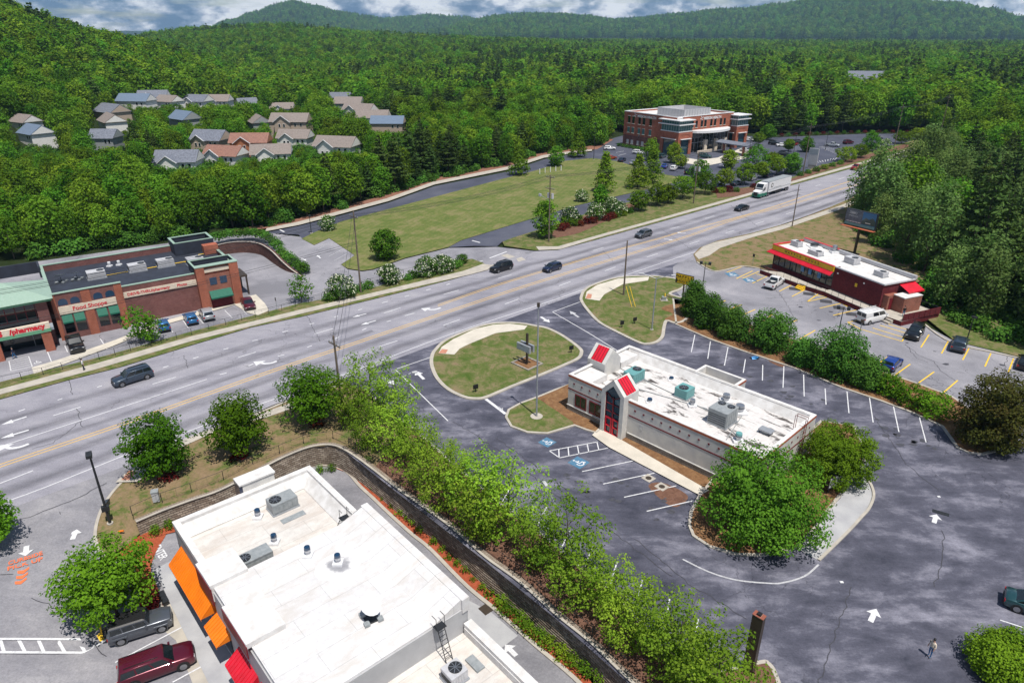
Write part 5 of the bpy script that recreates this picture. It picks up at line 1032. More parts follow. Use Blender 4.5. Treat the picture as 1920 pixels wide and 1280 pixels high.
# --- houses among the trees
def house(px, py, wd, dp, hw, rz, roofm, wallm, label, wing=0, gable_front=True, rh=None):
    zt_ = 0
    for i_ in range(30): g = G(px, py, zt_+hw*.75); zt_ = .5*zt_+.5*terr(g.x, g.y)
    g.z = terr(g.x, g.y); t = thing('house', label, 'house', g, R(rz), 'houses among the trees')
    rh = rh or dp*.36
    hw += (.7 if py > 230 else 0); bx('wall', -wd/2, -dp/2, -1, wd/2, dp/2, hw, wallm, t)
    b = MB(); x, y = wd/2+.5, dp/2+.5
    b.add([(-x, -y, hw-.15), (x, -y, hw-.15), (x, y, hw-.15), (-x, y, hw-.15), (-x, 0, hw+rh), (x, 0, hw+rh)], [(0, 1, 5, 4), (2, 3, 4, 5), (1, 2, 5), (3, 0, 4), (3, 2, 1, 0)])
    rf = b.build('roof', MT[roofm], t)
    b = MB(); b.add([(-wd/2-.51, -dp/2, hw), (-wd/2-.51, dp/2, hw), (-wd/2-.51, 0, hw+rh-.4)], [(0, 2, 1)]); b.add([(wd/2+.51, -dp/2, hw), (wd/2+.51, dp/2, hw), (wd/2+.51, 0, hw+rh-.4)], [(0, 1, 2)]); b.build('gable_end', MT[wallm], t)
    if gable_front:
        gx, gw, gd = -wd*.12, wd*.42, 2.0; q = gw*.5; yy = -dp/2-gd
        bx('front_wing', gx-q, yy, -1, gx+q, -dp/2, hw, wallm, t)
        b = MB(); b.add([(gx-q-.4, yy-.4, hw-.1), (gx+q+.4, yy-.4, hw-.1), (gx, yy-.4, hw+q*.8), (gx-q-.4, 0, hw-.1), (gx+q+.4, 0, hw-.1), (gx, 0, hw+q*.8)], [(0, 2, 5, 3), (1, 4, 5, 2)]); b.build('roof', MT[roofm], t)
        b = MB(); b.add([(gx-q, yy-.02, hw-.1), (gx+q, yy-.02, hw-.1), (gx, yy-.02, hw+q*.8-.35)], [(0, 1, 2)]); b.build('gable_end', MT[wallm], t)
        b = MB(); [b.cyl((gx+s*(q+.4), yy-.42, hw-.1), (gx, yy-.42, hw+q*.8), .16, n=4) for s in (-1, 1)]; b.build('barge_board', MT['white_plain'], t)
        for xx in (gx-q*.45, gx+q*.15):
            for z in ([1.2] if hw < 4 else [1.2, hw-2]): f = bx('window', xx, yy-.08, z, xx+.9, yy, z+1.3, 'white_plain', t); bx('pane', xx+.1, yy-.12, z+.1, xx+.8, yy-.08, z+1.2, 'glass', f)
    for xx in (wd*.2, wd*.36): f = bx('window', xx-.5, -dp/2-.07, hw-1.9, xx+.5, -dp/2, hw-.6, 'white_plain', t); bx('pane', xx-.4, -dp/2-.1, hw-1.8, xx+.4, -dp/2-.07, hw-.7, 'glass', f)
    return t
HOUSES = [
 (337,308,13,9,3.2,5,'slate_roof','house_white','white gabled house with a dark slate roof at the front of the housing estate',1),
 (398,270,12,9,5.2,-12,'slate_roof','house_tan','tall house with a broad slate roof behind the white gabled house',1),
 (425,296,13,8,3,-15,'red_roof','house_white','low house with a russet roof right of the white gabled house',1),
 (472,275,13,8,5.4,3,'red_roof','house_orange','orange two-storey house with a russet roof and a white porch',1),
 (510,293,13,8,3,12,'brown_roof','house_white','low brown-roofed house right of the orange two-storey house',1),
 (547,236,16,9,6.2,-3,'brown_roof','house_tan','largest three-storey tan house with balconies and a brown roof',1),
 (555,265,12,8,4.2,-6,'brown_roof','house_white','brown-roofed white gabled house just below the largest tan house',1),
 (488,236,11,8,5,-60,'brown_roof','house_grey','pale grey house seen end-on left of the largest tan house',0),
 (633,279,15,9,3.2,-14,'brown_roof','house_white','brown-roofed house standing alone nearer the access road',1),
 (728,238,14,8,5,-2,'blue_roof','house_tan','blue-roofed long house at the right end of the housing row',0),
 (700,224,15,9,5,-3,'brown_roof','house_white','brown-roofed terrace next to the blue-roofed end house',0),
 (675,212,16,9,6,-20,'brown_roof','house_white','brown-roofed terrace with a big white gable in the right-hand row',1),
 (655,198,15,9,6,-5,'brown_roof','house_grey','brown-roofed terrace at the upper left of the right-hand row',0),
 (640,186,14,8,5,0,'slate_roof','house_grey','slate-roofed house at the far end of the right-hand row',0),
 (530,206,12,8,4,8,'brown_roof','house_white','small brown-roofed white house above the largest tan house',1),
 (463,197,11,8,4.5,40,'slate_roof','house_white','white gabled house turned sideways beside the dark fir',0),
 (409,192,14,9,4,0,'brown_roof','house_white','square brown roof with a small white dormer in the far row',1),
 (372,193,13,9,4.5,-15,'slate_roof','house_white','grey-roofed house with twin gables in the far row',1),
 (332,215,0,0,0,0,'','','',0),
 (318,193,12,8,4,-25,'brown_roof','house_white','small house with a slanting brown roof in the far row',0),
 (289,185,14,9,4,10,'slate_roof','house_white','slate-roofed house at the back left of the far row',1),
 (256,192,16,9,4,-8,'blue_roof','house_white','broad dark blue roof half hidden at the back left',0),
 (211,213,15,9,4.5,-35,'slate_roof','house_tan','long slate roof running down to the right at the left of the estate',0),
 (212,235,14,8,5,-50,'brown_roof','house_white','long tan roof with a white end wall among round trees',0),
 (348,226,13,9,4.5,-38,'blue_roof','house_grey','bright blue-grey roof sunk between round trees',0),
 (200,265,9,8,4,0,'slate_roof','house_grey','small dark roof showing beside a dark evergreen at left',0),
 (50,234,10,7,3,-30,'brown_roof','house_white','brown roof sloping right among trees at far left',0),
 (70,257,11,8,4,-35,'blue_roof','house_white','blue-grey roof below the sloping brown roof at far left',0),
 (115,64,20,12,8,10,'brown_roof','house_tan','large isolated house high on the wooded hillside',1),
 (1625,150,34,16,6,-8,'slate_roof','house_grey','long dark slate roof of an apartment building in the woods at right',0),
 (1610,165,22,14,5,60,'slate_roof','house_grey','wing of the slate-roofed apartment building nearer the camera',0),
]
HCLR = []
for h in HOUSES:
    if not h[2]: continue
    t = house(h[0], h[1]+ (h[4]+2)*.9*0, *h[2:9], gable_front=bool(h[9])); 
    if h[1] < 100: pass
    HCLR.append((t.location.x, t.location.y, max(h[2], h[3])/2))
# ------------------------------------------------------------------ trees
def leaves(seed, centers, radii, per, size, flat_=.55, tone=None, aspect=1.0, up=.5, cc=None):
    """many small leaf faces in clumps; returns verts, faces, tone per face"""
    rg = np.random.default_rng(seed); V = []; T = []
    cen = np.array(centers); ctr = cen.mean(axis=0) if cc is None else np.array(cc)
    for c, r in zip(cen, radii):
        n = max(4, int(per*(r*r)))
        d = rg.normal(size=(n, 3)); d /= np.linalg.norm(d, axis=1)[:, None]
        rr = r*rg.uniform(.45, 1.05, n)**.6
        p = c+d*rr[:, None]*np.array([1, 1, flat_])
        nm = d*.55+(c-ctr)/np.linalg.norm(c-ctr+1e-6)*.35+np.array([0, 0, up])+rg.normal(size=(n, 3))*.42
        nm /= np.linalg.norm(nm, axis=1)[:, None]
        t = np.cross(nm, rg.normal(size=(n, 3))); t /= np.linalg.norm(t, axis=1)[:, None]; b = np.cross(nm, t)
        s = size*rg.uniform(.6, 1.35, n)[:, None]
        a = t*s*.5*aspect; q = b*s*.5/aspect**.5
        V.append(np.stack([p-a, p-q*.9, p+a, p+q*.9], 1).reshape(-1, 3))
        base = rg.uniform(.15, .85) if tone is None else tone
        T.append(np.clip(base+rg.normal(size=n)*.16, 0, .77 if True else 1))
    V = np.concatenate(V); T = np.concatenate(T); return V, T
def leafmesh(name, V, T, mat):
    me = bpy.data.meshes.new(name); n = len(V)//4
    me.vertices.add(len(V)); me.vertices.foreach_set('co', V.astype(np.float32).ravel())
    me.loops.add(len(V)); me.loops.foreach_set('vertex_index', np.arange(len(V), dtype=np.int32))
    me.polygons.add(n); me.polygons.foreach_set('loop_start', np.arange(0, len(V), 4, dtype=np.int32)); me.polygons.foreach_set('loop_total', np.full(n, 4, dtype=np.int32))
    me.update(calc_edges=True); me.materials.append(MT[mat])
    a = me.attributes.new('tone', 'FLOAT', 'FACE'); a.data.foreach_set('value', T.astype(np.float32)); return me
def trunkmesh(seed, h, r, spread, nl=6, lean=0, start=.3, top=.85):
    rn = random.Random(seed); b = MB(); P0 = Vector((0, 0, -.3)); pts = [P0]; k = 6
    for i in range(1, k+1): pts.append(Vector((lean*i/k+rn.uniform(-1, 1)*.06*h/k*2, rn.uniform(-1, 1)*.06*h/k*2, h*top*i/k)))
    for i in range(k): b.cyl(pts[i], pts[i+1], r*(1-i/k*.8), r*(1-(i+1)/k*.8), 7, caps=False)
    for j in range(nl):
        t = start+(top-start)*j/nl*.95; z = h*t; i = min(k-1, int(t/top*k)); p = pts[i].lerp(pts[i+1], .5); p = Vector((p.x, p.y, z)); a = j*2.4+rn.uniform(-.4, .4); L = spread*rn.uniform(.55, .9)*(1.1-t*.5)
        m = p+Vector((math.cos(a)*L*.5, math.sin(a)*L*.5, L*.28)); e = p+Vector((math.cos(a)*L, math.sin(a)*L, L*.55+.1*h))
        rr = r*(1-t)*.6+.02; b.cyl(p, m, rr, rr*.7, 5, caps=False); b.cyl(m, e, rr*.7, rr*.25, 5, caps=False)
    o = b.build('trunk', MT['bark'], smooth=True); me = o.data; bpy.data.objects.remove(o); return me
def crown_dome(seed, R_, h0, h1, ncl, cr, per, size, mat, lobes=0, flat_=.6, aspect=1.0, shape='dome', up=.5, inner=.25, core=False):
    rn = random.Random(seed); C_ = []; Q = []
    H = h1-h0
    for i in range(ncl):
        a = i*2.39996+rn.uniform(-.3, .3); u = (i+.5)/ncl
        if shape == 'dome': z = u**.9; prof = math.sqrt(max(0, 1-(z*1.05-.25)**2/1.0)) if z > .25 else .72+.28*z/.25
        elif shape == 'cone': z = u; prof = (1-z)**.8*.95+.07
        elif shape == 'oval': z = u; prof = math.sin(math.pi*(.12+.80*z))**.7
        elif shape == 'vase': z = u; prof = .45+.55*math.sin(math.pi*(.05+.75*z))
        k = rn.random(); rad = prof*R_*(1 if k > inner else rn.uniform(.3, .8)); rad *= rn.uniform(.74, 1.08)
        q = cr*rn.uniform(.7, 1.3); rad = max(0, rad-q*.55)
        C_.append((rad*math.cos(a), rad*math.sin(a), h0+z*H*.93+rn.uniform(-.05, .05)*H)); Q.append(q)
    V, T = leaves(seed, C_, Q, per, size, flat_, aspect=aspect, up=up, cc=(0, 0, h0+H*.35))
    if core:
        C2 = [(x*.58, y*.58, h0+(z-h0)*.72) for x, y, z in C_[::2]]; V2, T2 = leaves(seed+7, C2, [q*1.15 for q in Q[::2]], per*.42, size*1.7, flat_, up=up, cc=(0, 0, h0+H*.35))
        V = np.concatenate([V, V2]); T = np.concatenate([T, T2])
    return leafmesh('crown', V, T, mat)
def crown_pine(seed, R_, h0, h1, tiers, size, mat, dens=1.0, droop=.12, gap=.75):
    rg = np.random.default_rng(seed); V = []; T = []
    for i in range(tiers):
        t = i/(tiers-1); z = h0+(h1-h0)*t; Rr = R_*(1-t)**.75*rg.uniform(.75, 1.1)+.25*R_*.3
        nb = max(4, int(8*(1-t*.5)))
        for j in range(nb):
            if rg.random() > gap+.15: continue
            a = 2*math.pi*(j+rg.uniform(0, .6))/nb; L = Rr*rg.uniform(.7, 1.1); n = int(dens*L*11)+5
            s = rg.uniform(.15, 1, n); w_ = L*.24*(1.15-s)+.12
            x = s*L; y = rg.normal(size=n)*w_; zz = z-droop*x+rg.normal(size=n)*.12*(h1-h0)/tiers+.1*L*(s**2)
            p = np.stack([x*math.cos(a)-y*math.sin(a), x*math.sin(a)+y*math.cos(a), zz], 1)
            nm = np.array([math.cos(a)*.3, math.sin(a)*.3, .8])+rg.normal(size=(n, 3))*.45; nm /= np.linalg.norm(nm, axis=1)[:, None]
            tt = np.cross(nm, rg.normal(size=(n, 3))); tt /= np.linalg.norm(tt, axis=1)[:, None]; bb = np.cross(nm, tt); sz = size*rg.uniform(.6, 1.3, n)[:, None]
            V.append(np.stack([p-tt*sz*.7, p-bb*sz*.35, p+tt*sz*.7, p+bb*sz*.35], 1).reshape(-1, 3)); T.append(np.clip(rg.uniform(.2, .8)+rg.normal(size=n)*.15, 0, .77))
    return leafmesh('crown', np.concatenate(V), np.concatenate(T), mat)
def mktree(name, cat, label, group, trunk, crown, loc, rz=0, s=1.0, sz=1.0):
    if not trunk:
        o = bpy.data.objects.new(name, crown); C.objects.link(o); o.location = loc; o.rotation_euler = (0, 0, rz); o.scale = (s, s, s*sz); return tag(o, label, cat, group)
    t = thing(name, label, cat, loc, rz, group); t.scale = (s, s, s*sz)
    if trunk: o = bpy.data.objects.new('trunk', trunk); C.objects.link(o); o.parent = t
    o = bpy.data.objects.new('crown', crown); C.objects.link(o); o.parent = t
    return t
# near trees: (px, py of the foot, crown radius, height, style, label, lower site?)
def style(k, R_, H, seed):
    if k == 'locust': return trunkmesh(seed, H*.9, .14, R_*.65, 7, start=.25), crown_dome(seed, R_*1.2, H*.22, H, 104, .8, 90, .22, 'leaf_street', flat_=.5, inner=.3, core=True)
    if k == 'birch': return trunkmesh(seed, H, .11, R_*.8, 8, start=.15), crown_dome(seed, R_*1.05, H*.12, H, 66, .66, 110, .20, 'leaf_birch', flat_=.9, shape='vase', inner=.4, up=.35)
    if k == 'deep': return trunkmesh(seed, H*.85, .2, R_*.5, 8, start=.15), crown_dome(seed, R_*1.03, H*.06, H, 190, .95, 105, .21, 'leaf_deep', flat_=.6, inner=.2, core=True)
    if k == 'olive': return trunkmesh(seed, H*.8, .16, R_*.45, 7, start=.2), crown_dome(seed, R_, H*.08, H, 230, .62, 210, .16, 'leaf_olive', flat_=.6, inner=.12, core=True)
    if k == 'copper': return trunkmesh(seed, H*.85, .2, R_*.5, 8, start=.15), crown_dome(seed, R_, H*.06, H, 180, .85, 130, .21, 'leaf_copper', flat_=.75, inner=.25, core=True)
    if k == 'hedge': return trunkmesh(seed, H*.85, .12, R_*.5, 6, start=.1), crown_dome(seed, R_*1.04, H*.03, H*1.15, 120, .8, 105, .22, 'leaf_hedge', flat_=.8, shape='dome', inner=.2, core=True)
    if k == 'scrub': return None, crown_dome(seed, R_, .1, H, 60, .55, 90, .25, 'leaf_street', flat_=.7, inner=.2)
    if k == 'cone': return trunkmesh(seed, H, .16, R_*.6, 8, start=.12), crown_dome(seed, R_, H*.09, H, 110, .95, 34, .42, 'leaf_wood', shape='cone', inner=.2)
    if k == 'oval': return trunkmesh(seed, H, .15, R_*.6, 7, start=.2), crown_dome(seed, R_, H*.12, H, 80, .95, 34, .42, 'leaf_wood', shape='oval', inner=.2)
    if k == 'round': return trunkmesh(seed, H, .13, R_*.7, 6, start=.25), crown_dome(seed, R_, H*.25, H, 70, .8, 45, .38, 'leaf_lime', shape='oval', inner=.15)
    if k == 'flower': return None, flowering(seed, R_, H)
    if k == 'thin': return trunkmesh(seed, H, .09, R_*.8, 8, start=.2), crown_dome(seed, R_, H*.2, H, 34, .65, 60, .3, 'leaf_street', flat_=.8, shape='oval', inner=.3)
    if k == 'darkround': return trunkmesh(seed, H, .15, R_*.7, 6, start=.15), crown_dome(seed, R_, H*.12, H, 90, .85, 60, .35, 'leaf_deep', shape='oval', inner=.15)
def flowering(seed, R_, H):
    me = crown_dome(seed, R_, .15, H, 60, .7, 85, .28, 'leaf_flower', shape='oval', inner=.15)
    rg = np.random.default_rng(seed); n = len(me.polygons); a = np.empty(n, dtype=np.float32); me.attributes['tone'].data.foreach_get('value', a)
    k = rg.random(n) < .20; a[k] = .95; me.attributes['tone'].data.foreach_set('value', a); return me
SINGLE = [
 (309,893,3.1,7.3,'locust','street tree nearest the driveway lamp, red leaves at its foot',1),
 (455,851,2.9,7.0,'locust','middle street tree on the grass bank above the stone wall',0),
 (590,792,3.3,7.2,'locust','street tree beside the wooden utility pole on the near verge',0),
 (222,1152,3.5,7.2,'locust','broad street tree standing behind the parked grey jeep',1),
 (-22,1025,2.4,5.5,'locust','street tree cut off by the left edge above the orange lettering',1),
 (1424,990,5.7,7.6,'deep','largest deep green tree hiding the corner of the vacant restaurant',0),
 (1562,896,3.9,6.0,'olive','dense rounded yellow-green tree at the end wall of the vacant restaurant',0),
 (1852,832,4.1,8.3,'copper','copper brown and green tree at the right end of the planting strip',0),
 (1328,612,2.6,4.6,'hedge','dark tree at the road end of the strip between the two car parks',0),
 (1298,592,1.9,5.2,'hedge','narrow upright dark tree next to the grass island with the lamp',0),
 (1372,632,2.5,4.2,'hedge','second dark tree of the strip, beside the brown mulch gap',0),
 (1440,652,3.6,4.9,'hedge','large spreading dark tree in the middle of the strip by the lamp with two heads',0),
 (1503,682,2.0,3.2,'hedge','lower dark tree filling the gap behind the blue rag on the asphalt',0),
 (1565,700,4.0,5.6,'hedge','tallest dark tree of the strip, the grey lamp pole rising from it',0),
 (1620,722,2.4,3.4,'hedge','dark bush-like tree right of the tallest tree of the strip',0),
 (1665,738,2.0,2.6,'scrub','bright green shrub behind the parked blue hatchback',0),
 (1705,758,2.2,2.6,'scrub','bright green shrub in the middle of the strip by the last yellow bays',0),
 (1748,778,2.2,2.8,'scrub','bright green shrub next to the copper tree',0),
 (265,640,2.5,5.6,'thin','thin tree with orange tips in front of the drive-through lettering',0),
 (285,642,2.2,4.3,'thin','bushier thin tree touching the blue car at the pharmacy',0),
 (566,566,2.2,4.9,'thin','small open tree by the tip of the brown mulch bed',0),
 (641,557,2.9,4.2,'flower','white flowering shrub beside the grey utility pole',0),
 (731,531,2.3,3.7,'flower','white flowering shrub in the middle of the roadside fence',0),
 (800,517,2.3,3.9,'flower','left part of the largest white flowering shrub clump',0),
 (830,510,2.4,3.4,'flower','right part of the largest white flowering shrub clump',0),
 (615,432,2.0,3.6,'flower','pale flowering shrub at the corner of the meadow',0),
 (724,486,3.0,6.3,'darkround','single round dark green tree in the near corner of the meadow',0),
 (1022,446,3.1,8.6,'oval','oval tree beside the utility pole at the end of the planted strip',0),
 (973,328,4.0,9.5,'cone','broad pyramidal tree on the far side of the meadow by the access road',0),
 (1042,312,3.1,6.6,'oval','small tree right of the broad pyramidal meadow tree',0),
 (1083,295,3.9,9.6,'cone','pyramidal tree at the far corner of the meadow near the clinic lot',0),
 (1133,360,3.8,11.5,'cone','darkest tall pyramidal tree standing in the meadow',0),
 (1195,352,4.0,10.0,'cone','left of the two pyramidal trees growing close together on the meadow',0),
 (1222,344,3.8,11.2,'cone','right of the two pyramidal trees growing close together on the meadow',0),
 (1125,392,2.2,6.0,'oval','slim light green tree between the flowering shrubs of the strip',0),
 (1197,396,3.0,5.3,'round','round lime tree first right of the flowering shrubs',0),
 (1232,386,3.0,5.9,'round','second round lime tree right of the flowering shrubs',0),
 (1252,381,2.6,5.0,'round','third round lime tree of the strip, leaning against the second',0),
 (1280,372,3.6,6.3,'round','fourth round lime tree, just left of the utility pole with transformers',0),
 (1322,364,3.4,6.2,'round','fifth round lime tree, just right of the utility pole with transformers',0),
 (1358,352,3.0,5.7,'round','sixth round lime tree of the roadside row',0),
 (1395,346,3.4,6.3,'round','seventh round lime tree, behind the cab of the lorry',0),
 (1427,334,2.4,5.0,'round','eighth round lime tree, above the roof of the lorry',0),
 (1455,328,3.0,6.0,'round','ninth round lime tree, right of the lorry roof',0),
 (1482,326,3.4,6.8,'darkround','darker round tree next to the clinic sign board',0),
 (1415,322,4.6,8.6,'darkround','large dark round tree in the middle of the clinic car park',0),
 (1366,316,2.8,6.2,'oval','light tree on the island in front of the clinic entrance',0),
 (1275,316,2.6,4.6,'round','yellow-green tree on the small island before the clinic corner',0),
 (1262,306,2.8,7.0,'oval','light tree before the clinic corner bay',0),
 (1220,302,3.0,8.0,'oval','slim light tree in front of the clinic lower windows',0),
 (1310,346,3.4,7.5,'oval','soft green tree behind the pole with transformers',0),
 (1421,272,2.8,5.0,'round','yellow-green tree at the right end of the clinic',0),
 (1438,262,3.2,6.6,'oval','light tree behind the clinic car park at right of the building',0),
 (1478,284,2.2,4.6,'round','small yellow-green tree between parked cars',0),
 (1511,285,2.8,5.6,'oval','light tree left of the clinic sign board',0),
 (1447,308,3.0,4.0,'round','low spreading tree on a car park island',0),
 (1585,303,4.0,5.0,'round','round roadside bush right of the clinic sign board',0),
 (1610,296,3.6,4.8,'round','second roadside bush right of the clinic sign board',0),
 (1630,284,3.4,7.5,'oval','grey-green tree by the far end of the clinic car park',0),
 (1655,282,3.2,4.5,'flower','white tinged shrub at the far end of the car park',0),
 (1690,270,4.0,4.8,'round','long roadside shrub at the far end of the mulch bed',0),
 (1720,262,4.0,5.0,'round','last roadside shrub before the wood',0),
 (1890,1262,2.8,2.8,'olive','low rounded bush at the lower right edge of the car park',0),
]
GN_ = {'locust': 'street_tree', 'scrub': 'shrub', 'flower': 'flowering_shrub'}
for i, (px, py, r_, h_, k, lab, low) in enumerate(SINGLE):
    tr, cr_ = style(k, r_, h_, 100+i); g = (GL if low else G)(px, py)
    mktree(GN_.get(k, 'tree'), 'shrub' if k in ('scrub', 'flower') else 'tree', lab, None, tr, cr_, g, i*1.3)
# row of light green trees above the stone wall
protos = [style('birch', 2.5+.22*i, 6.2+.45*i, 300+i) for i in range(5)]
ROW = [(660,800),(700,785),(690,845),(742,795),(738,858),(785,865),(790,915),(845,912),(838,958),(893,962),(905,1012),(955,1008),(1005,1062),(1060,1080),(1085,1135),(1145,1150),(1165,1205),(1215,1215),(1262,1275),(1285,1262),(1318,1322),(1330,1360)]
rn = random.Random(5); ORD = 'first second third fourth fifth sixth seventh eighth ninth tenth eleventh twelfth thirteenth fourteenth fifteenth sixteenth seventeenth eighteenth nineteenth twentieth twenty-first twenty-second twenty-third twenty-fourth twenty-fifth twenty-sixth'.split()
for i, (px, py) in enumerate(ROW):
    tr, cr_ = protos[(i*3) % 5]; s = rn.uniform(.8, 1.1)
    mktree('tree', 'tree', 'feathery light green tree, '+ORD[i]+' of its row counted from the main road', 'light green trees in the row above the stone wall', tr, cr_, G(px, py), rn.uniform(0, 6), s, rn.uniform(.85, 1.1))
# small shrubs
def ball(seed, r, mat, n=26, size=.14, per=160, flat_=.8):
    return crown_dome(seed, r, .05, r*1.5, n, r*.42, per, size, mat, flat_=flat_, shape='dome', inner=.1)
bl = [ball(400+i, .75, 'leaf_lime') for i in range(3)]; sm = [ball(410+i, .38, 'leaf_olive', 16, .12, 220) for i in range(3)]; rd = [ball(420+i, .8, 'leaf_red', 20, .2, 120) for i in range(2)]
for i, (px, py, k) in enumerate([(292,1000,0),(318,990,0),(600,885,0),(622,883,0),(939,1137,0),(954,1152,0),(975,1168,0),(989,1184,0),(1011,1199,0),(1030,1214,0),(1052,1231,0),(1075,1247,0),(1098,1262,0),(1123,1278,0)]):
    mktree('box_shrub', 'shrub', 'clipped round green shrub in the red mulch below the stone wall, '+ORD[i]+' from the driveway', 'clipped round shrubs in the red mulch', None, bl[i % 3], GL(px, py), i, 1.0 if py > 1100 else .8)
for i, (px, py) in enumerate([(700,919),(718,938),(735,952),(751,965),(762,974),(774,985),(788,998),(813,1020),(829,1033),(842,1048),(856,1060),(872,1074),(888,1090),(905,1106),(918,1118)]):
    mktree('small_shrub', 'shrub', 'tiny young shrub in the narrow red mulch bed, '+ORD[i]+' counted from the road end', 'tiny shrubs in the red mulch bed', None, sm[i % 3], GL(px, py), i, rn.uniform(.9, 1.5))
for i, (px, py, lab) in enumerate([(318,905,'low red-leaved shrub under the street tree nearest the driveway lamp'),(450,862,'low red-leaved shrub under the middle street tree'),(594,800,'low red-leaved shrub under the street tree by the wooden pole'),(283,1140,'low red-leaved shrub beside the tree behind the grey jeep')]):
    mktree('red_shrub', 'shrub', lab, None, None, rd[i % 2], (GL if i in (0, 3) else G)(px, py), i, 1.35)
fl = [crown_dome(430+i, 1.2, .05, 1.4, 30, .4, 120, .22, m, shape='dome', inner=.1) for i, m in enumerate(('leaf_red', 'leaf_lime', 'leaf_deep'))]; fw = flowering(440, 2.2, 3.6)
for i, (px, py, k) in enumerate([(1052,432,0),(1062,428,0),(1074,424,1),(1088,424,0),(1100,420,0),(1112,419,0),(1060,420,1),(1085,414,1),(1136,414,0),(1148,410,0),(1155,408,1),(1168,405,1),(1180,400,2),(1140,402,2),(1340,362,0),(1352,362,1),(1366,360,0),(1380,360,2),(1412,352,0),(1424,350,1),(1438,350,0),(1500,330,2),(1515,326,2),(1530,322,2),(1545,318,1),(1560,313,2),(1575,309,2),(1600,300,1)]):
    mktree('bedding_shrub', 'shrub', ['dark red low shrub in the mulch bed along the main road', 'small bright green shrub in the mulch bed along the main road', 'small dark green shrub in the mulch bed along the main road'][k], ['red shrubs in the roadside bed', 'bright shrubs in the roadside bed', 'dark shrubs in the roadside bed'][k], None, fl[k], G(px, py), i, rn.uniform(.9, 1.3))
for px, py, l, s in ((1117,412,'brightest white flowering bush in the roadside bed',1.15),(1145,395,'white flowering bush behind the brightest one',1.0),(1160,404,'white and green flowering bush beside the slim light tree',1.0),(1068,418,'tall green and white bush left of the brightest flowering bush',1.1),(1090,378,'small flowering bush on the meadow side of the access road',.9)):
    mktree('flowering_shrub', 'shrub', l, None, None, fw, G(px, py), px, s)
mktree('shrub', 'shrub', 'round clipped green shrub at the tip of the roadside strip', None, None, crown_dome(450, 1.3, .05, 1.9, 30, .5, 110, .22, 'leaf_deep', inner=.1), G(867,494))
hs_ = crown_dome(451, 1.1, .05, 1.3, 24, .5, 100, .22, 'leaf_hedge', inner=.1); bks = crown_dome(452, .9, .05, 1.1, 20, .4, 110, .25, 'leaf_hedge', inner=.1)
for i, (px, py) in enumerate([(620,563),(655,550),(672,546),(690,541),(765,525),(775,521),(850,503),(858,500)]): mktree('verge_shrub', 'shrub', 'low green shrub along the black roadside fence, '+ORD[i]+' from the left', 'low shrubs along the roadside fence', None, hs_, G(px, py), i, rn.uniform(.8, 1.2))
hp = smoothline([G(*z7(*p)) for p in [(250,150),(380,122),(520,110),(640,112),(740,140),(830,200),(900,270),(980,330),(1060,390),(1130,440)]], False, 4)
for i, p in enumerate(hp):
    if i % 2 == 0: mktree('hedge_shrub', 'shrub', 'dark green shrub in the curved hedge above the block wall', 'hedge shrubs above the block wall', None, hs_, Vector((p.x, p.y, 1.1 if i < 24 else .3)), i, 1.2)
for i in range(46):
    a = i/45; px = 1452+(1745-1452)*a; py = 256.5-8*math.sin(a*2.2)*.9
    if i % 2 == 0: mktree('border_shrub', 'shrub', 'small reddish green shrub in the far border of the clinic car park', 'border shrubs of the clinic car park', None, fl[0] if i % 4 else fl[2], G(px, py), i, .9)
for i in range(9): mktree('foundation_shrub', 'shrub', 'low clipped shrub along the side wall of the clinic, '+ORD[i]+' from its back corner', 'clipped shrubs along the clinic wall', None, bks, at(HL, HZ, 1+i*2.2, -3.0), i, 1.1)

# ------------------------------------------------------------------ the wood
CLEAR = [(-600,760),(-600,560),(0,492),(140,474),(380,441),(440,433),(500,426),(558,413),(620,397),(725,369),(812,338),(950,310),(1018,288),(1060,281),(1128,272),(1150,258),(1165,249),(1400,249),(1451,253),(1511,250.5),(1624,246),(1740,246),(1850,234),(1870,242),(1830,262),(1790,300),(1700,345),(1650,378),(1600,398),(1610,435),(1640,462),(1700,500),(1745,580),(1800,620),(1925,655),(2300,740),(2700,1500),(-900,1500)]
CW = [G(a, b) for a, b in CLEAR]; CW = [(p.x, p.y) for p in CW]
wt = [trunkmesh(500+i, 13, .22, 3.2, 7, start=.35) for i in range(3)]
wc = [crown_dome(500+i, 4.6, 3.0, 13.5, 46, 1.6, 17, .60, 'leaf_wood', shape='oval' if i != 1 else 'dome', inner=.2, flat_=.75) for i in range(4)]
pt = [trunkmesh(520+i, 17, .2, 1.8, 8, start=.3, top=.95) for i in range(3)]
pc = [crown_pine(520+i, 4.4, 4.5, 15.5, 11, .66, 'leaf_pine', 1.25, .02, .7) for i in range(3)]
sc_ = [crown_dome(540+i, 3.7, 2.0, 14, 80, 1.15, 22, .42, 'leaf_silver', shape='oval', inner=.25, flat_=.8) for i in range(3)]
st_ = [trunkmesh(540, 13, .2, 2.5, 8, start=.2)]
fc = [crown_dome(560+i, 5.0, 1.0, 13, 30, 2.1, 4.2, 1.25, 'leaf_wood', shape='oval' if i else 'dome', inner=.15, flat_=.75) for i in range(3)]
fp = [crown_pine(570+i, 4.8, 2, 15, 8, 1.4, 'leaf_pine', .6, .02) for i in range(2)]
rn = random.Random(11); CAND = []
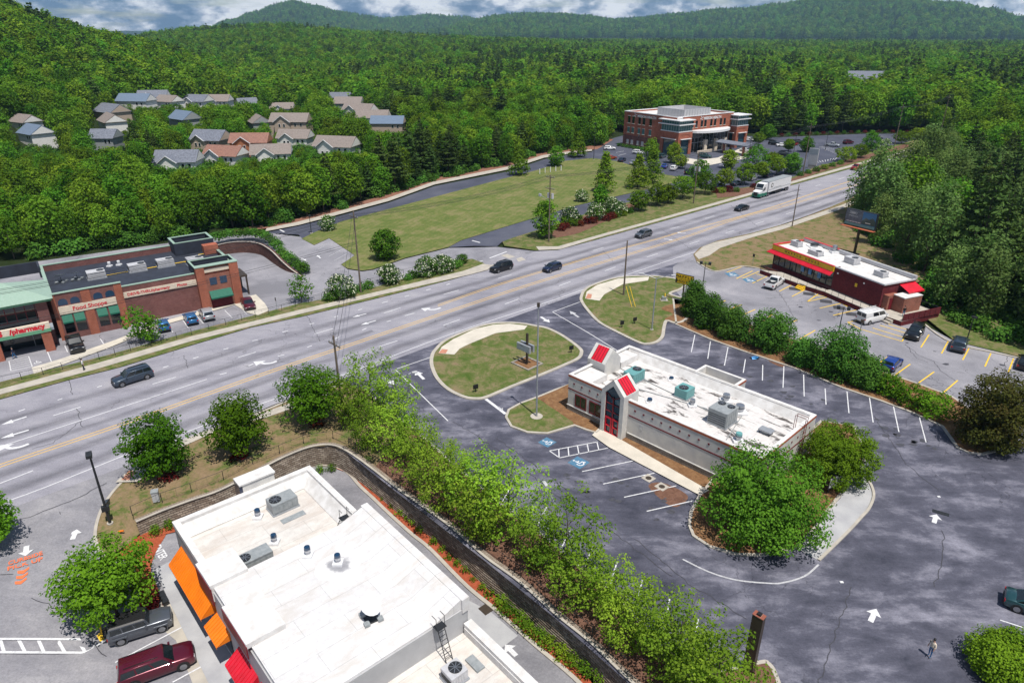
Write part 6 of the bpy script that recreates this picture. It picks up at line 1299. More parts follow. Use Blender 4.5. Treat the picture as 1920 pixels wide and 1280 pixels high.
def clear_house(x, y):
    r = math.hypot(x, y); best = 99
    for hx, hy, hw in HCLR:
        dx, dy = x-hx, y-hy
        if abs(dx) > 110 or abs(dy) > 110: continue
        if dx*dx+dy*dy < (hw+2.0)**2: return 0
        hr = math.hypot(hx, hy); ux, uy = hx/hr, hy/hr; al = -(dx*ux+dy*uy); la = abs(dx*uy-dy*ux)
        if 0 < al and la < hw+2.5:
            if al < 4+hw: return 0
            best = min(best, max(3.6, (al-hw)*CH/hr*(1.05 if hr < 330 else 1.2)+(1.6 if hr < 330 else 3.2)+(3 if hx < -200 else 0)))*(1 if hr < 330 else 1.15)
    return best
def cast(r0, r1, s_of, amax=R(43)):
    r = r0
    while r < r1:
        s = s_of(r); da = s/r; a = -amax+rn.random()*da
        while a < amax:
            aa = a+rn.uniform(-.38, .38)*da; rr = r+rn.uniform(-.38, .38)*s; yield rr*math.sin(aa), rr*math.cos(aa), rr, aa; a += da
        r += s
CB_ = (min(p[0] for p in CW), max(p[0] for p in CW))
for x, y, r, a in cast(62, 1500, lambda r: 5.6 if r < 330 else (6.6 if r < 700 else 8.8)):
    if r < 700 and inpoly(x, y, CW): continue
    if y < 40: continue
    if abs(x) > y*.86+14: continue
    ch = clear_house(x, y) if 130 < r < 800 else 99
    if ch == 0: continue
    n1_ = noise.noise(Vector((x/55, y/55, 1.7))); n2_ = noise.noise(Vector((x/17, y/17, 4)))
    px = 960+1280*x/(y*cP+CH*sP)
    right = x > 30 and r < 260 and y < 235
    pine = n1_*.9+n2_*.35 > (.34 if px < 760 else (.06 if 880 < px < 1500 else .16))
    if rn.random() < .5 and 130 < r < 300 and -70 < x < 20 and inpoly(x, y, [(p[0]-3, p[1]+16) for p in [( -40, 150), (60, 262), (75, 290), (-60, 200)]]): pine = True
    if pine and rn.random() < .35: pine = False
    kind = 'p' if pine else 'd'
    if right:
        kind = ('s' if n1_ > -.35 else 'd') if px < 1780 or r < 130 else ('p' if n2_ > -.2 else 's')
    s = rn.uniform(.62, 1.2)
    if right: s *= rn.uniform(.85, 1.12)
    if r < 330 and x < 60: s *= .82
    if right and r < 120: s *= .82
    if x > 40 and r > 300: s *= 1.25
    if ch < 90: s = min(s, ch/14.5*rn.uniform(.8, 1.05))
    CAND.append((r, x, y, kind, s))
CAND.sort(); cnt = {'p': 0, 'd': 0, 's': 0}; FAR = []
LABK = {'d': ('broadleaf_tree', 'leafy broadleaf tree in the dense green wood', 'broadleaf trees of the wood'), 'p': ('pine_tree', 'dark needle-leaved pine in the dense green wood', 'pines of the wood'), 's': ('poplar_tree', 'pale silvery green tree in the wood behind the diner', 'silvery trees behind the diner')}
for r, x, y, k, s in CAND:
    vis = abs(x) < y*.80+6
    if cnt[k] < 300 and vis:
        cnt[k] += 1; z = terr(x, y); i = cnt[k]; nm, lb, gp = LABK[k]
        tr, cr_ = {'d': (wt[i % 3], wc[i % 4]), 'p': (pt[i % 3], pc[i % 3]), 's': (st_[0], sc_[i % 3])}[k]
        mktree(nm, 'tree', lb, gp, tr, cr_, (x, y, z), rn.uniform(0, 6.28), s, rn.uniform(.88, 1.15))
    else: FAR.append((x, y, terr(x, y)-.3, 2 if k == 'p' else 0, s, r))
print('individual trees', cnt, 'far', len(FAR))
for x, y, r, a in cast(1500, 5700, lambda r: 14 if r < 2600 else 27):
    z = terr(x, y)
    if r > 2600:
        if z < 12: continue
        FAR.append((x, y, z-.3, 2 if rn.random() < .2 else 0, rn.uniform(2.0, 2.9), r)); continue
    # only slopes the camera can see
    FAR.append((x, y, z-.3, 2 if noise.noise(Vector((x/120, y/120, 8)))+rn.uniform(-.2, .2) > .3 else 0, rn.uniform(1.15, 1.75), r))
# undergrowth of low shrubs along the wood's edge
def scatter(name, pts, lib, label, cat):
    me = bpy.data.meshes.new(name); me.from_pydata([(p[0], p[1], p[2]) for p in pts], [], []); n = len(pts)
    for nm, dt, vals in (('idx', 'INT', [p[3] for p in pts]), ('size', 'FLOAT', [p[4] for p in pts]), ('rot', 'FLOAT', [rn.uniform(0, 6.28) for p in pts])):
        a = me.attributes.new(nm, dt, 'POINT'); a.data.foreach_set('value', vals)
    o = bpy.data.objects.new(name, me); C.objects.link(o); tag(o, label, cat, kind='stuff')
    ng = bpy.data.node_groups.new('scatter_'+name, 'GeometryNodeTree'); ng.interface.new_socket('Geometry', in_out='INPUT', socket_type='NodeSocketGeometry'); ng.interface.new_socket('Geometry', in_out='OUTPUT', socket_type='NodeSocketGeometry')
    gi = ng.nodes.new('NodeGroupInput'); go = ng.nodes.new('NodeGroupOutput'); ip = ng.nodes.new('GeometryNodeInstanceOnPoints'); jn = ng.nodes.new('GeometryNodeGeometryToInstance')
    for ob in lib[::-1]:
        oi = ng.nodes.new('GeometryNodeObjectInfo'); oi.inputs['Object'].default_value = ob; oi.transform_space = 'ORIGINAL'; ng.links.new(oi.outputs['Geometry'], jn.inputs[0])
    def attr(nm, dt): q = ng.nodes.new('GeometryNodeInputNamedAttribute'); q.data_type = dt; q.inputs[0].default_value = nm; return q
    ia, sa, ra = attr('idx', 'INT'), attr('size', 'FLOAT'), attr('rot', 'FLOAT'); cx = ng.nodes.new('ShaderNodeCombineXYZ'); ng.links.new(ra.outputs[0], cx.inputs[2])
    ip.inputs['Pick Instance'].default_value = True
    ng.links.new(gi.outputs[0], ip.inputs['Points']); ng.links.new(jn.outputs[0], ip.inputs['Instance']); ng.links.new(ia.outputs[0], ip.inputs['Instance Index']); ng.links.new(sa.outputs[0], ip.inputs['Scale']); ng.links.new(cx.outputs[0], ip.inputs['Rotation']); ng.links.new(ip.outputs[0], go.inputs[0])
    md = o.modifiers.new('scatter', 'NODES'); md.node_group = ng; return o
LIBO = []
libc = bpy.data.collections.new('library')          # crown shapes used by the scatter, not linked to the scene
for me in fc+fp+wc[:3]+pc[:2]:
    o = bpy.data.objects.new('crown_shape', me); libc.objects.link(o); LIBO.append(o)
pts = []
for x, y, z, k, s, r in FAR:
    if r < 420: i = (5+rn.randrange(3)) if k == 0 else 8+rn.randrange(2)
    else: i = rn.randrange(3) if k == 0 else 3+rn.randrange(2)
    pts.append((x, y, z, i, s))
scatter('far_forest', pts, LIBO, 'far wooded country and hills covered with green trees', 'forest')
und = []
for x, y, r, a in cast(62, 300, lambda r: 3.0, R(43)):
    if inpoly(x, y, CW) or y < 40 or abs(x) > y*.84+8: continue
    if noise.noise(Vector((x/9, y/9, 2))) > -.25: und.append((x, y, terr(x, y), 0, rn.uniform(1.1, 2.4)))
uo = bpy.data.objects.new('bush_shape', hs_); libc.objects.link(uo)
scatter('undergrowth', und, [uo], 'green undergrowth on the floor of the wood', 'undergrowth')
# ------------------------------------------------------------------ vehicles
CARS = {   # L, W, H, hood z, hood start, cabin base (rear, front), roof (rear, front), tail z
 'suv': (4.85, 1.92, 1.74, 1.08, .24, (-.485, .25), (-.44, .10), 1.12), 'bigsuv': (5.3, 2.0, 1.85, 1.15, .22, (-.488, .24), (-.45, .11), 1.2),
 'crossover': (4.55, 1.85, 1.62, 1.02, .25, (-.48, .27), (-.40, .08), 1.08), 'sedan': (4.75, 1.84, 1.45, .93, .25, (-.40, .26), (-.20, .06), 1.0),
 'hatch': (4.15, 1.76, 1.52, .96, .27, (-.48, .30), (-.42, .08), 1.02), 'pickup': (5.6, 1.98, 1.86, 1.15, .20, (-.13, .23), (-.08, .11), 1.1),
 'van': (5.5, 2.0, 2.1, 1.2, .34, (-.492, .40), (-.48, .24), 1.2), 'jeep': (4.65, 1.85, 1.84, 1.18, .17, (-.46, .17), (-.455, .115), 1.15), 'wagon': (4.5, 1.8, 1.5, .95, .27, (-.48, .28), (-.42, .07), 1.0)}
PROTO = {}
def vehicle(kind, col, topm=None):
    key = (kind, col, topm)
    if key in PROTO: return PROTO[key]
    L, W, H, hz, hs0, cb, rf, tz = CARS[kind]; pm = MT['paint_'+col]; hw = W/2
    root = bpy.data.objects.new('car', None); C.objects.link(root)
    jeep = kind == 'jeep'
    xs = [(-.5, .82, .45, tz-.30), (-.492, .95, .30, tz-.08), (-.46, .985, .24, tz), (-.36, 1.0, .22, tz+.03), (-.1, 1.0, .22, (tz+hz)/2+.05), (hs0, 1.0, .22, hz+.02), (.36, .99, .22, hz-.04), (.45, .95 if not jeep else .9, .24, hz-.10), (.487, .88 if not jeep else .85, .28, hz-.18), (.5, .76 if not jeep else .82, .40, hz-.36)]
    b = MB(); rings = []
    for fx, fw_, zb, zt in xs:
        x = fx*L; w_ = hw*fw_; zt = max(zt, zb+.2)
        if jeep: zt = hz+.02 if fx < .45 else hz-.05 if fx < .49 else hz-.2
        zm = zb+(zt-zb)*.55
        rings.append([(x, -w_*.9, zb), (x, -w_, zb+.14), (x, -w_, zm), (x, -w_*.965, zt-.07), (x, -w_*.86, zt), (x, 0, zt+.035), (x, w_*.86, zt), (x, w_*.965, zt-.07), (x, w_, zm), (x, w_, zb+.14), (x, w_*.9, zb)])
    b.loft(rings)
    if kind == 'pickup':
        b.box(-.49*L, -hw+.02, .5, -.135*L, -hw+.12, tz+.10); b.box(-.49*L, hw-.12, .5, -.135*L, hw-.02, tz+.10); b.box(-.495*L, -hw+.1, .5, -.475*L, hw-.1, tz+.10)
    x0, x1, r0, r1 = cb[0]*L, cb[1]*L, rf[0]*L, rf[1]*L; zb = (tz+hz)/2-.06; zr = H; wb = hw*.93; wr = hw*(.78 if kind not in ('van', 'jeep') else .88); rd = .09
    def ring(x, w_, z): return [(x, -w_, z), (x, w_, z)]
    B0 = [(x0, -wb, zb), (x1, -wb*.94, zb), (x1, wb*.94, zb), (x0, wb, zb)]; T0 = [(r0, -wr, zr-.06), (r1, -wr, zr-.07), (r1, wr, zr-.07), (r0, wr, zr-.06)]; T1 = [(r0+.14, -wr+.12, zr), (r1-.18, -wr+.12, zr), (r1-.18, wr-.12, zr), (r0+.14, wr-.12, zr)]
    b.loft([B0, T0, T1])
    body = b.build('body', [pm], root, bevel=.03); 
    for p in body.data.polygons: p.use_smooth = True
    if topm: bt = MB(); bt.loft([[(v[0], v[1], v[2]+.012) for v in T0], [(v[0], v[1], v[2]+.03) for v in T1]]); bt.build('roof_top', MT[topm], root)
    V = Vector
    def pane(name, a, b_, c, d, ins=.1, off=.02, m='glass'):
        a, b_, c, d = map(V, (a, b_, c, d)); n = (b_-a).cross(d-a).normalized(); ctr = (a+b_+c+d)/4
        if n.dot(ctr-V((0, 0, zb-.3))) < 0: n = -n
        q = [p+(ctr-p)*0 for p in (a, b_, c, d)]; s = [a.lerp(c, ins*.6), b_.lerp(d, ins*.6), c.lerp(a, ins*.6), d.lerp(b_, ins*.6)]
        mb = MB(); mb.quad(*[p+n*off for p in s]); mb.add([p+n*off for p in s]+[p-n*.03 for p in s], [(0, 1, 5, 4), (1, 2, 6, 5), (2, 3, 7, 6), (3, 0, 4, 7)]); return mb.build(name, MT[m], root)
    pane('windshield', B0[1], B0[2], T0[2], T0[1], .10)
    if kind != 'van': pane('rear_window', B0[3], B0[0], T0[0], T0[3], .14)
    else:
        for s in (-1, 1): mb = MB(); mb.box(x0-.05, s*.08, 1.35, x0+.05, s*.78, 1.9); mb.build('rear_window', MT['glass'], root)
    nw = {'pickup': 2, 'sedan': 2, 'van': 3}.get(kind, 3)
    for s in (0, 1):
        Bl, Br, Tl, Tr = (V(B0[0]), V(B0[1]), V(T0[0]), V(T0[1])) if s == 0 else (V(B0[3]), V(B0[2]), V(T0[3]), V(T0[2]))
        for i in range(nw):
            if kind == 'van' and i == 0: continue
            u0, u1 = .04+i*.93/nw, .04+(i+1)*.93/nw-.035
            q = [Bl.lerp(Br, u0).lerp(Tl.lerp(Tr, u0), .12), Bl.lerp(Br, u1).lerp(Tl.lerp(Tr, u1), .12), Bl.lerp(Br, u1).lerp(Tl.lerp(Tr, u1), .86), Bl.lerp(Br, u0).lerp(Tl.lerp(Tr, u0), .86)]
            pane('side_window', *q, ins=.0, off=.015)
    wrad = .36 if kind not in ('jeep', 'pickup', 'bigsuv') else .40
    for fx in (-.31, .325):
        for s in (-1, 1):
            x = fx*L; y = s*(hw-.11)
            t = MB(); t.cyl((x, y-.12, wrad), (x, y+.12, wrad), wrad, n=18); tw = t.build('wheel', MT['tyre'], root)
            r_ = MB(); yy = s*(hw+.012); r_.cyl((x, yy-.02, wrad), (x, yy, wrad), wrad*.66, n=14)
            for k in range(5): a = 2*math.pi*k/5; r_.box(-.03, -.012, 0, .03, .012, wrad*.6, M=Matrix.Translation((x, yy+s*.004, wrad)) @ Matrix.Rotation(a, 4, 'Y'))
            r_.build('rim', MT['rim'], tw)
            ar = MB(); ar.cyl((x, s*(hw-.16), wrad+.01), (x, s*(hw+.004), wrad+.01), wrad+.065, n=18); ar.build('wheel_arch', MT['trim'] if not jeep else pm, root)
    for s in (-1, 1):
        h = MB(); h.box(.455*L, s*hw*.55, hz-.36, .494*L, s*hw*.84, hz-.22); h.build('headlight', MT['lamp_clear'], root, bevel=.02)
        t = MB(); t.box(-.503*L, s*hw*.68, tz-.38 if kind != 'van' else .9, -.47*L, s*hw*.93, tz-.15); t.build('tail_light', MT['lamp_red'], root)
        m = MB(); xx = x1-.28; m.box(xx-.08, s*(hw*.93), zb+.05, xx+.08, s*(hw+.17), zb+.22); m.build('wing_mirror', pm, root)
    g = MB(); g.box(.47*L, -hw*.45, hz-.5, .503*L, hw*.45, hz-.26); g.build('grille', MT['trim'], root)
    g = MB(); g.box(-.506*L, -hw*.8, .3, -.48*L, hw*.8, .5); g.build('bumper', MT['trim'], root); g = MB(); g.box(.48*L, -hw*.78, .26, .504*L, hw*.78, .42); g.build('bumper', MT['trim'], root)
    if kind in ('suv', 'bigsuv'):
        g = MB(); [g.box(r0+.3, s*(wr-.18)-.02, zr, r1-.35, s*(wr-.18)+.02, zr+.06) for s in (-1, 1)]; g.build('roof_rail', MT['trim'], root)
    if kind == 'bigsuv':
        g = MB(); [g.box(r0+.35, -.5+i*.22, zr, r1-.6, -.46+i*.22, zr+.02) for i in range(5)]; g.build('roof_rib', MT['trim'] if 0 else pm, root)
    if jeep:
        g = MB(); g.cyl((-.5*L-.02, 0, 1.0), (-.5*L-.26, 0, 1.0), .40, n=18); g.build('spare_wheel', MT['tyre'], root)
        g = MB(); [g.box(fx*L-.55, s*hw-.02, .80, fx*L+.55, s*(hw+.14), .90) for fx in (-.31, .325) for s in (-1, 1)]; g.build('fender', pm, root)
        g = MB(); [g.box(r0+.2, -.55+i*.27, zr+.03, r1-.3, -.51+i*.27, zr+.05) for i in range(5)]; g.build('roof_rib', MT['trim'], root)
    if kind == 'van':
        g = MB(); [g.cyl((r0+.2, y, zr+.12), (r1-.1, y, zr+.12), .03, n=5) for y in (-.7, .7)]; [g.cyl((r0+.3+i*.9, -.7, zr+.12), (r0+.3+i*.9, .7, zr+.12), .03, n=5) for i in range(4)]; [g.cyl((r0+.3+i*.9, y, zr-.02), (r0+.3+i*.9, y, zr+.12), .025, n=5) for i in range(4) for y in (-.7, .7)]; g.build('roof_rack', MT['white_plain'], root)
    if kind == 'pickup':
        g = MB(); g.box(-.475*L, -hw+.12, tz-.0, -.14*L, hw-.12, tz+.08); g.build('bed_cover', MT['trim'], root)
    PROTO[key] = root; root['used'] = 0; return root
def put(kind, col, px, ahead, label, cat='car', name='parked_car', group='parked cars', low=False, topm=None, dz=0):
    p = vehicle(kind, col, topm); f = GL if low else G
    o = p if not p['used'] else copy_tree(p); p['used'] = 1
    a, h = f(*px), f(*ahead); o.location = a+Vector((0, 0, .02+dz)); d = h-a; pitch = 0
    o.rotation_euler = (0, 0, math.atan2(d.y, d.x))
    if low:
        dd = Vector((d.x, d.y, 0)).normalized(); q = a+dd*1.4; q2 = a-dd*1.4; sl_ = (hl(q.x, q.y)-hl(q2.x, q2.y))/2.8; o.rotation_euler = (0, -math.atan(sl_), math.atan2(d.y, d.x))
    o.name = name; tag(o, label, cat, group)
    if 'used' in o and o is not p: del o['used']
    return o
MV = dict(group='cars driving on the main road', name='moving_car')
put('suv', 'slate', (250,714), (180,736), 'dark blue-grey SUV driving alone on the left part of the main road', **MV)
put('suv', 'black_car', (940,507), (890,522), 'dark SUV driving past the mouth of the side street', **MV)
put('hatch', 'navy', (1035,507), (990,522), 'deep blue car driving in the lane next to the yellow lines', **MV)
put('crossover', 'grey', (1206,444), (1160,458), 'grey hatchback in the near half of the road below the lime trees', **MV)
put('sedan', 'black_car', (1390,394), (1340,408), 'black sedan just ahead of the white lorry', **MV)
put('pickup', 'red', (1605,318), (1570,329), 'red pickup half hidden by the roadside trees', 'pickup', 'moving_pickup', 'cars driving on the main road')
put('sedan', 'white', (1712,287), (1690,294), 'white car barely visible far up the main road', **MV)
PP_ = dict(group='cars parked at the pharmacy')
put('pickup', 'black_car', (143,652), (150,668), 'black pickup parked below the food lettering of the pharmacy', 'pickup', 'parked_pickup', 'cars parked at the pharmacy')
put('hatch', 'bluecar', (307,616), (301,604), 'blue car half hidden by the thin tree', **PP_)
put('hatch', 'bluecar', (359,603), (352,590), 'bright blue car beside the silver one at the pharmacy', **PP_)
put('crossover', 'silver', (389,595), (381,582), 'silver crossover between the bright blue car and the empty bays', **PP_)
put('sedan', 'maroon', (466,575), (475,590), 'dark red sedan parked at the right end of the pharmacy', **PP_)
PD = dict(group='vehicles parked at the diner')
put('pickup', 'white', (1451,536), (1469,524), 'white pickup with a black bed cover beside the blue disabled bays', 'pickup', 'parked_pickup', 'vehicles parked at the diner')
put('van', 'white', (1634,602), (1660,596), 'white panel van with a roof rack at the end of the raised walkway', 'van', 'parked_van', 'vehicles parked at the diner')
put('suv', 'black_car', (1714,630), (1703,646), 'shiny black SUV facing the camera beside the hatched yellow bay', **PD)
put('suv', 'slate', (1797,652), (1803,634), 'dark SUV parked nose-in to the grass behind the diner', **PD)
put('sedan', 'black_car', (1921,686), (1926,670), 'black car cut by the right edge beside the last yellow line', **PD)
put('hatch', 'blue', (1671,688), (1683,677), 'small vivid blue hatchback at the kerb of the planting strip', **PD)
put('sedan', 'teal', (1946,1150), (1982,1163), 'pale teal car cut off by the right edge of the dark car park', group='parked cars')
put('jeep', 'grey', (267,1183), (330,1163), 'grey off-road vehicle with black ribbed hardtop and spare wheel', 'off-road car', 'parked_car', None, True, 'trim')
put('bigsuv', 'maroon', (298,1256), (362,1232), 'maroon long SUV parked beside the grey off-road vehicle', 'SUV', 'parked_car', None, True)
CLN = [('crossover','white',(1143,281),(1155,281),'white car nearest the hedge at the left end of the clinic'),('wagon','orange_car',(1145,299),(1157,298),'orange-brown car at the edge of the meadow by the clinic'),('sedan','navy',(1166,303),(1174,299),'dark blue car right of the orange-brown one'),('crossover','white',(1197,289),(1208,290),'white car facing the clinic side wall'),('sedan','silver',(1187,308),(1194,302),'silver car at the meadow edge of the clinic car park'),('suv','teal',(1241,296),(1250,293),'dark green SUV by the clinic corner'),('sedan','blue',(1246,315),(1253,309),'blue car beside the lone white one before the clinic'),('crossover','white',(1263,319),(1271,313),'white car beside the blue one before the clinic'),('suv','black_car',(1291,326),(1298,321),'black SUV behind the soft green tree'),('suv','teal',(1321,296),(1333,297),'teal SUV waiting in front of the clinic entrance'),
 ('sedan','white',(1398,285),(1412,287),'white car under the drop-off canopy'),('crossover','white',(1404,265),(1418,266),'white SUV at the right end wall of the clinic'),('suv','black_car',(1452,272),(1463,273),'dark car in the row beyond the canopy'),('sedan','white',(1466,275),(1477,275),'white car in the row beyond the canopy'),('sedan','red',(1487,273),(1496,272),'red car in the row beyond the canopy'),('suv','black_car',(1497,270),(1507,270),'black SUV next to the red car'),('pickup','silver',(1560,275),(1572,276),'silver pickup alone in the striped bays'),('suv','maroon',(1590,270),(1600,269),'maroon SUV beside the green island far right'),('suv','black_car',(1471,293),(1482,294),'black SUV in the middle row of the clinic car park'),('sedan','navy',(1481,300),(1492,302),'navy sedan in the middle row of the clinic car park'),
 ('sedan','navy',(1346,352),(1358,349),'dark blue car between the fifth and sixth lime trees'),('sedan','slate',(1380,347),(1391,344),'dark car behind the sixth lime tree'),('sedan','silver',(1410,338),(1420,334),'silver car behind the cab of the lorry'),('suv','navy',(1440,332),(1450,329),'dark blue car above the lorry roof'),('sedan','silver',(1645,260),(1656,259),'silver car at the far end of the clinic car park'),('sedan','grey',(1425,322),(1435,321),'grey car beside the large dark round tree')]
for k, c, p, h, l in CLN: put(k, c, p, h, l, 'car', 'parked_car', 'cars parked at the clinic')
put('suv', 'white', (391,301), (391,306), 'tiny white car on the drive between the estate houses', group=None)
# lorry
lp, lh = G(1447,362.5), G(1400,377); lz = math.atan2(lh.y-lp.y, lh.x-lp.x)
lo = thing('semi_truck', 'white and green articulated lorry with a long white trailer on the main road', 'lorry', lp, lz)
b = MB(); b.box(-8.3, -1.28, 1.15, 5.0, 1.28, 4.0); tr_ = b.build('trailer', MT['white_plain'], lo, bevel=.03)
bx('trailer_roof', -8.35, -1.3, 4.0, 5.05, 1.3, 4.06, 'hvac_grey', tr_)
b = MB(); b.box(-8.2, -.5, .85, 4.8, .5, 1.15); b.box(-3.5, -1.1, .45, .5, 1.1, .8); b.build('chassis', MT['trim'], lo)
for s in (-1, 1):
    ring_ = MB(); ring_.cyl((3.1, s*1.285, 2.9), (3.1, s*1.30, 2.9), .62, n=20); ring_.build('emblem', MT['brown_metal'], tr_); q = MB(); q.cyl((3.1, s*1.30, 2.9), (3.1, s*1.315, 2.9), .38, n=20); q.build('emblem', MT['white_plain'], tr_)
    bx('pinstripe', -8, s*1.283, 1.75, 4.6, s*1.30, 1.85, 'hvac_grey', tr_); bx('side_marking', -2.5, s*1.283, 2.0, 2.2, s*1.295, 2.14, 'hvac_grey', tr_)
b = MB()
R2 = lambda x, w_, z0, z1: [(x, -w_, z0), (x, w_, z0), (x, w_, z1), (x, -w_, z1)]
b.loft([R2(5.5, 1.2, .9, 3.9), R2(7.3, 1.2, .9, 3.75), R2(7.9, 1.15, .9, 2.75)]); b.build('cab', MT['white_plain'], lo, bevel=.05)
b = MB(); b.loft([R2(7.9, 1.1, 1.3, 2.15), R2(9.2, 1.0, 1.3, 1.95), R2(9.6, .9, 1.3, 1.8)]); b.build('bonnet', MT['white_plain'], lo, bevel=.05)
b = MB(); b.loft([R2(5.5, 1.23, .5, 1.35), R2(8.0, 1.23, .5, 1.35), R2(9.4, 1.2, .5, 1.32), R2(9.75, 1.0, .5, 1.25)]); b.build('lower_body', simple('lorry_green', (.01, .16, .10), .4), lo, bevel=.04)
b = MB(); b.quad((7.36, -1.0, 3.72), (7.95, -1.0, 2.75), (7.95, 1.0, 2.75), (7.36, 1.0, 3.72)); b.add([(7.45, -1.05, 3.5), (7.97, -1.05, 2.3), (7.97, 1.05, 2.3), (7.45, 1.05, 3.5)], [(0, 1, 2, 3)]); b.build('windshield', MT['glass'], lo)
for s in (-1, 1): bx('side_window', 6.7, s*1.19, 2.2, 7.4, s*1.23, 2.9, 'glass', lo); bx('headlight', 9.5, s*.7, .9, 9.72, s*1.0, 1.15, 'lamp_clear', lo); bx('wing_mirror', 7.8, s*1.25, 2.0, 7.9, s*1.5, 2.6, 'trim', lo)
bx('grille', 9.6, -.55, .75, 9.8, .55, 1.7, 'trim', lo)
for x in (8.6, 4.4, 5.3, -6.0, -7.2):
    for s in (-1, 1): t = MB(); t.cyl((x, s*.85, .5), (x, s*1.2, .5), .5, n=16); tw = t.build('wheel', MT['tyre'], lo); r_ = MB(); r_.cyl((x, s*1.2, .5), (x, s*1.22, .5), .3, n=12); r_.build('rim', MT['rim'], tw)
# ------------------------------------------------------------------ poles, lamps, signs, fences, people
def pole_top(px, py, ty, low=False):
    B = (GL if low else G)(px, py); h = 1.0
    for h in [i*.1 for i in range(5, 400)]:
        x, y, z = B.x, B.y, B.z+h-CH; zc = y*cP-z*sP; yc = y*sP+z*cP
        if 640-1280*yc/zc <= ty: break
    return B, h
def lamp_post(base, top_y, kind, label, rz=0, low=False, r=.09, m='dark_metal'):
    B, h = pole_top(*base, top_y, low); t = thing('lamp_post', label, 'lamp post', B, rz, 'lamp posts')
    b = MB(); b.cyl((0, 0, -.1), (0, 0, h), r, r*.6, 10); b.build('pole', MT[m], t)
    if kind == 'flood':
        b = MB(); b.cyl((0, -.7, h-.2), (0, .7, h-.2), .05, n=6); b.build('arm', MT[m], t)
        for s in (-1, 1): f = MB(); f.box(-.28, s*.7-.22, h-.3, .28, s*.7+.22, h+.12); f.build('lamp_head', MT[m], t); 
    elif kind == 'cobra':
        for s in (-1, 1):
            b = MB(); b.cyl((0, 0, h-.1), (0, s*2.0, h+.55), .045, n=6); b.build('arm', MT[m], t); f = MB(); f.box(-.16, s*2.0-.1, h+.48, .16, s*2.75, h+.66); f.build('lamp_head', MT['hvac_pale'], t, bevel=.04)
    elif kind == 'cobra1':
        b = MB(); b.cyl((0, 0, h-.1), (0, 2.2, h+.5), .045, n=6); b.build('arm', MT[m], t); f = MB(); f.box(-.16, 2.1, h+.43, .16, 2.85, h+.6); f.build('lamp_head', MT['hvac_pale'], t, bevel=.04)
    elif kind == 'single':
        f = MB(); f.box(-.25, -.25, h-.05, .25, .45, h+.15); f.build('lamp_head', MT[m], t)
    elif kind == 'site':
        f = MB(); f.box(-.45, -.2, h-.25, .45, .3, h+.1); f.build('lamp_head', MT[m], t, bevel=.03); f = MB(); f.box(-.2, -.3, 1.6, .25, .35, 2.1); f.build('junction_box', MT[m], t)
    elif kind == 'mast':
        f = MB(); f.box(-.16, -.16, h-.1, .16, .16, h+.35); f.build('cap', MT['brown_metal'], t)
    b = MB(); b.cyl((0, 0, -.1), (0, 0, .18), .28 if kind != 'mast' else .75, n=16); b.build('footing', MT['concrete'], t); return t
lamp_post((207,982), 852, 'site', 'tall black lamp post at the driveway beside the stone wall', R(120), True, .14)
lamp_post((1006,782), 574, 'mast', 'tall grey flagpole-like mast on the small grass island', 0, False, .12, 'galvanised')
lamp_post((1222,619), 522, 'cobra', 'grey double-arm street light on the second grass island', R(80), False, .12, 'galvanised')
lamp_post((745,775), 712, 'cobra', 'grey double-arm street light rising from the feathery trees', R(110), False, .1, 'galvanised')
lamp_post((1040,1007), 946, 'cobra1', 'grey street light at the kerb of the dark car park, below the tree row', R(20), False, .1, 'galvanised')
lamp_post((1601,672), 604, 'mast', 'grey lamp pole rising from the tallest tree of the strip', 0, False, .1, 'galvanised')
lamp_post((1314,567), 493, 'flood', 'black lamp post with two heads near the diner sign', R(70))
lamp_post((1571,628), 577, 'flood', 'black lamp post with two heads in front of the white van', R(70))
lamp_post((1812,640), 595, 'single', 'black lamp post on the grass behind the diner', R(200))
for i, (x, y, ty, l) in enumerate([(584,438,405,'black lamp post at the corner of the meadow'),(1113,300,232,'black lamp post at the left end of the clinic lot'),(1194,312,255,'black lamp post before the clinic side wall'),(1283,325,275,'black lamp post before the clinic entrance'),(1487,293,254,'black lamp post in the middle row of the clinic lot'),(1547,282,250,'black lamp post among the striped bays'),(1642,268,232,'black lamp post at the far end of the clinic lot'),(1402,305,262,'black lamp post behind the large dark round tree')]):
    lamp_post((x, y), ty, 'single', l, i, False, .1)
def util_pole(base, ty, label, arm=True, rz=0, trf=False, m='wood', r=.17, street=False):
    B, h = pole_top(*base, ty); t = thing('utility_pole', label, 'utility pole', B, rz, 'wooden utility poles')
    b = MB(); b.cyl((0, 0, -.3), (0, 0, h), r, r*.65, 9); b.build('pole', MT[m], t)
    if arm:
        for z in (h-1.2,) if not trf else (h-.6, h-3): b = MB(); b.box(-.06, -1.2, z, .06, 1.2, z+.12); b.build('crossarm', MT['wood'], t); [MB().cyl((0, y, z+.12), (0, y, z+.36), .06, n=6).build('insulator', MT['hvac_grey'], t) for y in (-1.1, -.5, .5, 1.1)]
    if trf:
        for y in (-.55, .55): b = MB(); b.cyl((.2, y, h-5), (.2, y, h-3.9), .28, n=10); b.build('transformer', MT['hvac_pale'], t)
    if street: b = MB(); b.cyl((0, 0, h*.62), (0, 2.6, h*.68), .04, n=5); b.build('arm', MT['galvanised'], t); b = MB(); b.box(-.15, 2.5, h*.66, .15, 3.1, h*.70); b.build('lamp_head', MT['hvac_pale'], t)
    return B, h
RD = R(46)
p1, h1_ = util_pole((677,549), 395, 'tall grey utility pole beside the white flowering shrub', True, RD)
p2, h2_ = util_pole((641,765), 630, 'wooden utility pole on the near verge beside the street tree', True, RD)
p3, h3_ = util_pole((1029,454), 328, 'utility pole with transformer and lamp arm at the end of the planted strip', True, RD, True, street=True)
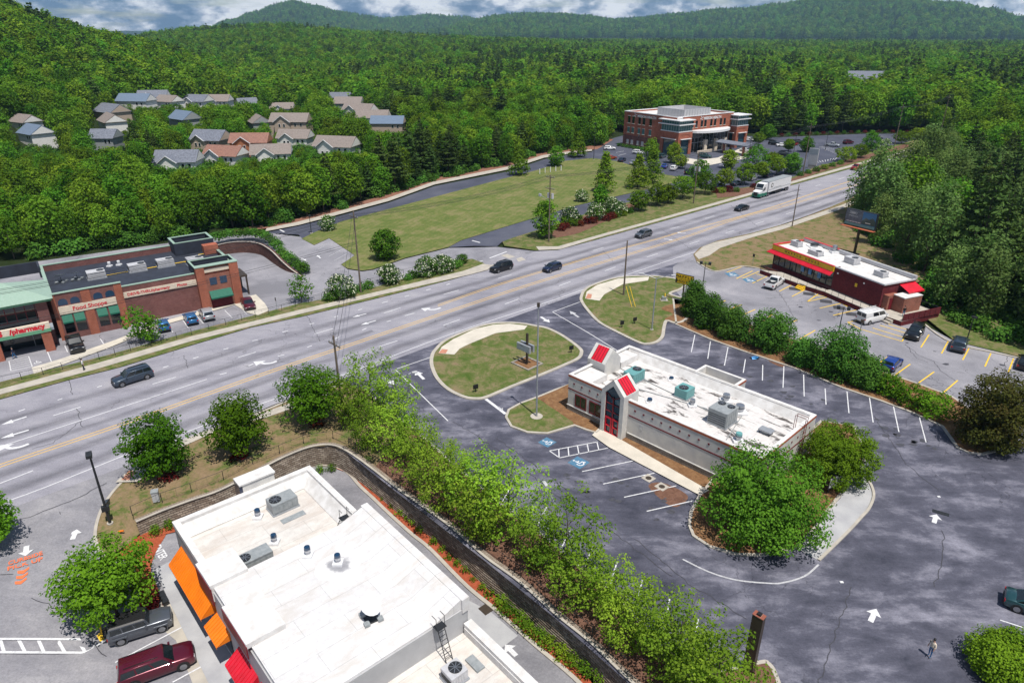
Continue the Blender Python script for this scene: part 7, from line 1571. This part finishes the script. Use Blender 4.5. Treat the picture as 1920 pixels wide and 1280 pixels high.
p4, h4_ = util_pole((1300,382), 285, 'utility pole with two white transformers among the lime trees', True, RD, True)
util_pole((1169,554), 452, 'bare brown pole on the second grass island', False, 0, m='wood')
util_pole((1485,425), 347, 'bare leaning pole at the near verge of the main road', False, 0, m='wood', r=.14)
p5, h5_ = util_pole((1505,328), 232, 'utility pole beside the clinic sign board', True, RD)
p6, h6_ = util_pole((1675,282), 196, 'utility pole among the far roadside shrubs', True, RD)
p7, h7_ = util_pole((1763,250), 178, 'farthest visible utility pole before the pine wood', True, RD)
def wire(a, b_, sag, label):
    mb = MB(); P_ = []
    for i in range(13): t_ = i/12; p = a.lerp(b_, t_); p.z -= sag*4*t_*(1-t_); P_.append(p)
    for i in range(12): mb.cyl(P_[i], P_[i+1], .028, n=4, caps=False)
    o = mb.build('power_line', MT['dark_metal']); tag(o, label, 'power line', 'overhead power lines')
ud = Vector((math.cos(RD), math.sin(RD), 0)); vd = Vector((-ud.y, ud.x, 0)); Z = Vector((0, 0, 1))
LP_ = p1-ud*62+vd*2
for k, off in enumerate((-1.1, -.5, .5, 1.1)):
    wire(p1+vd*off+Z*(h1_-.9), LP_+vd*off+Z*(h1_-.9), 1.2, 'power line running left across the pharmacy from the grey pole')
    wire(p1+vd*off+Z*(h1_-.9), p3+vd*off+Z*(h3_-.3), 1.0, 'power line over the meadow between two utility poles')
    wire(p3+vd*off+Z*(h3_-.3), p4+vd*off+Z*(h4_-.3), 1.0, 'power line above the planted strip of lime trees')
    wire(p4+vd*off+Z*(h4_-.3), p5+vd*off+Z*(h5_-.9), 1.0, 'power line passing the clinic')
    wire(p5+vd*off+Z*(h5_-.9), p6+vd*off+Z*(h6_-.9), 1.0, 'power line above the far roadside shrubs')
    wire(p6+vd*off+Z*(h6_-.9), p7+vd*off+Z*(h7_-.9), 1.0, 'farthest power line before the pine wood')
for off in (-.5, .5): wire(p1+vd*off+Z*(h1_*.62), LP_+vd*off+Z*(h1_*.62), .8, 'lower thick cable across the pharmacy front'); wire(p1+Z*(h1_-.9)+vd*off, p2+Z*(h2_-.9)+vd*off, .8, 'power line crossing the main road')
# fences
def fence(pts, label, H=1.1, step=2.4, f=G, rail=True, z=.1, name='fence'):
    W = []
    L = [f(*p)+Vector((0, 0, z)) for p in pts]; t = thing(name, label, 'fence', L[0]); inv = Matrix.Translation(L[0]).inverted()
    mb = MB(); rb_ = MB(); msh = MB()
    for a, c in zip(L, L[1:]):
        k = max(1, round((c-a).length/step))
        for i in range(k): p = a.lerp(c, i/k); q = MB(); mb.cyl(p, p+Z*H, .035, n=6)
        rb_.cyl(a+Z*H, c+Z*H, .022, n=5); rb_.cyl(a+Z*.12, c+Z*.12, .014, n=4); d = (c-a); m_ = int(d.length/.9)
        for i in range(m_): p = a.lerp(c, (i+.5)/m_); msh.cyl(p+Z*.1, p+Z*H, .007, n=3, caps=False)
    for nm, q in (('post', mb), ('rail', rb_), ('mesh', msh)):
        if q.v: o = q.build(nm, MT['dark_metal'], t); o.matrix_parent_inverse = inv
fence([(-60,744),(0,722),(82,704),(187,675),(274,652),(360,629),(454,602),(529,584),(604,562),(640,551)], 'long black chain-link fence along the front of the pharmacy')
fence([(645,549),(679,538),(712,530),(757,517),(790,508),(850,493)], 'black chain-link fence between the white flowering shrubs')
fence([(249,968),(305,943),(360,924),(420,901),(475,872),(525,852),(570,833),(622,825)], 'black metal fence along the top of the stone wall')
fence([(625,824),(655,838),(700,870),(751,910),(841,974),(909,1033),(976,1082),(1043,1142),(1110,1196),(1174,1258)], 'dark metal fence above the stone wall beneath the feathery trees')
fence([z7(*p) for p in [(215,120),(380,95),(520,85),(640,90),(760,120)]], 'thin black fence behind the curved hedge')
# signs
def pylon():
    B = G(988,683); t = thing('pylon_sign', 'brown post sign with two blank pale blue panels on the first grass island', 'sign', B, R(-46))
    bx('post', -.13, -.13, 0, .13, .13, 4.7, 'brown_metal', t)
    for y in (-.42, .28): bx('panel', -1.5, y-.12, 2.1, 1.0, y+.14, 3.1, 'paint_silver', t); 
    bx('panel_face', -1.42, -.56, 2.18, .92, -.545, 3.02, 'grey_panel', t); bx('vent_slot', -.7, -.57, 2.85, -.3, -.56, 2.93, 'black', t)
    b = MB(); parapet(b, -1.7, -1.5, 1.7, 1.5, 0, .28, .25); b.build('stone_edging', MT['grey_stone'], t); bx('gravel_bed', -1.45, -1.25, .1, 1.45, 1.25, .18, 'pine_straw', t)
pylon()
B = G(1279,566); t = thing('diner_sign', 'yellow two-line diner sign on a single dark post', 'sign', B, R(-40)); bx('post', -.1, -.1, 0, .1, .1, 3.4, 'brown_metal', t)
bw_ = MB()
ws = ['WAFFLE', 'HOUSE']
bx('backing', -1.6, -.1, 3.2, 1.6, .1, 4.9, 'black', t)
for r_, s_ in enumerate(ws):
    for i, ch in enumerate(s_):
        x = -1.3+i*.52+(.26 if r_ else 0); z = 4.45-r_*.8; lp_ = bx('letter_panel', x-.24, -.13, z-.36, x+.24, -.101, z+.36, 'yellow_panel', t); textmesh(ch, .6, MT['black'], 'letter', parent=lp_, M=frameM((x, -.14, z), (1, 0, 0), (0, 0, 1)), bold=.02)
# billboard
bb = G(1600,475); bb = Vector((bb.x, bb.y, 0)); t = thing('billboard', 'dark billboard with a blue mountain picture standing above the wood edge', 'billboard', bb, R(-58))
Bh = None
for hh_ in [i*.25 for i in range(20, 120)]:
    x, y, z = bb.x, bb.y, hh_-CH; zc = y*cP-z*sP; yc = y*sP+z*cP
    if 640-1280*yc/zc <= 412: Bh = hh_; break
wv_, hv_ = 3.4, 1.65
b = MB(); b.cyl((0, .35, 0), (0, .35, Bh-hv_), .28, n=10); b.build('post', MT['brown_metal'], t)
bx('panel', -wv_, -.1, Bh-hv_, wv_, .5, Bh+hv_, 'dark_metal', t); 
fa_ = bx('picture', -wv_+.1, -.13, Bh-hv_+.6, .4, -.101, Bh+hv_-.1, 'slate_roof', t); bx('picture', .4, -.13, Bh-hv_+.6, wv_-.1, -.101, Bh+hv_-.1, 'paint_bluecar', t)
bx('picture_band', -wv_+.1, -.13, Bh-hv_+.1, wv_-.1, -.101, Bh-hv_+.6, 'hvac_teal', t)
b = MB(); b.add([(.4, -.14, Bh-.2), (1.2, -.14, Bh+.5), (1.9, -.14, Bh+.2), (2.6, -.14, Bh+.7), (3.3, -.14, Bh+.1), (3.3, -.14, Bh-.9), (.4, -.14, Bh-.9)], [(6, 5, 4, 3, 2, 1, 0)]); b.build('mountain_shape', MT['teal_glass'], t)
b = MB(); parapet(b, -2.5, -.15, -.9, -.14, 0, 1) if 0 else None
for q in ((-2.5, .75, -.9, .8), (-2.5, 1.15, -.9, 1.2), (-2.5, .8, -2.45, 1.15), (-.95, .8, -.9, 1.15)): b.box(q[0], -.15, Bh+q[1], q[2], -.135, Bh+q[3])
b.box(-2.2, -.15, Bh+.9, -1.2, -.135, Bh+1.05); b.build('logo_frame', MT['white_plain'], t)
textmesh('PINNACLE', .42, MT['white_plain'], 'lettering', parent=t, M=frameM((-1.6, -.15, Bh+.35), (1, 0, 0), (0, 0, 1))); 
b = MB(); [b.box(-2.9+i*.65, -.15, Bh-.85, -2.4+i*.65, -.135, Bh-.72) for i in range(5)]; b.box(1.2, -.15, Bh-.6, 2.3, -.135, Bh-.45); b.build('small_lettering', MT['white_plain'], t)
bx('catwalk', -wv_-.2, -.9, Bh-hv_-.25, wv_+.2, .1, Bh-hv_-.15, 'orange_paving', t)
# clinic sign board, small posts
B = G(1521,316); t = thing('sign_board', 'upright pale grey sign board beside the clinic car park', 'sign', B, R(-45)); bx('panel', -1.6, -.15, 1.2, 1.6, .15, 6.6, 'hvac_pale', t); bx('panel_face', -1.45, -.17, 4.6, 1.45, -.15, 6.4, 'grey_panel', t); bx('base', -1.2, -.1, 0, 1.2, .1, 1.2, 'concrete', t)
B = G(256,288); 
t = thing('menu_board', 'drive-through menu board with lit panels beside the grey lane', 'menu board', G(1562,921,0), R(28)); [bx('leg', x, -.06, 0, x+.12, .06, .8, 'black', t) for x in (-.9, .8)]; bx('cabinet', -1.2, -.15, .7, 1.2, .15, 2.1, 'black', t)
for i in range(3): bx('menu_panel', -1.1+i*.76, -.17, .85, -.42+i*.76, -.151, 1.95, 'hvac_pale', t)
for px, py, l in ((892,735,'small black traffic sign box at the lower tip of the first grass island'),(1071,661,'small black traffic sign box at the right tip of the first grass island'),(1166,614,'thin black sign post in the second grass island'),(1190,607,'leaning black sign on the second grass island')):
    t = thing('direction_sign', l, 'sign', G(px, py, .1), R(30)); bx('post', -.04, -.04, 0, .04, .04, .5, 'black', t); bx('panel', -.35, -.06, .5, .35, .06, 1.1, 'black', t, bevel=.02)
for px, py, l, lo_ in ((68,650,'blue disabled parking sign in front of the pharmacy entrance',0),(520,582,'small sign on a post by the end of the pharmacy drive',0),(1411,497,'small green sign on the grass beside the diner',0)):
    t = thing('post_sign', l, 'sign', G(px, py), R(-50)); bx('post', -.03, -.03, 0, .03, .03, 2.2, 'galvanised', t); bx('panel', -.22, -.05, 1.7, .22, -.03, 2.3, 'blue_paint' if px == 68 else 'dark_metal', t)
t = thing('brown_pylon', 'tall thick brown sign pylon standing in the lower car park', 'pylon', G(1402,1262), R(-45)); b = MB(); b.box(-.38, -.24, 0, .38, .24, 5.6); b.build('shaft', MT['brown_metal'], t); bx('cap', -.40, -.26, 5.6, .40, .26, 5.66, 'brick_red', t); bx('light_box', -.15, -.15, 5.7, .15, .15, 5.8, 'black', t)
# hydrant-like meter box, pipes, grate, debris
t = thing('utility_meter', 'grey and yellow gas meter on a pad beside the brown pole', 'meter', G(1245,563,.1), 0); bx('pad', -.6, -.5, 0, .6, .5, .12, 'concrete', t); bx('cabinet', -.4, -.3, .12, .3, .3, .7, 'hvac_grey', t); b = MB(); b.cyl((.1, 0, .7), (.1, 0, 1.25), .12, n=8); b.build('valve', MT['lot_yellow'], t)
t = thing('marker_pipe', 'pair of thin yellow guy-wire guards on the second grass island', 'guy wire', G(1188,575,.1), 0)
for dx_ in (-.3, .3): b = MB(); b.cyl((dx_, 0, 0), (dx_-1.0, 1.2, 3.2), .05, n=6); b.build('guard', MT['lot_yellow'], t)
o = MB().box(-.7, -.25, 0, .7, .25, .03).build('drain_grate', MT['dark_metal']); o.location = G(1764,961,.01); o.rotation_euler.z = R(-30); tag(o, 'rusty rectangular drain grate in the dark car park', 'drain', 'drain grates')
o = MB().box(-.5, -.5, 0, .5, .5, .03).build('drain_grate', MT['brown_metal']); o.location = GL(912,1141,.03); o.rotation_euler.z = R(41); tag(o, 'square brown drain grate beside the red mulch bed', 'drain', 'drain grates')
for px, py, l in ((1216,896,'sunken square drain with a pale concrete collar nearer the walkway corner'),(1241,912,'second sunken square drain with a pale concrete collar')):
    t = thing('storm_drain', l, 'drain', G(px, py, .015), R(40)); bx('collar', -.55, -.55, 0, .55, .55, .02, 'concrete', t); b = MB(); b.cyl((0, 0, .02), (0, 0, .035), .32, n=14); b.build('cover', MT['brown_metal'], t)
b = MB(); b.add([(.7*math.cos(R(a))*(1+.3*math.sin(a)), .45*math.sin(R(a)), .05+.09*(a % 3)) for a in range(0, 360, 40)], [tuple(range(9))]); o = b.build('tarpaulin', MT['paint_bluecar']); o.location = G(1415,672); tag(o, 'crumpled blue tarpaulin on the dark asphalt beside the hedge trees', 'tarpaulin')
for px, py, l in ((1760,931,'small white paper scrap on the dark car park'),(1578,1091,'crushed pale paper scrap near the white arc')):
    o = MB().box(-.14, -.1, 0, .14, .1, .05).build('litter', MT['white_plain']); o.location = G(px, py, .01); tag(o, l, 'litter')
t = thing('utility_box', 'pale green service box on the grass bank above the stone wall', 'utility box', G(294,938,.1), R(20)); bx('cabinet', -.3, -.3, 0, .3, .3, 1.1, 'hvac_pale', t, bevel=.03); bx('lid', -.34, -.34, 1.1, .34, .34, 1.18, 'hvac_grey', t)
b = MB(); b.cyl((-.25, 0, .25), (.25, 0, .35), .09, n=8); o = b.build('orange_marker', MT['orange_metal']); o.location = GL(228,1000,.1); tag(o, 'short orange marker lying in the red mulch', 'marker')
t = thing('bollard', 'yellow bollard at the left end of the striped crossing', 'bollard', GL(192,1188,.05)); b = MB(); b.cyl((0, 0, 0), (0, 0, .05), .3, n=12); b.build('base', MT['lot_yellow'], t); b = MB(); b.cyl((0, 0, .05), (0, 0, .9), .07, n=10); b.build('post', MT['lot_yellow'], t)
t = thing('bench', 'dark metal bench beside the tree on the shop walkway', 'bench', GL(308,1125,.1), R(131)); bx('seat', -.8, -.25, .42, .8, .25, .47, 'dark_metal', t); bx('backrest', -.8, .22, .47, .8, .27, .9, 'dark_metal', t); [bx('leg', x, -.22, 0, x+.06, .22, .42, 'dark_metal', t) for x in (-.7, .64)]
for i, (px, py) in enumerate([(1012,324),(1022,322),(1032,320.5),(1042,319),(1052,318)]):
    o = MB().box(-.12, -.12, 0, .12, .12, 1.6).build('marker_post', MT['white_plain'], bevel=.03); o.location = G(px, py+2, .1); tag(o, 'short white marker post standing in a row on the meadow', 'post', 'white marker posts on the meadow')
b = MB(); b.cyl((0, 0, 0), (0, 0, 2.4), .05, n=6); [b.box(-.05, -.1, 2.4-i*.4, .3-.1*i, .1, 2.6-i*.4) for i in range(2)] if 0 else None
# people
def person(loc, rz, pose, shirt, trousers, label, hat=None):
    """one skinned figure; pose: 'stand' or 'walk' """
    t = thing('person', label, 'person', loc, rz); w_ = .22 if pose == 'walk' else .06
    V_ = [(0, 0, .95), (0, 0, 1.15), (0, 0, 1.38), (0, 0, 1.5), (0.02, 0, 1.66), (0.02, 0, 1.75),
          (0, .19, 1.42), (.04, .27, 1.14), (.14 if pose == 'walk' else .16, .24, .9), (.17, .24, .80),
          (0, -.19, 1.42), (-.03, -.27, 1.14), (-.06 if pose == 'walk' else .1, -.26, .9), (-.07 if pose == 'walk' else .12, -.26, .80),
          (0, .1, .9), (w_*.7, .11, .5), (w_*.6, .11, .09), (w_*.6+.15, .12, .05),
          (0, -.1, .9), (-w_*.3, -.11, .5), (-w_*1.3, -.11, .09), (-w_*1.3+.15, -.12, .05)]
    E_ = [(0, 1), (1, 2), (2, 3), (3, 4), (4, 5), (2, 6), (6, 7), (7, 8), (8, 9), (2, 10), (10, 11), (11, 12), (12, 13), (0, 14), (14, 15), (15, 16), (16, 17), (0, 18), (18, 19), (19, 20), (20, 21)]
    Rr = [.15, .14, .15, .06, .095, .07, .07, .05, .038, .035, .07, .05, .038, .035, .1, .065, .045, .04, .1, .065, .045, .04]
    me = bpy.data.meshes.new('body'); me.from_pydata(V_, E_, []); o = bpy.data.objects.new('body', me); C.objects.link(o)
    sk = o.modifiers.new('skin', 'SKIN'); 
    if not me.skin_vertices: 
        import bmesh; q = bmesh.new(); q.from_mesh(me); q.verts.layers.skin.verify(); q.to_mesh(me); q.free()
    for i, r_ in enumerate(Rr): me.skin_vertices[0].data[i].radius = (r_, r_*(.8 if i > 3 else 1.1)); me.skin_vertices[0].data[i].use_root = (i == 0)
    o.modifiers.new('sub', 'SUBSURF').levels = 1
    dg = bpy.context.evaluated_depsgraph_get(); m2 = bpy.data.meshes.new_from_object(o.evaluated_get(dg)); bpy.data.objects.remove(o)
    o = bpy.data.objects.new('body', m2); C.objects.link(o); o.parent = t; m2.materials.clear()
    for m in ('skin', shirt, trousers, 'black'): m2.materials.append(MT[m])
    for p in m2.polygons:
        z = p.center.z; y = abs(p.center.y); p.use_smooth = True
        p.material_index = 3 if z < .1 else (2 if z < .96 and y < .21 else (1 if z < 1.48 and (z > 1.1 or y < .2) else 0))
    h = MB(); rings = []
    for k, zz in enumerate((1.68, 1.74, 1.80, 1.83)): rr_ = (.10, .105, .08, .02)[k]; rings.append([(.0+rr_*math.cos(R(a)), rr_*.9*math.sin(R(a)), zz) for a in range(0, 360, 45)])
    h.loft(rings); h.build('cap' if hat else 'hair', MT[hat or 'black'], t, smooth=True)
person(G(1742,1230,.02), R(200), 'stand', 'cream', 'paint_bluecar', 'person in jeans and a tan top standing alone in the dark car park')
person(G(28,672,.02), R(200), 'walk', 'paint_navy', 'paint_bluecar', 'person in dark clothes walking at the pharmacy entrance')
person(G(158,694,.1), R(30), 'stand', 'white_plain', 'paint_navy', 'person in a pale shirt standing by the fence of the pharmacy')
pq = at(WL, WZ, 28.6, .8, PL); person(pq, R(100), 'stand', 'black', 'paint_bluecar', 'person in dark clothes on the service platform behind the diner')
# separate the pieces of meshes that hold several bodies
for o in list(C.objects):
    if o.type == 'MESH' and o.name.split('.')[0] in ('gable_end', 'roof_screen', 'raised_cap', 'pilaster', 'pillar', 'cap_face', 'entrance_wall', 'square_inset', 'bracket', 'rung', 'window_poster', 'roof_rail', 'fender', 'sunshade') and o.data.users == 1 and len(o.data.vertices) < 1200:
        me = o.data; n = len(me.vertices); par = list(range(n))
        def fd(a):
            while par[a] != a: par[a] = par[par[a]]; a = par[a]
            return a
        for e_ in me.edges: par[fd(e_.vertices[0])] = fd(e_.vertices[1])
        gr_ = {}
        for p in me.polygons: gr_.setdefault(fd(p.vertices[0]), []).append(tuple(p.vertices))
        if len(gr_) < 2: continue
        base = o.name.split('.')[0]
        for k_, fl_ in enumerate(gr_.values()):
            ids = sorted({v for f in fl_ for v in f}); mp_ = {v: i for i, v in enumerate(ids)}
            m2 = bpy.data.meshes.new(base); m2.from_pydata([me.vertices[v].co for v in ids], [], [[mp_[v] for v in f] for f in fl_]); m2.materials.append(me.materials[0])
            if k_ == 0: o.data = m2
            else: c = o.copy(); c.data = m2; C.objects.link(c)
# haze: one closed box of thin pale air round everything
hx = MB(); hx.box(-6800, -60, -9, 6800, 7300, 480)
hz_ = bpy.data.materials.new('air'); hz_.use_nodes = True; n_ = hz_.node_tree; n_.nodes.clear(); pv = N(n_, 'ShaderNodeVolumePrincipled'); pv.inputs['Color'].default_value = (.45, .74, 1, 1); pv.inputs['Density'].default_value = .00008; pv.inputs['Anisotropy'].default_value = .2
oo = N(n_, 'ShaderNodeOutputMaterial'); n_.links.new(pv.outputs[0], oo.inputs['Volume'])
HZ = hx.build('haze', hz_); HZ['kind'] = 'stuff'; HZ['label'] = 'thin blue air haze over the valley'; HZ.display_type = 'WIRE'
